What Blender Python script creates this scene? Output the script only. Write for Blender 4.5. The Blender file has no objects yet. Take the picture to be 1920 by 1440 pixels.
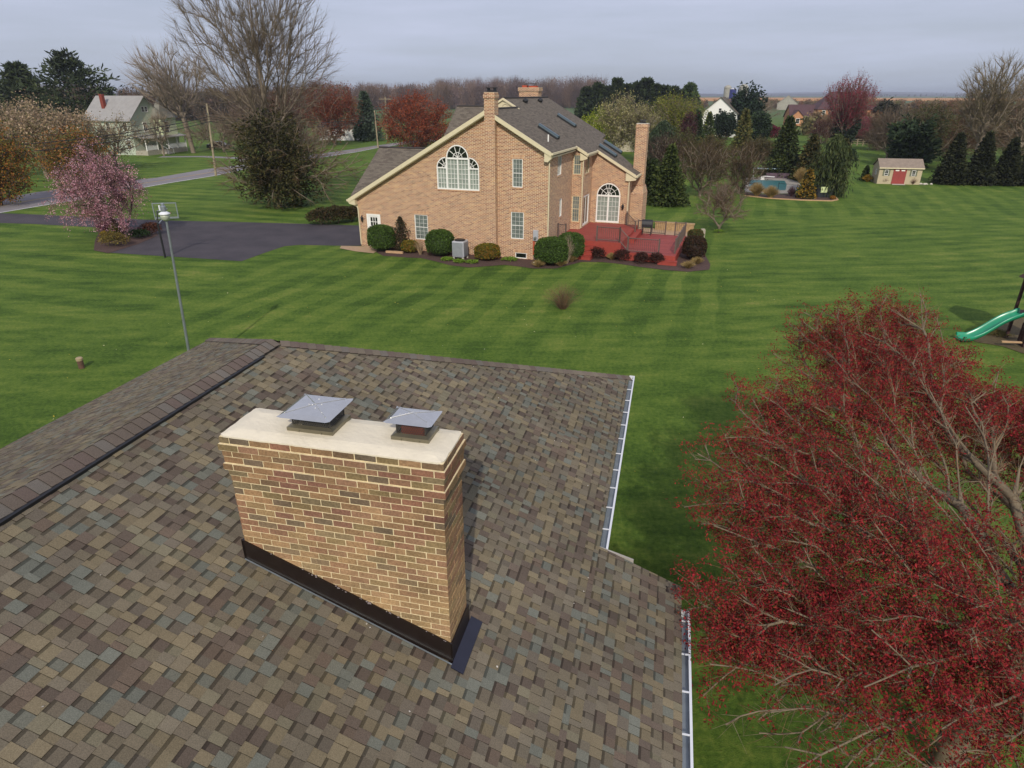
import bpy, math, random
import numpy as np
from mathutils import Vector, Matrix, geometry

S = bpy.context.scene
COL = S.collection
R = math.radians
# ------------------------------------------------------------------ camera, sky, sun, exposure
F_PX = 1210.0; PITCH = R(24.2); CAMH = 10.0
cd = bpy.data.cameras.new('camera'); cam = bpy.data.objects.new('camera', cd); COL.objects.link(cam)
cd.sensor_width = 36; cd.lens = 36 * F_PX / 1920; cd.clip_start = 0.1; cd.clip_end = 20000
cam.location = (0, 0, CAMH); cam.rotation_euler = (math.pi / 2 - PITCH, 0, 0)
S.camera = cam
S.render.resolution_x = 1024; S.render.resolution_y = 768
SUN_EL = R(35.5); SUN_HEAD = R(0.5)          # light travels along heading SUN_HEAD (0 = +Y)
sd = bpy.data.lights.new('sun', 'SUN'); sun = bpy.data.objects.new('sun', sd); COL.objects.link(sun)
sd.energy = 3.1; sd.angle = R(0.9); sd.color = (1.0, 0.93, 0.82)
dvec = Vector((math.sin(SUN_HEAD) * math.cos(SUN_EL), math.cos(SUN_HEAD) * math.cos(SUN_EL), -math.sin(SUN_EL)))
sun.rotation_euler = dvec.to_track_quat('-Z', 'Y').to_euler()
W = bpy.data.worlds.new('World'); S.world = W; W.use_nodes = True
nt = W.node_tree; nt.nodes.clear()
def wn(t): return nt.nodes.new(t)
wo = wn('ShaderNodeOutputWorld'); bg = wn('ShaderNodeBackground'); sky = wn('ShaderNodeTexSky')
sky.sky_type = 'NISHITA'; sky.sun_disc = False; sky.sun_elevation = SUN_EL; sky.sun_rotation = math.pi + SUN_HEAD
sky.altitude = 100; sky.air_density = 1.0; sky.dust_density = 1.6; sky.ozone_density = 1.5
bg.inputs['Strength'].default_value = 0.085
tc = wn('ShaderNodeTexCoord'); mp = wn('ShaderNodeMapping'); mp.inputs['Scale'].default_value = (1.2, 1.2, 11)
n1 = wn('ShaderNodeTexNoise'); n1.inputs['Scale'].default_value = 1.6; n1.inputs['Detail'].default_value = 7; n1.inputs['Roughness'].default_value = 0.58
rp = wn('ShaderNodeValToRGB'); rp.color_ramp.elements[0].position = 0.35; rp.color_ramp.elements[1].position = 0.75
sep = wn('ShaderNodeSeparateXYZ'); mr = wn('ShaderNodeMapRange')
mr.inputs['From Min'].default_value = 0.0; mr.inputs['From Max'].default_value = 0.16; mr.inputs['To Min'].default_value = 0.0; mr.inputs['To Max'].default_value = 1.0
mul = wn('ShaderNodeMath'); mul.operation = 'MULTIPLY'
ad = wn('ShaderNodeMath'); ad.operation = 'MULTIPLY_ADD'; ad.inputs[1].default_value = 0.25; ad.inputs[2].default_value = 0.75
mixw = wn('ShaderNodeMixRGB'); hzc = wn('ShaderNodeMixRGB'); hzc.inputs['Color1'].default_value = (5.2, 5.85, 7.3, 1); hzc.inputs['Color2'].default_value = (7.2, 7.55, 9.7, 1)
L = nt.links.new
L(tc.outputs['Generated'], mp.inputs['Vector']); L(mp.outputs[0], n1.inputs['Vector']); L(n1.outputs['Fac'], rp.inputs['Fac'])
L(tc.outputs['Generated'], sep.inputs[0]); L(sep.outputs['Z'], mr.inputs['Value'])
stk = wn('ShaderNodeVectorMath'); stk.operation = 'SCALE'; stm = wn('ShaderNodeMapRange'); stm.inputs['To Min'].default_value = 0.93; stm.inputs['To Max'].default_value = 1.08; stm.inputs['From Min'].default_value = 0.36; stm.inputs['From Max'].default_value = 0.64
L(rp.outputs['Color'], ad.inputs[0]); L(mr.outputs[0], hzc.inputs['Fac']); L(n1.outputs['Fac'], stm.inputs['Value']); L(hzc.outputs[0], stk.inputs[0]); L(stm.outputs[0], stk.inputs['Scale']); L(stk.outputs[0], mixw.inputs['Color2'])
L(ad.outputs[0], mixw.inputs['Fac']); L(sky.outputs[0], mixw.inputs['Color1']); L(mixw.outputs[0], bg.inputs['Color']); L(bg.outputs[0], wo.inputs['Surface'])
S.view_settings.view_transform = 'Standard'; S.view_settings.look = 'None'; S.view_settings.exposure = 0.0; S.view_settings.gamma = 1.0

# ------------------------------------------------------------------ helpers
def hexc(h):
    h = h.lstrip('#'); c = [int(h[i:i + 2], 16) / 255 for i in (0, 2, 4)]
    return tuple(((x / 12.92) if x <= 0.04045 else ((x + 0.055) / 1.055) ** 2.4) for x in c)
def at(x, y, z=0.0):
    """ground point (height z) where a sight line of the survey photo meets it"""
    a = (x - 960) / F_PX; b = (720 - y) / F_PX
    r = (a, math.cos(PITCH) + b * math.sin(PITCH), -math.sin(PITCH) + b * math.cos(PITCH))
    t = (z - CAMH) / r[2]
    return Vector((r[0] * t, r[1] * t, z))
def atY(x, y, Y):
    a = (x - 960) / F_PX; b = (720 - y) / F_PX
    r = (a, math.cos(PITCH) + b * math.sin(PITCH), -math.sin(PITCH) + b * math.cos(PITCH))
    t = Y / r[1]
    return Vector((r[0] * t, Y, CAMH + r[2] * t))
def tag(o, label=None, cat=None, group=None, kind=None):
    if label: o['label'] = label
    if cat: o['category'] = cat
    if group: o['group'] = group
    if kind: o['kind'] = kind
    return o
def thing(name, label, cat, loc=(0, 0, 0), rotz=0.0, group=None):
    o = bpy.data.objects.new(name, None); COL.objects.link(o)
    o.empty_display_size = 0.3
    o.location = loc; o.rotation_euler = (0, 0, rotz)
    return tag(o, label, cat, group)
def dup(root, loc=None, rotz=None, scale=None, label=None, group=None):
    r = root.copy(); COL.objects.link(r)
    if loc is not None: r.location = loc
    if rotz is not None: r.rotation_euler = (0, 0, rotz)
    if scale is not None: r.scale = scale if hasattr(scale, '__len__') else (scale,) * 3
    if label: r['label'] = label
    if group: r['group'] = group
    for ch in list(root.children):
        c = ch.copy(); COL.objects.link(c); c.parent = r
        for g in list(ch.children):
            d = g.copy(); COL.objects.link(d); d.parent = c
    return r

class MB:
    """collects faces, then builds ONE mesh object"""
    def __init__(s, xf=None): s.v = []; s.f = []; s.c = []; s.m = []; s.xf = xf
    def vert(s, p):
        p = Vector(p)
        if s.xf: p = s.xf(p)
        s.v.append(tuple(p)); return len(s.v) - 1
    def face(s, pts, col=None, mi=0):
        s.f.append([s.vert(p) for p in pts]); s.c.append(col); s.m.append(mi)
    def faces_idx(s, ids, col=None, mi=0): s.f.append(ids); s.c.append(col); s.m.append(mi)
    def box(s, x0, x1, y0, y1, z0, z1, col=None, mi=0, M=None):
        P = [(x0, y0, z0), (x1, y0, z0), (x1, y1, z0), (x0, y1, z0), (x0, y0, z1), (x1, y0, z1), (x1, y1, z1), (x0, y1, z1)]
        if M is not None: P = [M @ Vector(p) for p in P]
        i = [s.vert(p) for p in P]
        for q in ((0, 3, 2, 1), (4, 5, 6, 7), (0, 1, 5, 4), (1, 2, 6, 5), (2, 3, 7, 6), (3, 0, 4, 7)):
            s.faces_idx([i[k] for k in q], col, mi)
    def prism(s, poly, vec, col=None, mi=0, caps=True):
        """polygon (3D points) pushed along vec"""
        vec = Vector(vec); n = len(poly)
        a = [s.vert(p) for p in poly]; b = [s.vert(Vector(p) + vec) for p in poly]
        if caps: s.faces_idx(a[::-1], col, mi); s.faces_idx(b, col, mi)
        for k in range(n): s.faces_idx([a[k], a[(k + 1) % n], b[(k + 1) % n], b[k]], col, mi)
    def tube(s, pts, rad, n=8, col=None, mi=0, caps=True):
        pts = [Vector(p) for p in pts]
        if not hasattr(rad, '__len__'): rad = [rad] * len(pts)
        rings = []
        for i, p in enumerate(pts):
            d = (pts[min(i + 1, len(pts) - 1)] - pts[max(i - 1, 0)])
            if d.length < 1e-9: d = Vector((0, 0, 1))
            d.normalize()
            up = Vector((0, 0, 1)) if abs(d.z) < 0.95 else Vector((1, 0, 0))
            a = d.cross(up).normalized(); b = d.cross(a)
            rings.append([s.vert(p + a * rad[i] * math.cos(t * 2 * math.pi / n) + b * rad[i] * math.sin(t * 2 * math.pi / n)) for t in range(n)])
        for i in range(len(rings) - 1):
            for k in range(n): s.faces_idx([rings[i][k], rings[i][(k + 1) % n], rings[i + 1][(k + 1) % n], rings[i + 1][k]], col, mi)
        if caps: s.faces_idx(rings[0][::-1], col, mi); s.faces_idx(rings[-1], col, mi)
    def lathe(s, prof, c=(0, 0, 0), n=20, col=None, mi=0):
        rings = [[s.vert((c[0] + r * math.cos(t * 2 * math.pi / n), c[1] + r * math.sin(t * 2 * math.pi / n), c[2] + z)) for t in range(n)] for r, z in prof]
        for i in range(len(rings) - 1):
            for k in range(n): s.faces_idx([rings[i][k], rings[i][(k + 1) % n], rings[i + 1][(k + 1) % n], rings[i + 1][k]], col, mi)
        s.faces_idx(rings[0][::-1], col, mi); s.faces_idx(rings[-1], col, mi)
    def holed(s, outer, holes, fn, depth=0.08, reveal_fn=None, col=None, mi=0):
        """wall face with holes; outer/holes are 2D; fn(u,w,d) -> 3D, d = outward distance"""
        polys = [[Vector((u, w, 0)) for u, w in outer]] + [[Vector((u, w, 0)) for u, w in h] for h in holes]
        flat = [p for q in polys for p in q]
        tris = geometry.tessellate_polygon(polys)
        ids = [s.vert(fn(p.x, p.y, 0)) for p in flat]
        for t in tris: s.faces_idx([ids[t[0]], ids[t[1]], ids[t[2]]], col, mi)
        for h in holes:
            n = len(h)
            for k in range(n):
                p, q = h[k], h[(k + 1) % n]
                s.face([fn(p[0], p[1], 0), fn(q[0], q[1], 0), fn(q[0], q[1], -depth), fn(p[0], p[1], -depth)], col, mi)
    def build(s, name, mats, parent=None, smooth=False, bevel=0, label=None, loc=None):
        me = bpy.data.meshes.new(name)
        me.from_pydata(s.v, [], s.f); me.update()
        if not hasattr(mats, '__len__'): mats = [mats]
        for m in mats: me.materials.append(m)
        if any(s.m): me.polygons.foreach_set('material_index', s.m)
        if any(c is not None for c in s.c):
            a = me.attributes.new('Col', 'FLOAT_COLOR', 'FACE')
            a.data.foreach_set('color', np.array([(tuple(c) + (1,))[:4] if c is not None else (1, 1, 1, 1) for c in s.c], dtype=np.float32).ravel())
        uv = me.uv_layers.new(name='UVMap')
        for p in me.polygons:
            n = p.normal
            if abs(n.z) > 0.999: t, b = Vector((1, 0, 0)), Vector((0, 1, 0))
            else:
                t = Vector((0, 0, 1)).cross(n).normalized(); b = n.cross(t)
            for li in p.loop_indices:
                co = me.vertices[me.loops[li].vertex_index].co
                uv.data[li].uv = (co.dot(t), co.dot(b))
        if smooth: me.polygons.foreach_set('use_smooth', [True] * len(me.polygons))
        o = bpy.data.objects.new(name, me); COL.objects.link(o)
        if parent: o.parent = parent
        if loc is not None: o.location = loc
        if bevel:
            md = o.modifiers.new('Bevel', 'BEVEL'); md.width = bevel; md.segments = 2; md.limit_method = 'ANGLE'
        if label: o['label'] = label
        return o

def np_obj(name, V, Fc, mat, parent=None, cols=None, smooth=False, loc=None):
    """V (n,3), Fc (m,k) index array"""
    V = np.asarray(V, np.float32); Fc = np.asarray(Fc, np.int32)
    me = bpy.data.meshes.new(name); k = Fc.shape[1]
    me.vertices.add(len(V)); me.vertices.foreach_set('co', V.ravel())
    me.loops.add(Fc.size); me.loops.foreach_set('vertex_index', Fc.ravel())
    me.polygons.add(len(Fc)); me.polygons.foreach_set('loop_start', np.arange(0, Fc.size, k, dtype=np.int32))
    me.polygons.foreach_set('loop_total', np.full(len(Fc), k, np.int32))
    if smooth: me.polygons.foreach_set('use_smooth', np.ones(len(Fc), bool))
    me.update(calc_edges=True)
    if cols is not None:
        a = me.attributes.new('Col', 'FLOAT_COLOR', 'FACE')
        c4 = np.ones((len(Fc), 4), np.float32); c4[:, :3] = cols; a.data.foreach_set('color', c4.ravel())
    me.materials.append(mat)
    o = bpy.data.objects.new(name, me); COL.objects.link(o)
    if parent: o.parent = parent
    if loc is not None: o.location = loc
    return o

# ------------------------------------------------------------------ materials
def new_mat(name):
    m = bpy.data.materials.new(name); m.use_nodes = True
    t = m.node_tree; b = t.nodes['Principled BSDF']
    return m, t, b
def nd(t, typ, **kw):
    n = t.nodes.new(typ)
    for k, v in kw.items():
        if k in n.inputs: n.inputs[k].default_value = v
        else: setattr(n, k, v)
    return n
def ramp(t, stops, interp='LINEAR'):
    n = t.nodes.new('ShaderNodeValToRGB'); cr = n.color_ramp; cr.interpolation = interp
    while len(cr.elements) < len(stops): cr.elements.new(0.5)
    for e, (p, c) in zip(cr.elements, stops): e.position = p; e.color = (*c, 1)
    return n
def plain(name, c, rough=0.7, metal=0.0, noise=0.12, nscale=6.0, bump=0.0, bscale=40.0, spec=0.5, c2=None):
    m, t, b = new_mat(name); l = t.links.new
    tc = nd(t, 'ShaderNodeTexCoord'); n = nd(t, 'ShaderNodeTexNoise', Scale=nscale, Detail=6.0, Roughness=0.6)
    l(tc.outputs['Object'], n.inputs['Vector'])
    if c2 is None: lo = tuple(x * (1 - noise) for x in c); hi = tuple(min(1, x * (1 + noise)) for x in c)
    else: lo, hi = c, c2
    r = ramp(t, [(0.3, lo), (0.7, hi)]); l(n.outputs['Fac'], r.inputs['Fac']); l(r.outputs['Color'], b.inputs['Base Color'])
    b.inputs['Roughness'].default_value = rough; b.inputs['Metallic'].default_value = metal; b.inputs['Specular IOR Level'].default_value = spec
    if bump:
        n2 = nd(t, 'ShaderNodeTexNoise', Scale=bscale, Detail=4.0); bp = nd(t, 'ShaderNodeBump', Strength=bump, Distance=0.02)
        l(tc.outputs['Object'], n2.inputs['Vector']); l(n2.outputs['Fac'], bp.inputs['Height']); l(bp.outputs[0], b.inputs['Normal'])
    return m
def attr_mat(name, rough=0.85, trans=0.0, noise=0.0, nscale=60.0, bump=0.0, spec=0.3, bigscale=0.0):
    m, t, b = new_mat(name); l = t.links.new
    a = nd(t, 'ShaderNodeAttribute', attribute_name='Col'); src = a.outputs['Color']
    if noise:
        tc = nd(t, 'ShaderNodeTexCoord'); n = nd(t, 'ShaderNodeTexNoise', Scale=nscale, Detail=5.0, Roughness=0.65); l(tc.outputs['Object'], n.inputs['Vector'])
        mr = nd(t, 'ShaderNodeMapRange'); mr.inputs['From Min'].default_value = 0.3; mr.inputs['From Max'].default_value = 0.7
        mr.inputs['To Min'].default_value = 1 - noise; mr.inputs['To Max'].default_value = 1 + noise; l(n.outputs['Fac'], mr.inputs['Value'])
        mx = nd(t, 'ShaderNodeVectorMath', operation='SCALE'); l(src, mx.inputs[0]); l(mr.outputs[0], mx.inputs['Scale']); src = mx.outputs[0]
        if bigscale:
            n3 = nd(t, 'ShaderNodeTexNoise', Scale=bigscale, Detail=3.0); l(tc.outputs['Object'], n3.inputs['Vector'])
            m3 = nd(t, 'ShaderNodeMapRange'); m3.inputs['From Min'].default_value = 0.3; m3.inputs['From Max'].default_value = 0.7
            m3.inputs['To Min'].default_value = 0.82; m3.inputs['To Max'].default_value = 1.18; l(n3.outputs['Fac'], m3.inputs['Value'])
            mx3 = nd(t, 'ShaderNodeVectorMath', operation='SCALE'); l(src, mx3.inputs[0]); l(m3.outputs[0], mx3.inputs['Scale']); src = mx3.outputs[0]
        if bump:
            bp = nd(t, 'ShaderNodeBump', Strength=bump, Distance=0.004); l(n.outputs['Fac'], bp.inputs['Height']); l(bp.outputs[0], b.inputs['Normal'])
    l(src, b.inputs['Base Color']); b.inputs['Roughness'].default_value = rough; b.inputs['Specular IOR Level'].default_value = spec
    if trans:
        out = t.nodes['Material Output']; tr = nd(t, 'ShaderNodeBsdfTranslucent'); ms = nd(t, 'ShaderNodeMixShader', Fac=trans)
        l(src, tr.inputs['Color']); l(b.outputs[0], ms.inputs[1]); l(tr.outputs[0], ms.inputs[2]); l(ms.outputs[0], out.inputs['Surface'])
    return m
def brick_mat(name, pal, mortar, bw=0.2127, bh=0.0677, ms=0.010, bump=0.4, stain=0.12, rough=0.9):
    m, t, b = new_mat(name); l = t.links.new
    uv = nd(t, 'ShaderNodeUVMap', uv_map='UVMap')
    br = nd(t, 'ShaderNodeTexBrick'); br.inputs['Color1'].default_value = (0, 0, 0, 1); br.inputs['Color2'].default_value = (1, 1, 1, 1); br.inputs['Mortar'].default_value = (0.5, 0.5, 0.5, 1)
    br.inputs['Scale'].default_value = 1; br.inputs['Brick Width'].default_value = bw; br.inputs['Row Height'].default_value = bh
    br.inputs['Mortar Size'].default_value = ms; br.inputs['Mortar Smooth'].default_value = 0.3; br.inputs['Bias'].default_value = 0
    l(uv.outputs[0], br.inputs['Vector'])
    mpp = nd(t, 'ShaderNodeMapping'); mpp.inputs['Scale'].default_value = (1.2, 4.0, 1.0); l(uv.outputs[0], mpp.inputs['Vector'])
    n = nd(t, 'ShaderNodeTexNoise', Scale=1.6, Detail=8.0, Roughness=0.8); l(mpp.outputs[0], n.inputs['Vector'])
    r = ramp(t, [(i / max(1, len(pal) - 1), c) for i, c in enumerate(pal)]); l(br.outputs['Color'], r.inputs['Fac'])
    mr = nd(t, 'ShaderNodeMapRange'); mr.inputs['From Min'].default_value = 0.3; mr.inputs['From Max'].default_value = 0.7
    mr.inputs['To Min'].default_value = 1 - stain; mr.inputs['To Max'].default_value = 1 + stain; l(n.outputs['Fac'], mr.inputs['Value'])
    mx = nd(t, 'ShaderNodeMixRGB'); mx.inputs['Color2'].default_value = (*mortar, 1); l(br.outputs['Fac'], mx.inputs['Fac']); l(r.outputs['Color'], mx.inputs['Color1'])
    sc = nd(t, 'ShaderNodeVectorMath', operation='SCALE'); l(mx.outputs[0], sc.inputs[0]); l(mr.outputs[0], sc.inputs['Scale']); l(sc.outputs[0], b.inputs['Base Color'])
    bp = nd(t, 'ShaderNodeBump', Strength=bump, Distance=0.01, invert=True); l(br.outputs['Fac'], bp.inputs['Height']); l(bp.outputs[0], b.inputs['Normal'])
    b.inputs['Roughness'].default_value = rough; b.inputs['Specular IOR Level'].default_value = 0.2
    return m
M = {}
M['cream'] = plain('cream_paint', hexc('#cfc3a0'), 0.6, noise=0.06)
M['white'] = plain('white_paint', hexc('#e6e4dc'), 0.5, noise=0.05)
M['white_metal'] = plain('white_gutter_metal', hexc('#d6d8da'), 0.35, noise=0.04)
M['brick_far'] = brick_mat('pink_tan_brick', [hexc('#6c3a2a'), hexc('#965c44'), hexc('#ac7852'), hexc('#8a503a'), hexc('#b88a5e'), hexc('#7a4632'), hexc('#a67050')], hexc('#dccdae'), bw=0.25, bh=0.080, ms=0.0135, stain=0.15)
M['soldier'] = brick_mat('soldier_brick', [hexc('#96664a'), hexc('#b98a66'), hexc('#c79a72')], hexc('#cdb79a'), bw=0.0677, bh=0.2127 * 1.0, stain=0.1)
M['brick_old'] = brick_mat('old_red_brick', [hexc('#7a3a2c'), hexc('#94503a'), hexc('#a8634a')], hexc('#a89a88'))
M['roof_far'] = brick_mat('grey_brown_roof_shingle', [hexc('#564f46'), hexc('#665e53'), hexc('#6e665a'), hexc('#5c534a')], hexc('#443e38'), bw=0.33, bh=0.14, ms=0.006, stain=0.12)
M['glass'] = plain('window_glass', hexc('#6c736e'), 0.12, noise=0.35, nscale=2.5, spec=0.8)
M['glass_curtain'] = plain('window_glass_curtain', hexc('#8b948a'), 0.2, noise=0.18, nscale=3.0, spec=0.7)
M['glass_dark'] = plain('dark_window_glass', hexc('#161a18'), 0.08, noise=0.4, nscale=2.0, spec=0.9)
M['deck_red'] = brick_mat('red_stained_deck_boards', [hexc('#863c36'), hexc('#9c4a42'), hexc('#90423a')], hexc('#4a221f'), bw=3.6, bh=0.15, ms=0.009, stain=0.10, bump=0.2, rough=0.6)
M['deck_face'] = plain('red_stained_deck_face', hexc('#933a2e'), 0.55, noise=0.12)
M['rail'] = plain('brown_grey_rail', hexc('#5b4d45'), 0.6, noise=0.1)
M['asphalt'] = plain('driveway_asphalt', hexc('#332f34'), 0.9, c2=hexc('#464044'), nscale=0.5, bump=0.5, bscale=50)
M['road'] = plain('road_asphalt', hexc('#7c7778'), 0.9, noise=0.10, nscale=0.5, bump=0.2, bscale=60)
M['line_white'] = plain('road_line_white', hexc('#d8d8d2'), 0.7, noise=0.12)
M['line_yellow'] = plain('road_line_yellow', hexc('#a8905c'), 0.7, noise=0.2)
M['mulch'] = plain('bark_mulch', hexc('#3a2a22'), 0.95, nscale=9, c2=hexc('#584038'), bump=0.8, bscale=30)
M['paver'] = plain('tan_paver', hexc('#a58a6c'), 0.85, noise=0.15, nscale=5, bump=0.2)
M['concrete'] = plain('pale_concrete', hexc('#bdb6a8'), 0.85, noise=0.08, nscale=5, bump=0.15)
M['galv'] = plain('galvanised_steel', hexc('#8f9698'), 0.4, metal=0.6, noise=0.12)
M['steel'] = plain('flue_cap_steel', hexc('#cfcec8'), 0.22, metal=0.9, noise=0.05, nscale=12)
M['black_flash'] = plain('black_brown_flashing', hexc('#1c1412'), 0.38, noise=0.2, nscale=8, spec=0.5)
M['dark'] = plain('dark_metal', hexc('#1c1d1f'), 0.5, noise=0.15)
M['wood_pole'] = plain('weathered_pole_wood', hexc('#a2957a'), 0.9, nscale=3, c2=hexc('#877a62'), bump=0.4)
M['wood_brown'] = plain('brown_stained_wood', hexc('#3e2420'), 0.8, noise=0.25, nscale=5)
M['bark'] = plain('grey_brown_bark', hexc('#6d6152'), 0.95, nscale=4, c2=hexc('#8c7f6c'), bump=0.5)
M['bark_dark'] = plain('dark_bark', hexc('#4a3f36'), 0.95, nscale=4, c2=hexc('#665849'), bump=0.5)
M['bark_maple'] = plain('maple_bark', hexc('#5e5342'), 0.9, nscale=5, c2=hexc('#7e7058'), bump=0.4)
M['leaf'] = attr_mat('leaves', 0.8, trans=0.35)
M['needle'] = attr_mat('needles', 0.85, trans=0.12)
M['twig'] = attr_mat('twigs', 0.9)
M['shingle'] = attr_mat('granule_shingle', 0.95, noise=0.32, nscale=110, bump=0.5, spec=0.15, bigscale=0.5)
M['brick_near'] = attr_mat('weathered_brick', 0.92, noise=0.30, nscale=45, bump=0.9, spec=0.15, bigscale=2.2)
M['mortar'] = plain('pale_mortar', hexc('#dccba2'), 0.95, noise=0.15, nscale=14, bump=0.5, bscale=90)
M['crown'] = plain('cement_crown', hexc('#d6ccb4'), 0.8, noise=0.07, nscale=3.5, bump=0.25, bscale=30)
M['ac'] = plain('grey_ac_metal', hexc('#a3a4a7'), 0.45, noise=0.06)
M['terra'] = plain('terracotta_flue', hexc('#a8482c'), 0.8, noise=0.15)
M['slide'] = plain('green_slide_plastic', hexc('#1f8a64'), 0.28, noise=0.08, spec=0.6)
M['teal'] = plain('pool_cover', hexc('#215a58'), 0.5, noise=0.2, nscale=1.5)
M['sage'] = plain('sage_green_siding', hexc('#b4bda8'), 0.8, noise=0.06)
M['sage2'] = plain('pale_green_siding', hexc('#c5cda4'), 0.8, noise=0.06)
M['grey_roof'] = plain('pale_grey_metal_roof', hexc('#908d88'), 0.6, noise=0.10, nscale=1.2)
M['shed_wall'] = plain('shed_siding', hexc('#b3a587'), 0.8, noise=0.06)
M['shed_roof'] = plain('brown_grey_shed_shingles', hexc('#857769'), 0.9, noise=0.15, nscale=3)
M['red_door'] = plain('barn_red_paint', hexc('#8e3832'), 0.6, noise=0.08)
M['shutter'] = plain('olive_shutter', hexc('#6c7058'), 0.7)
M['orange_brick'] = brick_mat('orange_brick', [hexc('#a06240'), hexc('#b87850'), hexc('#c08458')], hexc('#b89a7c'))
M['purple_roof'] = plain('purple_brown_roof', hexc('#4c3436'), 0.85, noise=0.15, nscale=2)
M['blue_silo'] = plain('blue_silo_enamel', hexc('#23286a'), 0.4, noise=0.1)
M['silo'] = plain('grey_concrete_silo', hexc('#9a9688'), 0.8, noise=0.2, nscale=1.0)
M['gold_field'] = plain('stubble_field', hexc('#b37c34'), 0.95, noise=0.15, nscale=0.02)
M['sky_blue'] = plain('light_blue_skylight', hexc('#2f4347'), 0.35, noise=0.1, spec=0.7)
M['stone'] = plain('tan_stone', hexc('#a0855f'), 0.9, noise=0.3, nscale=6, bump=0.5)
M['wire'] = plain('black_cable', hexc('#1b1a1a'), 0.6)
M['timber'] = plain('landscape_timber', hexc('#b08f6a'), 0.9, noise=0.15)
M['gate_blk'] = plain('black_mesh', hexc('#1a1f24'), 0.6)
M['lamp_glass'] = plain('frosted_lamp_glass', hexc('#aab09a'), 0.3, noise=0.05)
M['signy'] = plain('yellow_green_panel', hexc('#c9d49a'), 0.5, noise=0.05)

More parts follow.
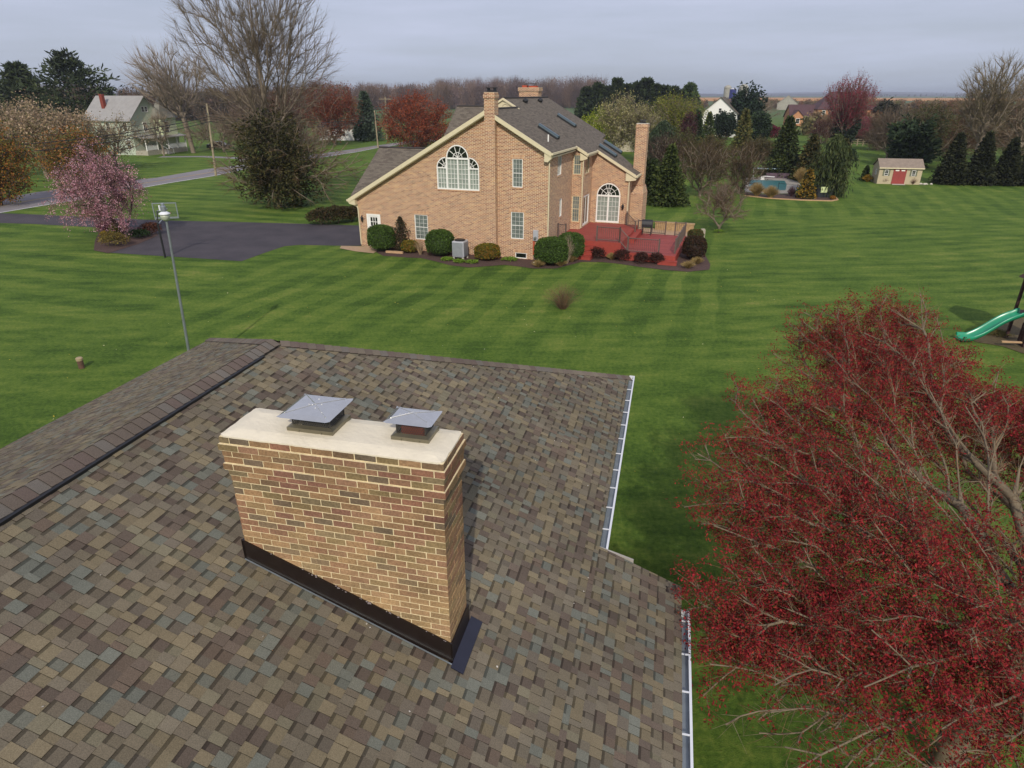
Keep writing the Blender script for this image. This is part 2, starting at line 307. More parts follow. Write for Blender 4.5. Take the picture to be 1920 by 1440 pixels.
# ------------------------------------------------------------------ lawn material
def lawn_mat():
    m, t, b = new_mat('mown_lawn'); l = t.links.new
    geo = nd(t, 'ShaderNodeNewGeometry'); P = geo.outputs['Position']
    wob = nd(t, 'ShaderNodeTexNoise', Scale=0.09, Detail=5.0); l(P, wob.inputs['Vector'])
    def stripes(ang, width, amp):
        dot = nd(t, 'ShaderNodeVectorMath', operation='DOT_PRODUCT'); l(P, dot.inputs[0]); dot.inputs[1].default_value = (math.cos(R(ang)), -math.sin(R(ang)), 0)
        wa = nd(t, 'ShaderNodeMath', operation='MULTIPLY_ADD'); l(wob.outputs['Fac'], wa.inputs[0]); wa.inputs[1].default_value = amp; l(dot.outputs['Value'], wa.inputs[2])
        mu = nd(t, 'ShaderNodeMath', operation='MULTIPLY'); l(wa.outputs[0], mu.inputs[0]); mu.inputs[1].default_value = math.pi / width
        si = nd(t, 'ShaderNodeMath', operation='SINE'); l(mu.outputs[0], si.inputs[0])
        m4 = nd(t, 'ShaderNodeMapRange', interpolation_type='SMOOTHSTEP'); l(si.outputs[0], m4.inputs['Value'])
        m4.inputs['From Min'].default_value = -0.3; m4.inputs['From Max'].default_value = 0.3
        return m4.outputs[0]
    s1 = stripes(19, 1.0, 3.0); s2 = stripes(80, 0.75, 3.0); s3 = stripes(108, 1.2, 4.0)
    sx = nd(t, 'ShaderNodeSeparateXYZ'); l(P, sx.inputs[0])
    # zone selector: right-hand lawn (x > 11 + 0.27(y-33)) and far left lawn
    zr = nd(t, 'ShaderNodeMath', operation='MULTIPLY_ADD'); l(sx.outputs['Y'], zr.inputs[0]); zr.inputs[1].default_value = -0.27; l(sx.outputs['X'], zr.inputs[2])
    zrm = nd(t, 'ShaderNodeMapRange'); l(zr.outputs[0], zrm.inputs['Value']); zrm.inputs['From Min'].default_value = 2.2; zrm.inputs['From Max'].default_value = 2.8
    zl = nd(t, 'ShaderNodeMapRange'); l(sx.outputs['X'], zl.inputs['Value']); zl.inputs['From Min'].default_value = -14; zl.inputs['From Max'].default_value = -19
    zf = nd(t, 'ShaderNodeMapRange'); l(sx.outputs['Y'], zf.inputs['Value']); zf.inputs['From Min'].default_value = 56; zf.inputs['From Max'].default_value = 60
    a = nd(t, 'ShaderNodeMix', data_type='FLOAT'); l(zrm.outputs[0], a.inputs['Factor']); l(s1, a.inputs['A']); l(s2, a.inputs['B'])
    a2 = nd(t, 'ShaderNodeMix', data_type='FLOAT'); l(zl.outputs[0], a2.inputs['Factor']); l(a.outputs['Result'], a2.inputs['A']); l(s3, a2.inputs['B'])
    zfr = nd(t, 'ShaderNodeMath', operation='MULTIPLY'); l(zf.outputs[0], zfr.inputs[0]); l(zrm.outputs[0], zfr.inputs[1])
    a3 = nd(t, 'ShaderNodeMix', data_type='FLOAT'); l(zfr.outputs[0], a3.inputs['Factor']); l(a2.outputs['Result'], a3.inputs['A']); l(s1, a3.inputs['B'])
    # stripes fade near the camera house and far away, patchy strength
    pn = nd(t, 'ShaderNodeTexNoise', Scale=0.12, Detail=4.0); l(P, pn.inputs['Vector'])
    pm = nd(t, 'ShaderNodeMapRange'); l(pn.outputs['Fac'], pm.inputs['Value']); pm.inputs['From Min'].default_value = 0.35; pm.inputs['From Max'].default_value = 0.65; pm.inputs['To Min'].default_value = 0.4; pm.inputs['To Max'].default_value = 1.0
    nf = nd(t, 'ShaderNodeMapRange'); l(sx.outputs['Y'], nf.inputs['Value']); nf.inputs['From Min'].default_value = 22; nf.inputs['From Max'].default_value = 33; nf.inputs['To Min'].default_value = 0.15; nf.inputs['To Max'].default_value = 1.0
    fd = nd(t, 'ShaderNodeMapRange'); l(sx.outputs['Y'], fd.inputs['Value']); fd.inputs['From Min'].default_value = 85; fd.inputs['From Max'].default_value = 120; fd.inputs['To Min'].default_value = 1.0; fd.inputs['To Max'].default_value = 0.12
    am0 = nd(t, 'ShaderNodeMath', operation='MULTIPLY'); l(pm.outputs[0], am0.inputs[0]); l(fd.outputs[0], am0.inputs[1])
    am = nd(t, 'ShaderNodeMath', operation='MULTIPLY'); l(am0.outputs[0], am.inputs[0]); l(nf.outputs[0], am.inputs[1])
    st = nd(t, 'ShaderNodeMath', operation='SUBTRACT'); l(a3.outputs['Result'], st.inputs[0]); st.inputs[1].default_value = 0.5
    zam = nd(t, 'ShaderNodeMapRange'); l(zrm.outputs[0], zam.inputs['Value']); zam.inputs['To Min'].default_value = 1.15; zam.inputs['To Max'].default_value = 0.70
    am2 = nd(t, 'ShaderNodeMath', operation='MULTIPLY'); l(am.outputs[0], am2.inputs[0]); l(zam.outputs[0], am2.inputs[1])
    st2 = nd(t, 'ShaderNodeMath', operation='MULTIPLY'); l(st.outputs[0], st2.inputs[0]); l(am2.outputs[0], st2.inputs[1])
    # colour
    big = nd(t, 'ShaderNodeTexNoise', Scale=0.22, Detail=10.0, Roughness=0.74); l(P, big.inputs['Vector'])
    mp_ = nd(t, 'ShaderNodeMapping'); mp_.inputs['Rotation'].default_value = (0, 0, R(12)); mp_.inputs['Scale'].default_value = (0.35, 1.4, 1); l(P, mp_.inputs['Vector'])
    mid = nd(t, 'ShaderNodeTexNoise', Scale=0.9, Detail=6.0, Roughness=0.65); l(mp_.outputs[0], mid.inputs['Vector'])
    fine = nd(t, 'ShaderNodeTexNoise', Scale=7.0, Detail=8.0, Roughness=0.75); l(P, fine.inputs['Vector'])
    su = nd(t, 'ShaderNodeMath', operation='MULTIPLY_ADD'); l(st2.outputs[0], su.inputs[0]); su.inputs[1].default_value = 0.19; l(big.outputs['Fac'], su.inputs[2])
    su2 = nd(t, 'ShaderNodeMath', operation='MULTIPLY_ADD'); l(fine.outputs['Fac'], su2.inputs[0]); su2.inputs[1].default_value = 1.15; l(su.outputs[0], su2.inputs[2])
    su3 = nd(t, 'ShaderNodeMath', operation='MULTIPLY_ADD'); l(mid.outputs['Fac'], su3.inputs[0]); su3.inputs[1].default_value = 0.85; l(su2.outputs[0], su3.inputs[2])
    su4 = nd(t, 'ShaderNodeMath', operation='SUBTRACT'); l(su3.outputs[0], su4.inputs[0]); su4.inputs[1].default_value = 0.995
    r = ramp(t, [(0.08, hexc('#2a4016')), (0.34, hexc('#40581d')), (0.53, hexc('#536a26')), (0.74, hexc('#6a7932')), (0.98, hexc('#8a814c'))])
    l(su4.outputs[0], r.inputs['Fac'])
    # far ground: duller
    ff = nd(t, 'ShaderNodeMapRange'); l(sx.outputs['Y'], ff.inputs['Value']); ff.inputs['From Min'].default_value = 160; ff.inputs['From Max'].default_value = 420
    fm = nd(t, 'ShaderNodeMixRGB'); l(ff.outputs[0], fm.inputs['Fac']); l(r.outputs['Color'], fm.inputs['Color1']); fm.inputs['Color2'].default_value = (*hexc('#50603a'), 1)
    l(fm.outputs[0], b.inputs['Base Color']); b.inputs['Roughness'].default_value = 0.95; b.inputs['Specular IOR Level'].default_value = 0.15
    bn = nd(t, 'ShaderNodeTexNoise', Scale=14.0, Detail=6.0, Roughness=0.8); l(P, bn.inputs['Vector'])
    bp = nd(t, 'ShaderNodeBump', Strength=0.9, Distance=0.05); l(bn.outputs['Fac'], bp.inputs['Height']); l(bp.outputs[0], b.inputs['Normal'])
    return m
M['lawn'] = lawn_mat()

# ------------------------------------------------------------------ ground, drive, road
def sheet(name, px, z, mat, kind='structure', label=None, cat=None):
    pts = [at(*p) if len(p) == 2 else Vector((p[0], p[1], 0)) for p in px]
    tris = geometry.tessellate_polygon([[Vector((p.x, p.y, 0)) for p in pts]])
    mb = MB(); ids = [mb.vert((p.x, p.y, z)) for p in pts]
    for t in tris:
        a, b, c = [pts[k] for k in t]
        q = list(t) if (b - a).cross(c - a).z > 0 else list(t)[::-1]
        mb.faces_idx([ids[k] for k in q])
    o = mb.build(name, mat)
    return tag(o, label, cat, kind=kind)
g = MB()
# ground sheet: graded grid so that it reaches the horizon
xs = [-6000, -2500, -900, -300, -120, -60, 0, 60, 120, 300, 900, 2500, 6000]; ys = [-400, -60, 0, 60, 120, 240, 500, 1000, 2500, 7000]
for i in range(len(xs) - 1):
    for j in range(len(ys) - 1):
        g.face([(xs[i], ys[j], 0), (xs[i + 1], ys[j], 0), (xs[i + 1], ys[j + 1], 0), (xs[i], ys[j + 1], 0)])
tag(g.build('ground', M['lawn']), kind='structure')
sheet('driveway', [(-60, 398), (60, 402), (190, 408), (293, 413), (460, 417), (580, 420), (673, 423), (712, 424), (712, 461), (640, 461), (560, 459.5), (533, 462), (500, 473), (453, 490), (330, 482), (203, 474), (262, 456), (295, 441), (288, 431), (230, 428), (190, 427), (60, 420), (-60, 417)], 0.012, M['asphalt'])
near_e = [(-120, 421), (0, 399.5), (62, 389), (156, 373.5), (230, 359), (317, 343.5), (405, 329.5), (457, 318), (530, 305), (610, 294.5), (670, 285), (705, 278), (760, 270), (840, 262)]
far_e = [(-120, 392), (0, 374), (70, 360), (156, 350), (230, 340), (295, 333), (390, 316.5), (457, 309), (530, 296), (610, 287), (670, 278.5), (705, 273), (760, 265.5), (840, 259)]
sheet('road', near_e + far_e[::-1], 0.008, M['road'])
def strip(name, line, w, off, mat, z):
    pts = [at(*p) for p in line]; mb = MB()
    def nrm(i):
        d = (pts[min(i + 1, len(pts) - 1)] - pts[max(i - 1, 0)]).normalized(); return Vector((-d.y, d.x, 0))
    for i in range(len(pts) - 1):
        a, b = pts[i], pts[i + 1]; na, nb = nrm(i), nrm(i + 1)
        q = [a + na * off, b + nb * off, b + nb * (off + w), a + na * (off + w)]
        if (q[1] - q[0]).cross(q[2] - q[1]).z < 0: q = q[::-1]
        mb.face([(p.x, p.y, z) for p in q])
    return tag(mb.build(name, mat), kind='structure')
strip('road_marking', near_e, 0.16, 0.12, M['line_white'], 0.013)
mid_e = [((a[0] + b[0]) / 2, (a[1] + b[1]) / 2) for a, b in zip(near_e, far_e)]
strip('road_marking', mid_e, 0.14, -0.2, M['line_yellow'], 0.013)
strip('road_marking', mid_e, 0.14, 0.1, M['line_yellow'], 0.013)
strip('path', [(300, 294), (380, 293.5), (457, 297), (470, 306)], 2.4, -1.2, M['road'], 0.006)
sheet('mulch_bed', [(178, 452), (176, 470), (203, 475.5), (262, 457), (296, 442), (290, 429), (230, 426), (190, 428)], 0.03, M['mulch'])
sheet('mulch_bed', [(702, 466), (705, 473), (718, 480), (760, 483), (790, 484.5), (815, 490), (845, 498), (880, 502), (915, 499.5), (945, 497), (980, 501), (1000, 504), (1040, 504), (1070, 497), (1090, 491.5), (1130, 492), (1160, 495), (1200, 501), (1250, 507), (1290, 510), (1330, 506), (1332, 496), (1322, 478), (1316, 458), (1300, 448), (1100, 452), (1000, 478), (850, 470), (715, 459)], 0.02, M['mulch'])
sheet('path', [(640, 461.5), (700, 463), (708, 471), (700, 475.5), (668, 472), (637, 466)], 0.026, M['paver'])
sheet('patio', [(1180, 427), (1240, 430), (1300, 436), (1318, 446), (1315, 456), (1285, 452), (1190, 442)], 0.04, M['paver'])
sheet('orange_field', [(820, 188.5), (930, 188.5), (1000, 186), (1100, 184), (1400, 183), (1700, 184), (2300, 184.5), (2300, 190), (1920, 190), (1700, 189.5), (1500, 190), (1200, 190), (1000, 196), (905, 197), (830, 196)], 0.35, M['gold_field'])

# distant hills
def hills(name, y0, X0, X1, hts, depth, mat):
    mb = MB(); n = len(hts)
    for i in range(n - 1):
        xa = X0 + (X1 - X0) * i / (n - 1); xb = X0 + (X1 - X0) * (i + 1) / (n - 1)
        mb.face([(xa, y0, 0), (xb, y0, 0), (xb, y0 + depth, hts[i + 1]), (xa, y0 + depth, hts[i])])
        mb.face([(xa, y0 + depth, hts[i]), (xb, y0 + depth, hts[i + 1]), (xb, y0 + depth * 3, 0), (xa, y0 + depth * 3, 0)])
    return tag(mb.build(name, mat, smooth=True), kind='structure')
rg = random.Random(4)
M['hill_far'] = plain('wooded_hill', hexc('#4a4c50'), 1.0, noise=0.25, nscale=0.01)  # distance haze is put into this blue-grey base colour
hills('hills', 3200, -6000, 6000, [3 + 7 * abs(math.sin(i * 0.7)) + rg.random() * 5 for i in range(60)], 500, M['hill_far'])
hills('hills', 5400, -7000, 7000, [9 + 17 * abs(math.sin(i * 0.31 + 1)) + rg.random() * 4 for i in range(60)], 700, M['hill_far'])

# ------------------------------------------------------------------ near house (shingled hip roof, chimney)
NA = R(13.25); v0, u0 = -5.5, 5.0
nw = Vector((u0 * math.sin(NA) + v0 * math.cos(NA), u0 * math.cos(NA) - v0 * math.sin(NA), 0))
near = thing('house', 'nearest house in the foreground, multicoloured shingle hip roof with a brick chimney', 'house', nw, -NA)
XF = lambda p: Vector((p[0] - v0, p[1] - u0, p[2]))       # mesh coordinates are (v, u, z)
PHI = math.atan(0.414); CP, SP = math.cos(PHI), math.sin(PHI)
VR, ZR, UE = -6.03, 6.33, 8.7
rs = random.Random(11)
TAB = [hexc(c) for c in ('#776c55', '#7c7159', '#6f6654', '#655d51', '#60544a', '#594e45', '#6d6e62', '#696c62', '#716959', '#64564a', '#726c58', '#6a6152')]
TABW = [3, 3, 3, 2, 2, 2, 2, 2, 3, 2, 2, 3]
def slope_pt(side, u, t, h):
    return (VR + side * (t * CP + h * SP), u, ZR - t * SP + h * CP)
def shingles(mb, side, T0, T1, umin, umaxf, rng, e=0.132):
    k = 0; t = T0
    while t < T1 - 0.001:
        t1 = min(t + e, T1)
        u = umin - rng.random() * 0.3; umax = umaxf(t, t1); tooth = rng.random() < 0.5
        run = None
        while u < umax:
            w = rng.choice((0.07, 0.09, 0.10, 0.11, 0.12, 0.13, 0.15)); u1 = min(u + w, umax)
            c = rng.choices(TAB, TABW)[0] if (run is None or rng.random() > 0.10) else run; run = c
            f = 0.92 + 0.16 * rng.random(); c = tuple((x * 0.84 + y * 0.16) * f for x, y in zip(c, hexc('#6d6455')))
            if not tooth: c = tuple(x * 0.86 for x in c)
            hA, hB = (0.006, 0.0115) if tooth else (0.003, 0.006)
            q = lambda uu, tt, h: slope_pt(side, uu, tt, h)
            order = (lambda p: p) if side > 0 else (lambda p: p[::-1])
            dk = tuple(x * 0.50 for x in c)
            g_ = rng.random() * 0.012
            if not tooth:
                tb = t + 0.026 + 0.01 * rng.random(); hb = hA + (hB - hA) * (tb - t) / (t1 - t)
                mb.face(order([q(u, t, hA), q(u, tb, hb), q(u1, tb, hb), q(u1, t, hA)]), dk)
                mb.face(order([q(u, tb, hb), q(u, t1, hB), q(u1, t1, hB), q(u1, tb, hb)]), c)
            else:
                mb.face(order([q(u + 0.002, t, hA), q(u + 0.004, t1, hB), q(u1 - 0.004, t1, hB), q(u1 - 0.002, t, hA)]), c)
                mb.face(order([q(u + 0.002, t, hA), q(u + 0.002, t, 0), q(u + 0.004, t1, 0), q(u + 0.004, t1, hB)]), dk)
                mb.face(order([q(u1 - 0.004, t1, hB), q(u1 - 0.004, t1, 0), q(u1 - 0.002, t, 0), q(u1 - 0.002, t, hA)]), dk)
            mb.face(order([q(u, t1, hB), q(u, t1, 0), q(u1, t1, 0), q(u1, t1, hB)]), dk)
            u = u1; tooth = (not tooth) if rng.random() < 0.78 else tooth
        t = t1; k += 1
hipr = lambda T: (lambda t, t1: UE + (t + t1) / 2 * CP * (5.3 / 5.64))
TE = (-0.50 - VR) / CP; TX = (0.70 - VR) / CP; TL = 5.35 / CP
rf = MB(XF)
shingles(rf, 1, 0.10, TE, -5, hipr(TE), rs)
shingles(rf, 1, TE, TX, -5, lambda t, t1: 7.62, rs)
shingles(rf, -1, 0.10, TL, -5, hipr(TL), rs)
# roof deck under the shingles and the hip end that slopes away
dk_c = hexc('#4a423c')
rf.face([slope_pt(1, -5, 0, 0), slope_pt(1, -5, TE, 0), slope_pt(1, UE + TE * CP * 0.94, TE, 0), slope_pt(1, UE, 0, 0)], dk_c)
rf.face([slope_pt(1, -5, TE, 0), slope_pt(1, -5, TX, 0), slope_pt(1, 7.62, TX, 0), slope_pt(1, 7.62, TE, 0)], dk_c)
rf.face([slope_pt(-1, -5, 0, 0), slope_pt(-1, UE, 0, 0), slope_pt(-1, UE + TL * CP * 0.94, TL, 0), slope_pt(-1, -5, TL, 0)], dk_c)
rf.face([slope_pt(1, UE, 0, 0), slope_pt(1, UE + TE * CP * 0.94, TE, 0), slope_pt(-1, UE + TL * CP * 0.94, TL, 0)], hexc('#6e6353'))
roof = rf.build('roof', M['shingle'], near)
def cap_row(name, A, B, dl, dr, hw, lift, e, rng, parent, seg=4, arch=0.02):
    """overlapping cap shingles from A to B; dl/dr = unit vectors down the two slopes"""
    A, B = Vector(A), Vector(B); d = (B - A); Ln = d.length; d.normalize(); mb = MB(XF); dl, dr = Vector(dl), Vector(dr)
    up = (Vector((0, 0, 1)) - d * d.z).normalized()
    prof = []
    for i in range(-seg, seg + 1):
        f = i / seg; dd = dr if f >= 0 else dl
        prof.append(dd * (abs(f) * hw) + up * (arch * (1 - f * f) * (1.0)))
    k = 0; n = int(Ln / e)
    for k in range(n):
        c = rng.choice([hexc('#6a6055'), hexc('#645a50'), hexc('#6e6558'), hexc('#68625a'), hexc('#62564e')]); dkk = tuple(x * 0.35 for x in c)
        a = A + d * (k * e); b = A + d * ((k + 1) * e + 0.01)
        ha, hb = lift + 0.016, lift + 0.004          # the near end stands proud
        P0 = [a + p + up * ha for p in prof]; P1 = [b + p + up * hb for p in prof]; P2 = [a + p + up * (lift - 0.004) for p in prof]
        for i in range(len(prof) - 1):
            mb.face([P0[i], P0[i + 1], P1[i + 1], P1[i]], c)
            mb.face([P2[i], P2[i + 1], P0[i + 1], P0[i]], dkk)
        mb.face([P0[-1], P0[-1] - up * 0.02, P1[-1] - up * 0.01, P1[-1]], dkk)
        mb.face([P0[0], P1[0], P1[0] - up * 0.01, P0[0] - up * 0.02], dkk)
    return mb.build(name, M['shingle'], parent, smooth=False)
cap_row('ridge_cap', (VR, -5, ZR), (VR, UE - 0.05, ZR), (-CP, 0, -SP), (CP, 0, -SP), 0.165, 0.045, 0.142, rs, near)
hipA = Vector((VR, UE, ZR)); hipB = Vector((-0.52, UE + TE * CP * 0.94, ZR - TE * SP))
hd = (hipB - hipA).normalized()
def perp_on(side_vec, d): s_ = Vector(side_vec); s_ = s_ - d * s_.dot(d); return s_.normalized()
cap_row('hip_cap', hipB, hipA, perp_on((0, -1, 0), hd), perp_on((-1, 1, -0.5), hd) * -1 if False else perp_on((0, 1, -0.55), hd), 0.15, 0.012, 0.142, rs, near, arch=0.012)
hipC = Vector((VR - TL * CP, UE + TL * CP * 0.94, ZR - TL * SP)); hd2 = (hipC - hipA).normalized()
cap_row('hip_cap', hipC, hipA, perp_on((0, -1, 0), hd2), perp_on((0, 1, -0.55), hd2), 0.15, 0.012, 0.142, rs, near, arch=0.012)
rv = MB(XF)                                                          # black ridge vent under the caps
for sd_ in (1, -1):
    rv.face([slope_pt(sd_, -5, 0.185, 0.002), slope_pt(sd_, UE - 0.55, 0.185, 0.002), slope_pt(sd_, UE - 0.55, 0.175, 0.046), slope_pt(sd_, -5, 0.175, 0.046)])
    rv.face([slope_pt(sd_, -5, 0.175, 0.046), slope_pt(sd_, UE - 0.55, 0.175, 0.046), slope_pt(sd_, UE - 0.55, 0, 0.05), slope_pt(sd_, -5, 0, 0.05)])
    rv.face([slope_pt(sd_, UE - 0.55, 0.185, 0.002), slope_pt(sd_, UE - 0.55, 0, 0.002), slope_pt(sd_, UE - 0.55, 0, 0.05), slope_pt(sd_, UE - 0.55, 0.175, 0.046)])
rv.build('ridge_vent', M['dark'], near)
wl = MB(XF)
wl.box(-11.0, -0.95, -4.6, 13.4, 0, 3.6); wl.box(-0.949, 0.35, -4.6, 7.25, 0, 3.3)
wl.build('wall', M['brick_old'], near)
so = MB(XF); so.box(-11.3, -0.52, -5, 13.9, 3.72, 3.8); so.box(-0.51, 0.66, -5, 7.55, 3.30, 3.38)
so.box(-11.33, -11.3, -5, 13.9, 3.72, 3.95); so.box(-0.53, -0.51, 7.6, 13.9, 3.72, 3.97); so.box(0.66, 0.685, -5, 7.58, 3.30, 3.52)
so.build('fascia', M['white'], near)
eb_ = MB(XF); eb_.prism([(-0.50, 7.63, 3.78), (0.0, 7.63, 3.78), (0.0, 7.63, 3.88), (-0.50, 7.63, 4.02)], (0, 0.03, 0)); eb_.build('end_board', plain('weathered_grey_board', hexc('#9a948a'), 0.9, noise=0.2, nscale=8), near)
def gutter(vi, vo, ua, ub, z, name='gutter'):
    gm = MB(XF)
    gm.box(vo - 0.012, vo + 0.004, ua, ub, z - 0.11, z)                     # front lip
    gm.box(vo - 0.022, vo + 0.008, ua, ub, z, z + 0.008)
    gm.box(vi, vo - 0.012, ua, ub, z - 0.11, z - 0.10, mi=1)
    gm.box(vi, vi + 0.003, ua, ub, z - 0.10, z - 0.005, mi=1)
    gm.box(vi, vo + 0.006, ub, ub + 0.01, z - 0.11, z + 0.008)
    gm.box(vi, vo + 0.006, ua - 0.01, ua, z - 0.11, z + 0.008)
    o = gm.build(name, [M['white_metal'], M['galv']], near)
    n = int((ub - ua) / 0.58)
    for k in range(n):
        u = ub - 0.2 - k * 0.58
        h = MB(XF); h.box(vi - 0.07, vo - 0.012, u, u + 0.018, z - 0.006, z + 0.006); h.build('hanger', M['white_metal'], o)
    return o
gutter(-0.50, -0.385, 7.42, 14.15, 3.965)
gutter(0.70, 0.815, -4.9, 7.2, 3.49)

# chimney: every brick is real
rb = random.Random(5)
CH = dict(ua=4.706, ub=5.262, va=-3.985, vb=-1.757, ztop=6.982)
chim = MB(XF)
BP = [hexc(c) for c in ('#80664a', '#8a6c4e', '#745f48', '#84634c', '#7c5a4a', '#6b5c4a', '#937554', '#876b4e', '#77694f', '#85604c', '#967858', '#665a4a', '#877050', '#8c6c54', '#7d6c4c')]
off = [0.028, 0.044, 0.026, 0.022, 0.036, 0.010]
bh_, jt = 0.0625, 0.012; row = bh_ + jt; nrow = 34
for r_ in range(nrow):
    o_ = off[r_] if r_ < len(off) else 0.0
    z1 = CH['ztop'] - r_ * row; z0_ = z1 - bh_
    ua, ub, va, vb = CH['ua'] - o_, CH['ub'] + o_, CH['va'] - o_, CH['vb'] + o_
    dp = 0.10 + 0.0; odd = r_ % 2
    def bcol(zf):
        c = rb.choice(BP); k = 0.90 + 0.2 * rb.random()
        low = max(0.0, min(1.0, (r_ - 8) / 16))                          # the lower courses are yellower and paler
        tgt = hexc('#aa8e66'); c = tuple((x * (1 - 0.52 * low) + y * 0.52 * low) * k for x, y in zip(c, tgt)); return c
    def rowf(a, b, horizontal, fixed0, fixed1, start):
        p = a
        first = True
        while p < b - 0.02:
            ln = (b - a + jt) / round((b - a + jt) / 0.2127) - jt
            q = min(p + ln, b); first = False
            if b - q < 0.03: q = b
            if False: pass
            jj = lambda: (rb.random() - 0.5) * 0.004
            fi = fixed1
            if horizontal: chim.box(p, q, fixed0 + jj(), fixed1 + jj(), z0_ + jj() * 0.4, z1 + jj() * 0.4, bcol(z1))
            else: chim.box(fixed0 + jj(), fixed1 + jj(), p, q, z0_ + jj() * 0.4, z1 + jj() * 0.4, bcol(z1))
            p = q + jt
    hd_ = dp + jt
    if odd:
        rowf(va, vb - hd_, True, ua, ua + dp, 0.0); rowf(va + hd_, vb, True, ub - dp, ub, 0.0)
        rowf(ua, ub - hd_, False, vb - dp, vb, 0.0); rowf(ua + hd_, ub, False, va, va + dp, 0.0)
    else:
        rowf(va + hd_, vb, True, ua, ua + dp, 0.0); rowf(va, vb - hd_, True, ub - dp, ub, 0.0)
        rowf(ua + hd_, ub, False, vb - dp, vb, 0.0); rowf(ua, ub - hd_, False, va, va + dp, 0.0)
chimney = chim.build('chimney', M['brick_near'], near)
mo = MB(XF)
for r_ in range(-1, nrow):
    o_ = (off[r_] if 0 <= r_ < len(off) else (off[0] if r_ < 0 else 0.0)) - 0.005
    z1 = CH['ztop'] - r_ * row; z0_ = z1 - row
    mo.box(CH['va'] - o_, CH['vb'] + o_, CH['ua'] - o_, CH['ub'] + o_, z0_ + 0.004 if r_ >= 0 else CH['ztop'] - 0.004, z1 + 0.004 if r_ >= 0 else CH['ztop'] + 0.001)
mo.build('mortar', M['mortar'], chimney)
# cement crown
cr = MB(XF); nu, nv = 14, 44; grid = []
cu, cv = (4.674 + 5.292) / 2, (-4.01 - 1.733) / 2; hu, hv = 0.309, 1.135
for i in range(nu + 1):
    rowg = []
    for j in range(nv + 1):
        a = -1 + 2 * i / nu; b = -1 + 2 * j / nv
        uu = a * hu; vv = b * hv; rc = 0.05                    # rounded corners
        dx = max(0, abs(uu) - (hu - rc)); dy = max(0, abs(vv) - (hv - rc)); dd = math.hypot(dx, dy)
        if dd > rc and dx > 0 and dy > 0: uu = math.copysign(hu - rc + dx / dd * rc, uu); vv = math.copysign(hv - rc + dy / dd * rc, vv)
        edge = min(hu - abs(uu), hv - abs(vv)); zz = 7.0 + 0.028 * min(1, max(0, edge) / 0.12) + (rb.random() - 0.5) * 0.0025
        if edge < 0.004: uu += (rb.random() - 0.5) * 0.008; vv += (rb.random() - 0.5) * 0.008
        rowg.append(cr.vert((cv + vv, cu + uu, zz)))
    grid.append(rowg)
for i in range(nu):
    for j in range(nv): cr.faces_idx([grid[i][j], grid[i + 1][j], grid[i + 1][j + 1], grid[i][j + 1]][::-1])
ring = [grid[0][j] for j in range(nv + 1)] + [grid[i][nv] for i in range(1, nu + 1)] + [grid[nu][j] for j in range(nv - 1, -1, -1)] + [grid[i][0] for i in range(nu - 1, 0, -1)]
low = []
for k in ring:
    p = cr.v[k]; cr.v.append((p[0], p[1], 6.984)); low.append(len(cr.v) - 1)
for k in range(len(ring)): cr.faces_idx([ring[k], ring[(k + 1) % len(ring)], low[(k + 1) % len(ring)], low[k]])
cr.build('crown', M['crown'], chimney, smooth=False)
# flashing
fl = MB(XF); zc = lambda v: ZR - (v - VR) * 0.414
fa, fb = CH['va'], CH['vb']
def band(u_a, u_b, va, vb, out):                                            # vertical black band following the slope
    fl.prism([(va, u_a, zc(va) - 0.02), (vb, u_a, zc(vb) - 0.02), (vb, u_a, zc(vb) + 0.275), (va, u_a, zc(va) + 0.255)], (0, u_b - u_a, 0))
band(CH['ua'] - 0.016, CH['ua'] - 0.001, fa - 0.03, fb + 0.02, 0); band(CH['ub'] + 0.001, CH['ub'] + 0.016, fa - 0.03, fb + 0.02, 0)
fl.box(fb + 0.001, fb + 0.018, CH['ua'] - 0.016, CH['ub'] + 0.016, zc(fb) - 0.03, zc(fb) + 0.27)
fl.box(fa - 0.03, fa - 0.001, CH['ua'] - 0.016, CH['ub'] + 0.016, zc(fa) - 0.03, zc(fa) + 0.255)
fl.build('flashing', M['black_flash'], chimney)
ap = MB(XF)
ap.prism([(fb + 0.018, 4.62, zc(fb + 0.018) + 0.030), (fb + 0.15, 4.62, zc(fb + 0.15) + 0.022), (fb + 0.15, 5.36, zc(fb + 0.15) + 0.022), (fb + 0.018, 5.36, zc(fb + 0.018) + 0.030)], (0, 0, -0.012))
ap.build('flashing_apron', plain('sky_reflect_apron', hexc('#1d1e2c'), 0.4, noise=0.15), chimney)  # sky reflection painted as a navy base colour on the apron
ds = MB(XF); va_, vb_ = fa - 0.02, fb + 0.02
ds.prism([(va_, 4.672, zc(va_) + 0.018), (vb_, 4.655, zc(vb_) + 0.018), (vb_, 4.668, zc(vb_) + 0.020), (va_, 4.685, zc(va_) + 0.020)], (0, 0, 0.006)); ds.build('drip_edge', M['galv'], chimney)
sl = MB(XF)                                                                    # beads of glossy sealant along the flashing top
for k in range(26):
    v_ = fa + 0.2 + (fb - fa - 0.25) * rb.random(); z_ = zc(v_) + 0.262 + rb.random() * 0.02; s_ = 0.002 + 0.004 * rb.random()
    sl.box(v_ - s_ * 2, v_ + s_ * 2, 4.684, 4.692, z_ - s_, z_ + s_)
sl.build('sealant', plain('glossy_sealant', hexc('#8a8080'), 0.15, spec=0.9), chimney, bevel=0.002)['kind'] = 'stuff'
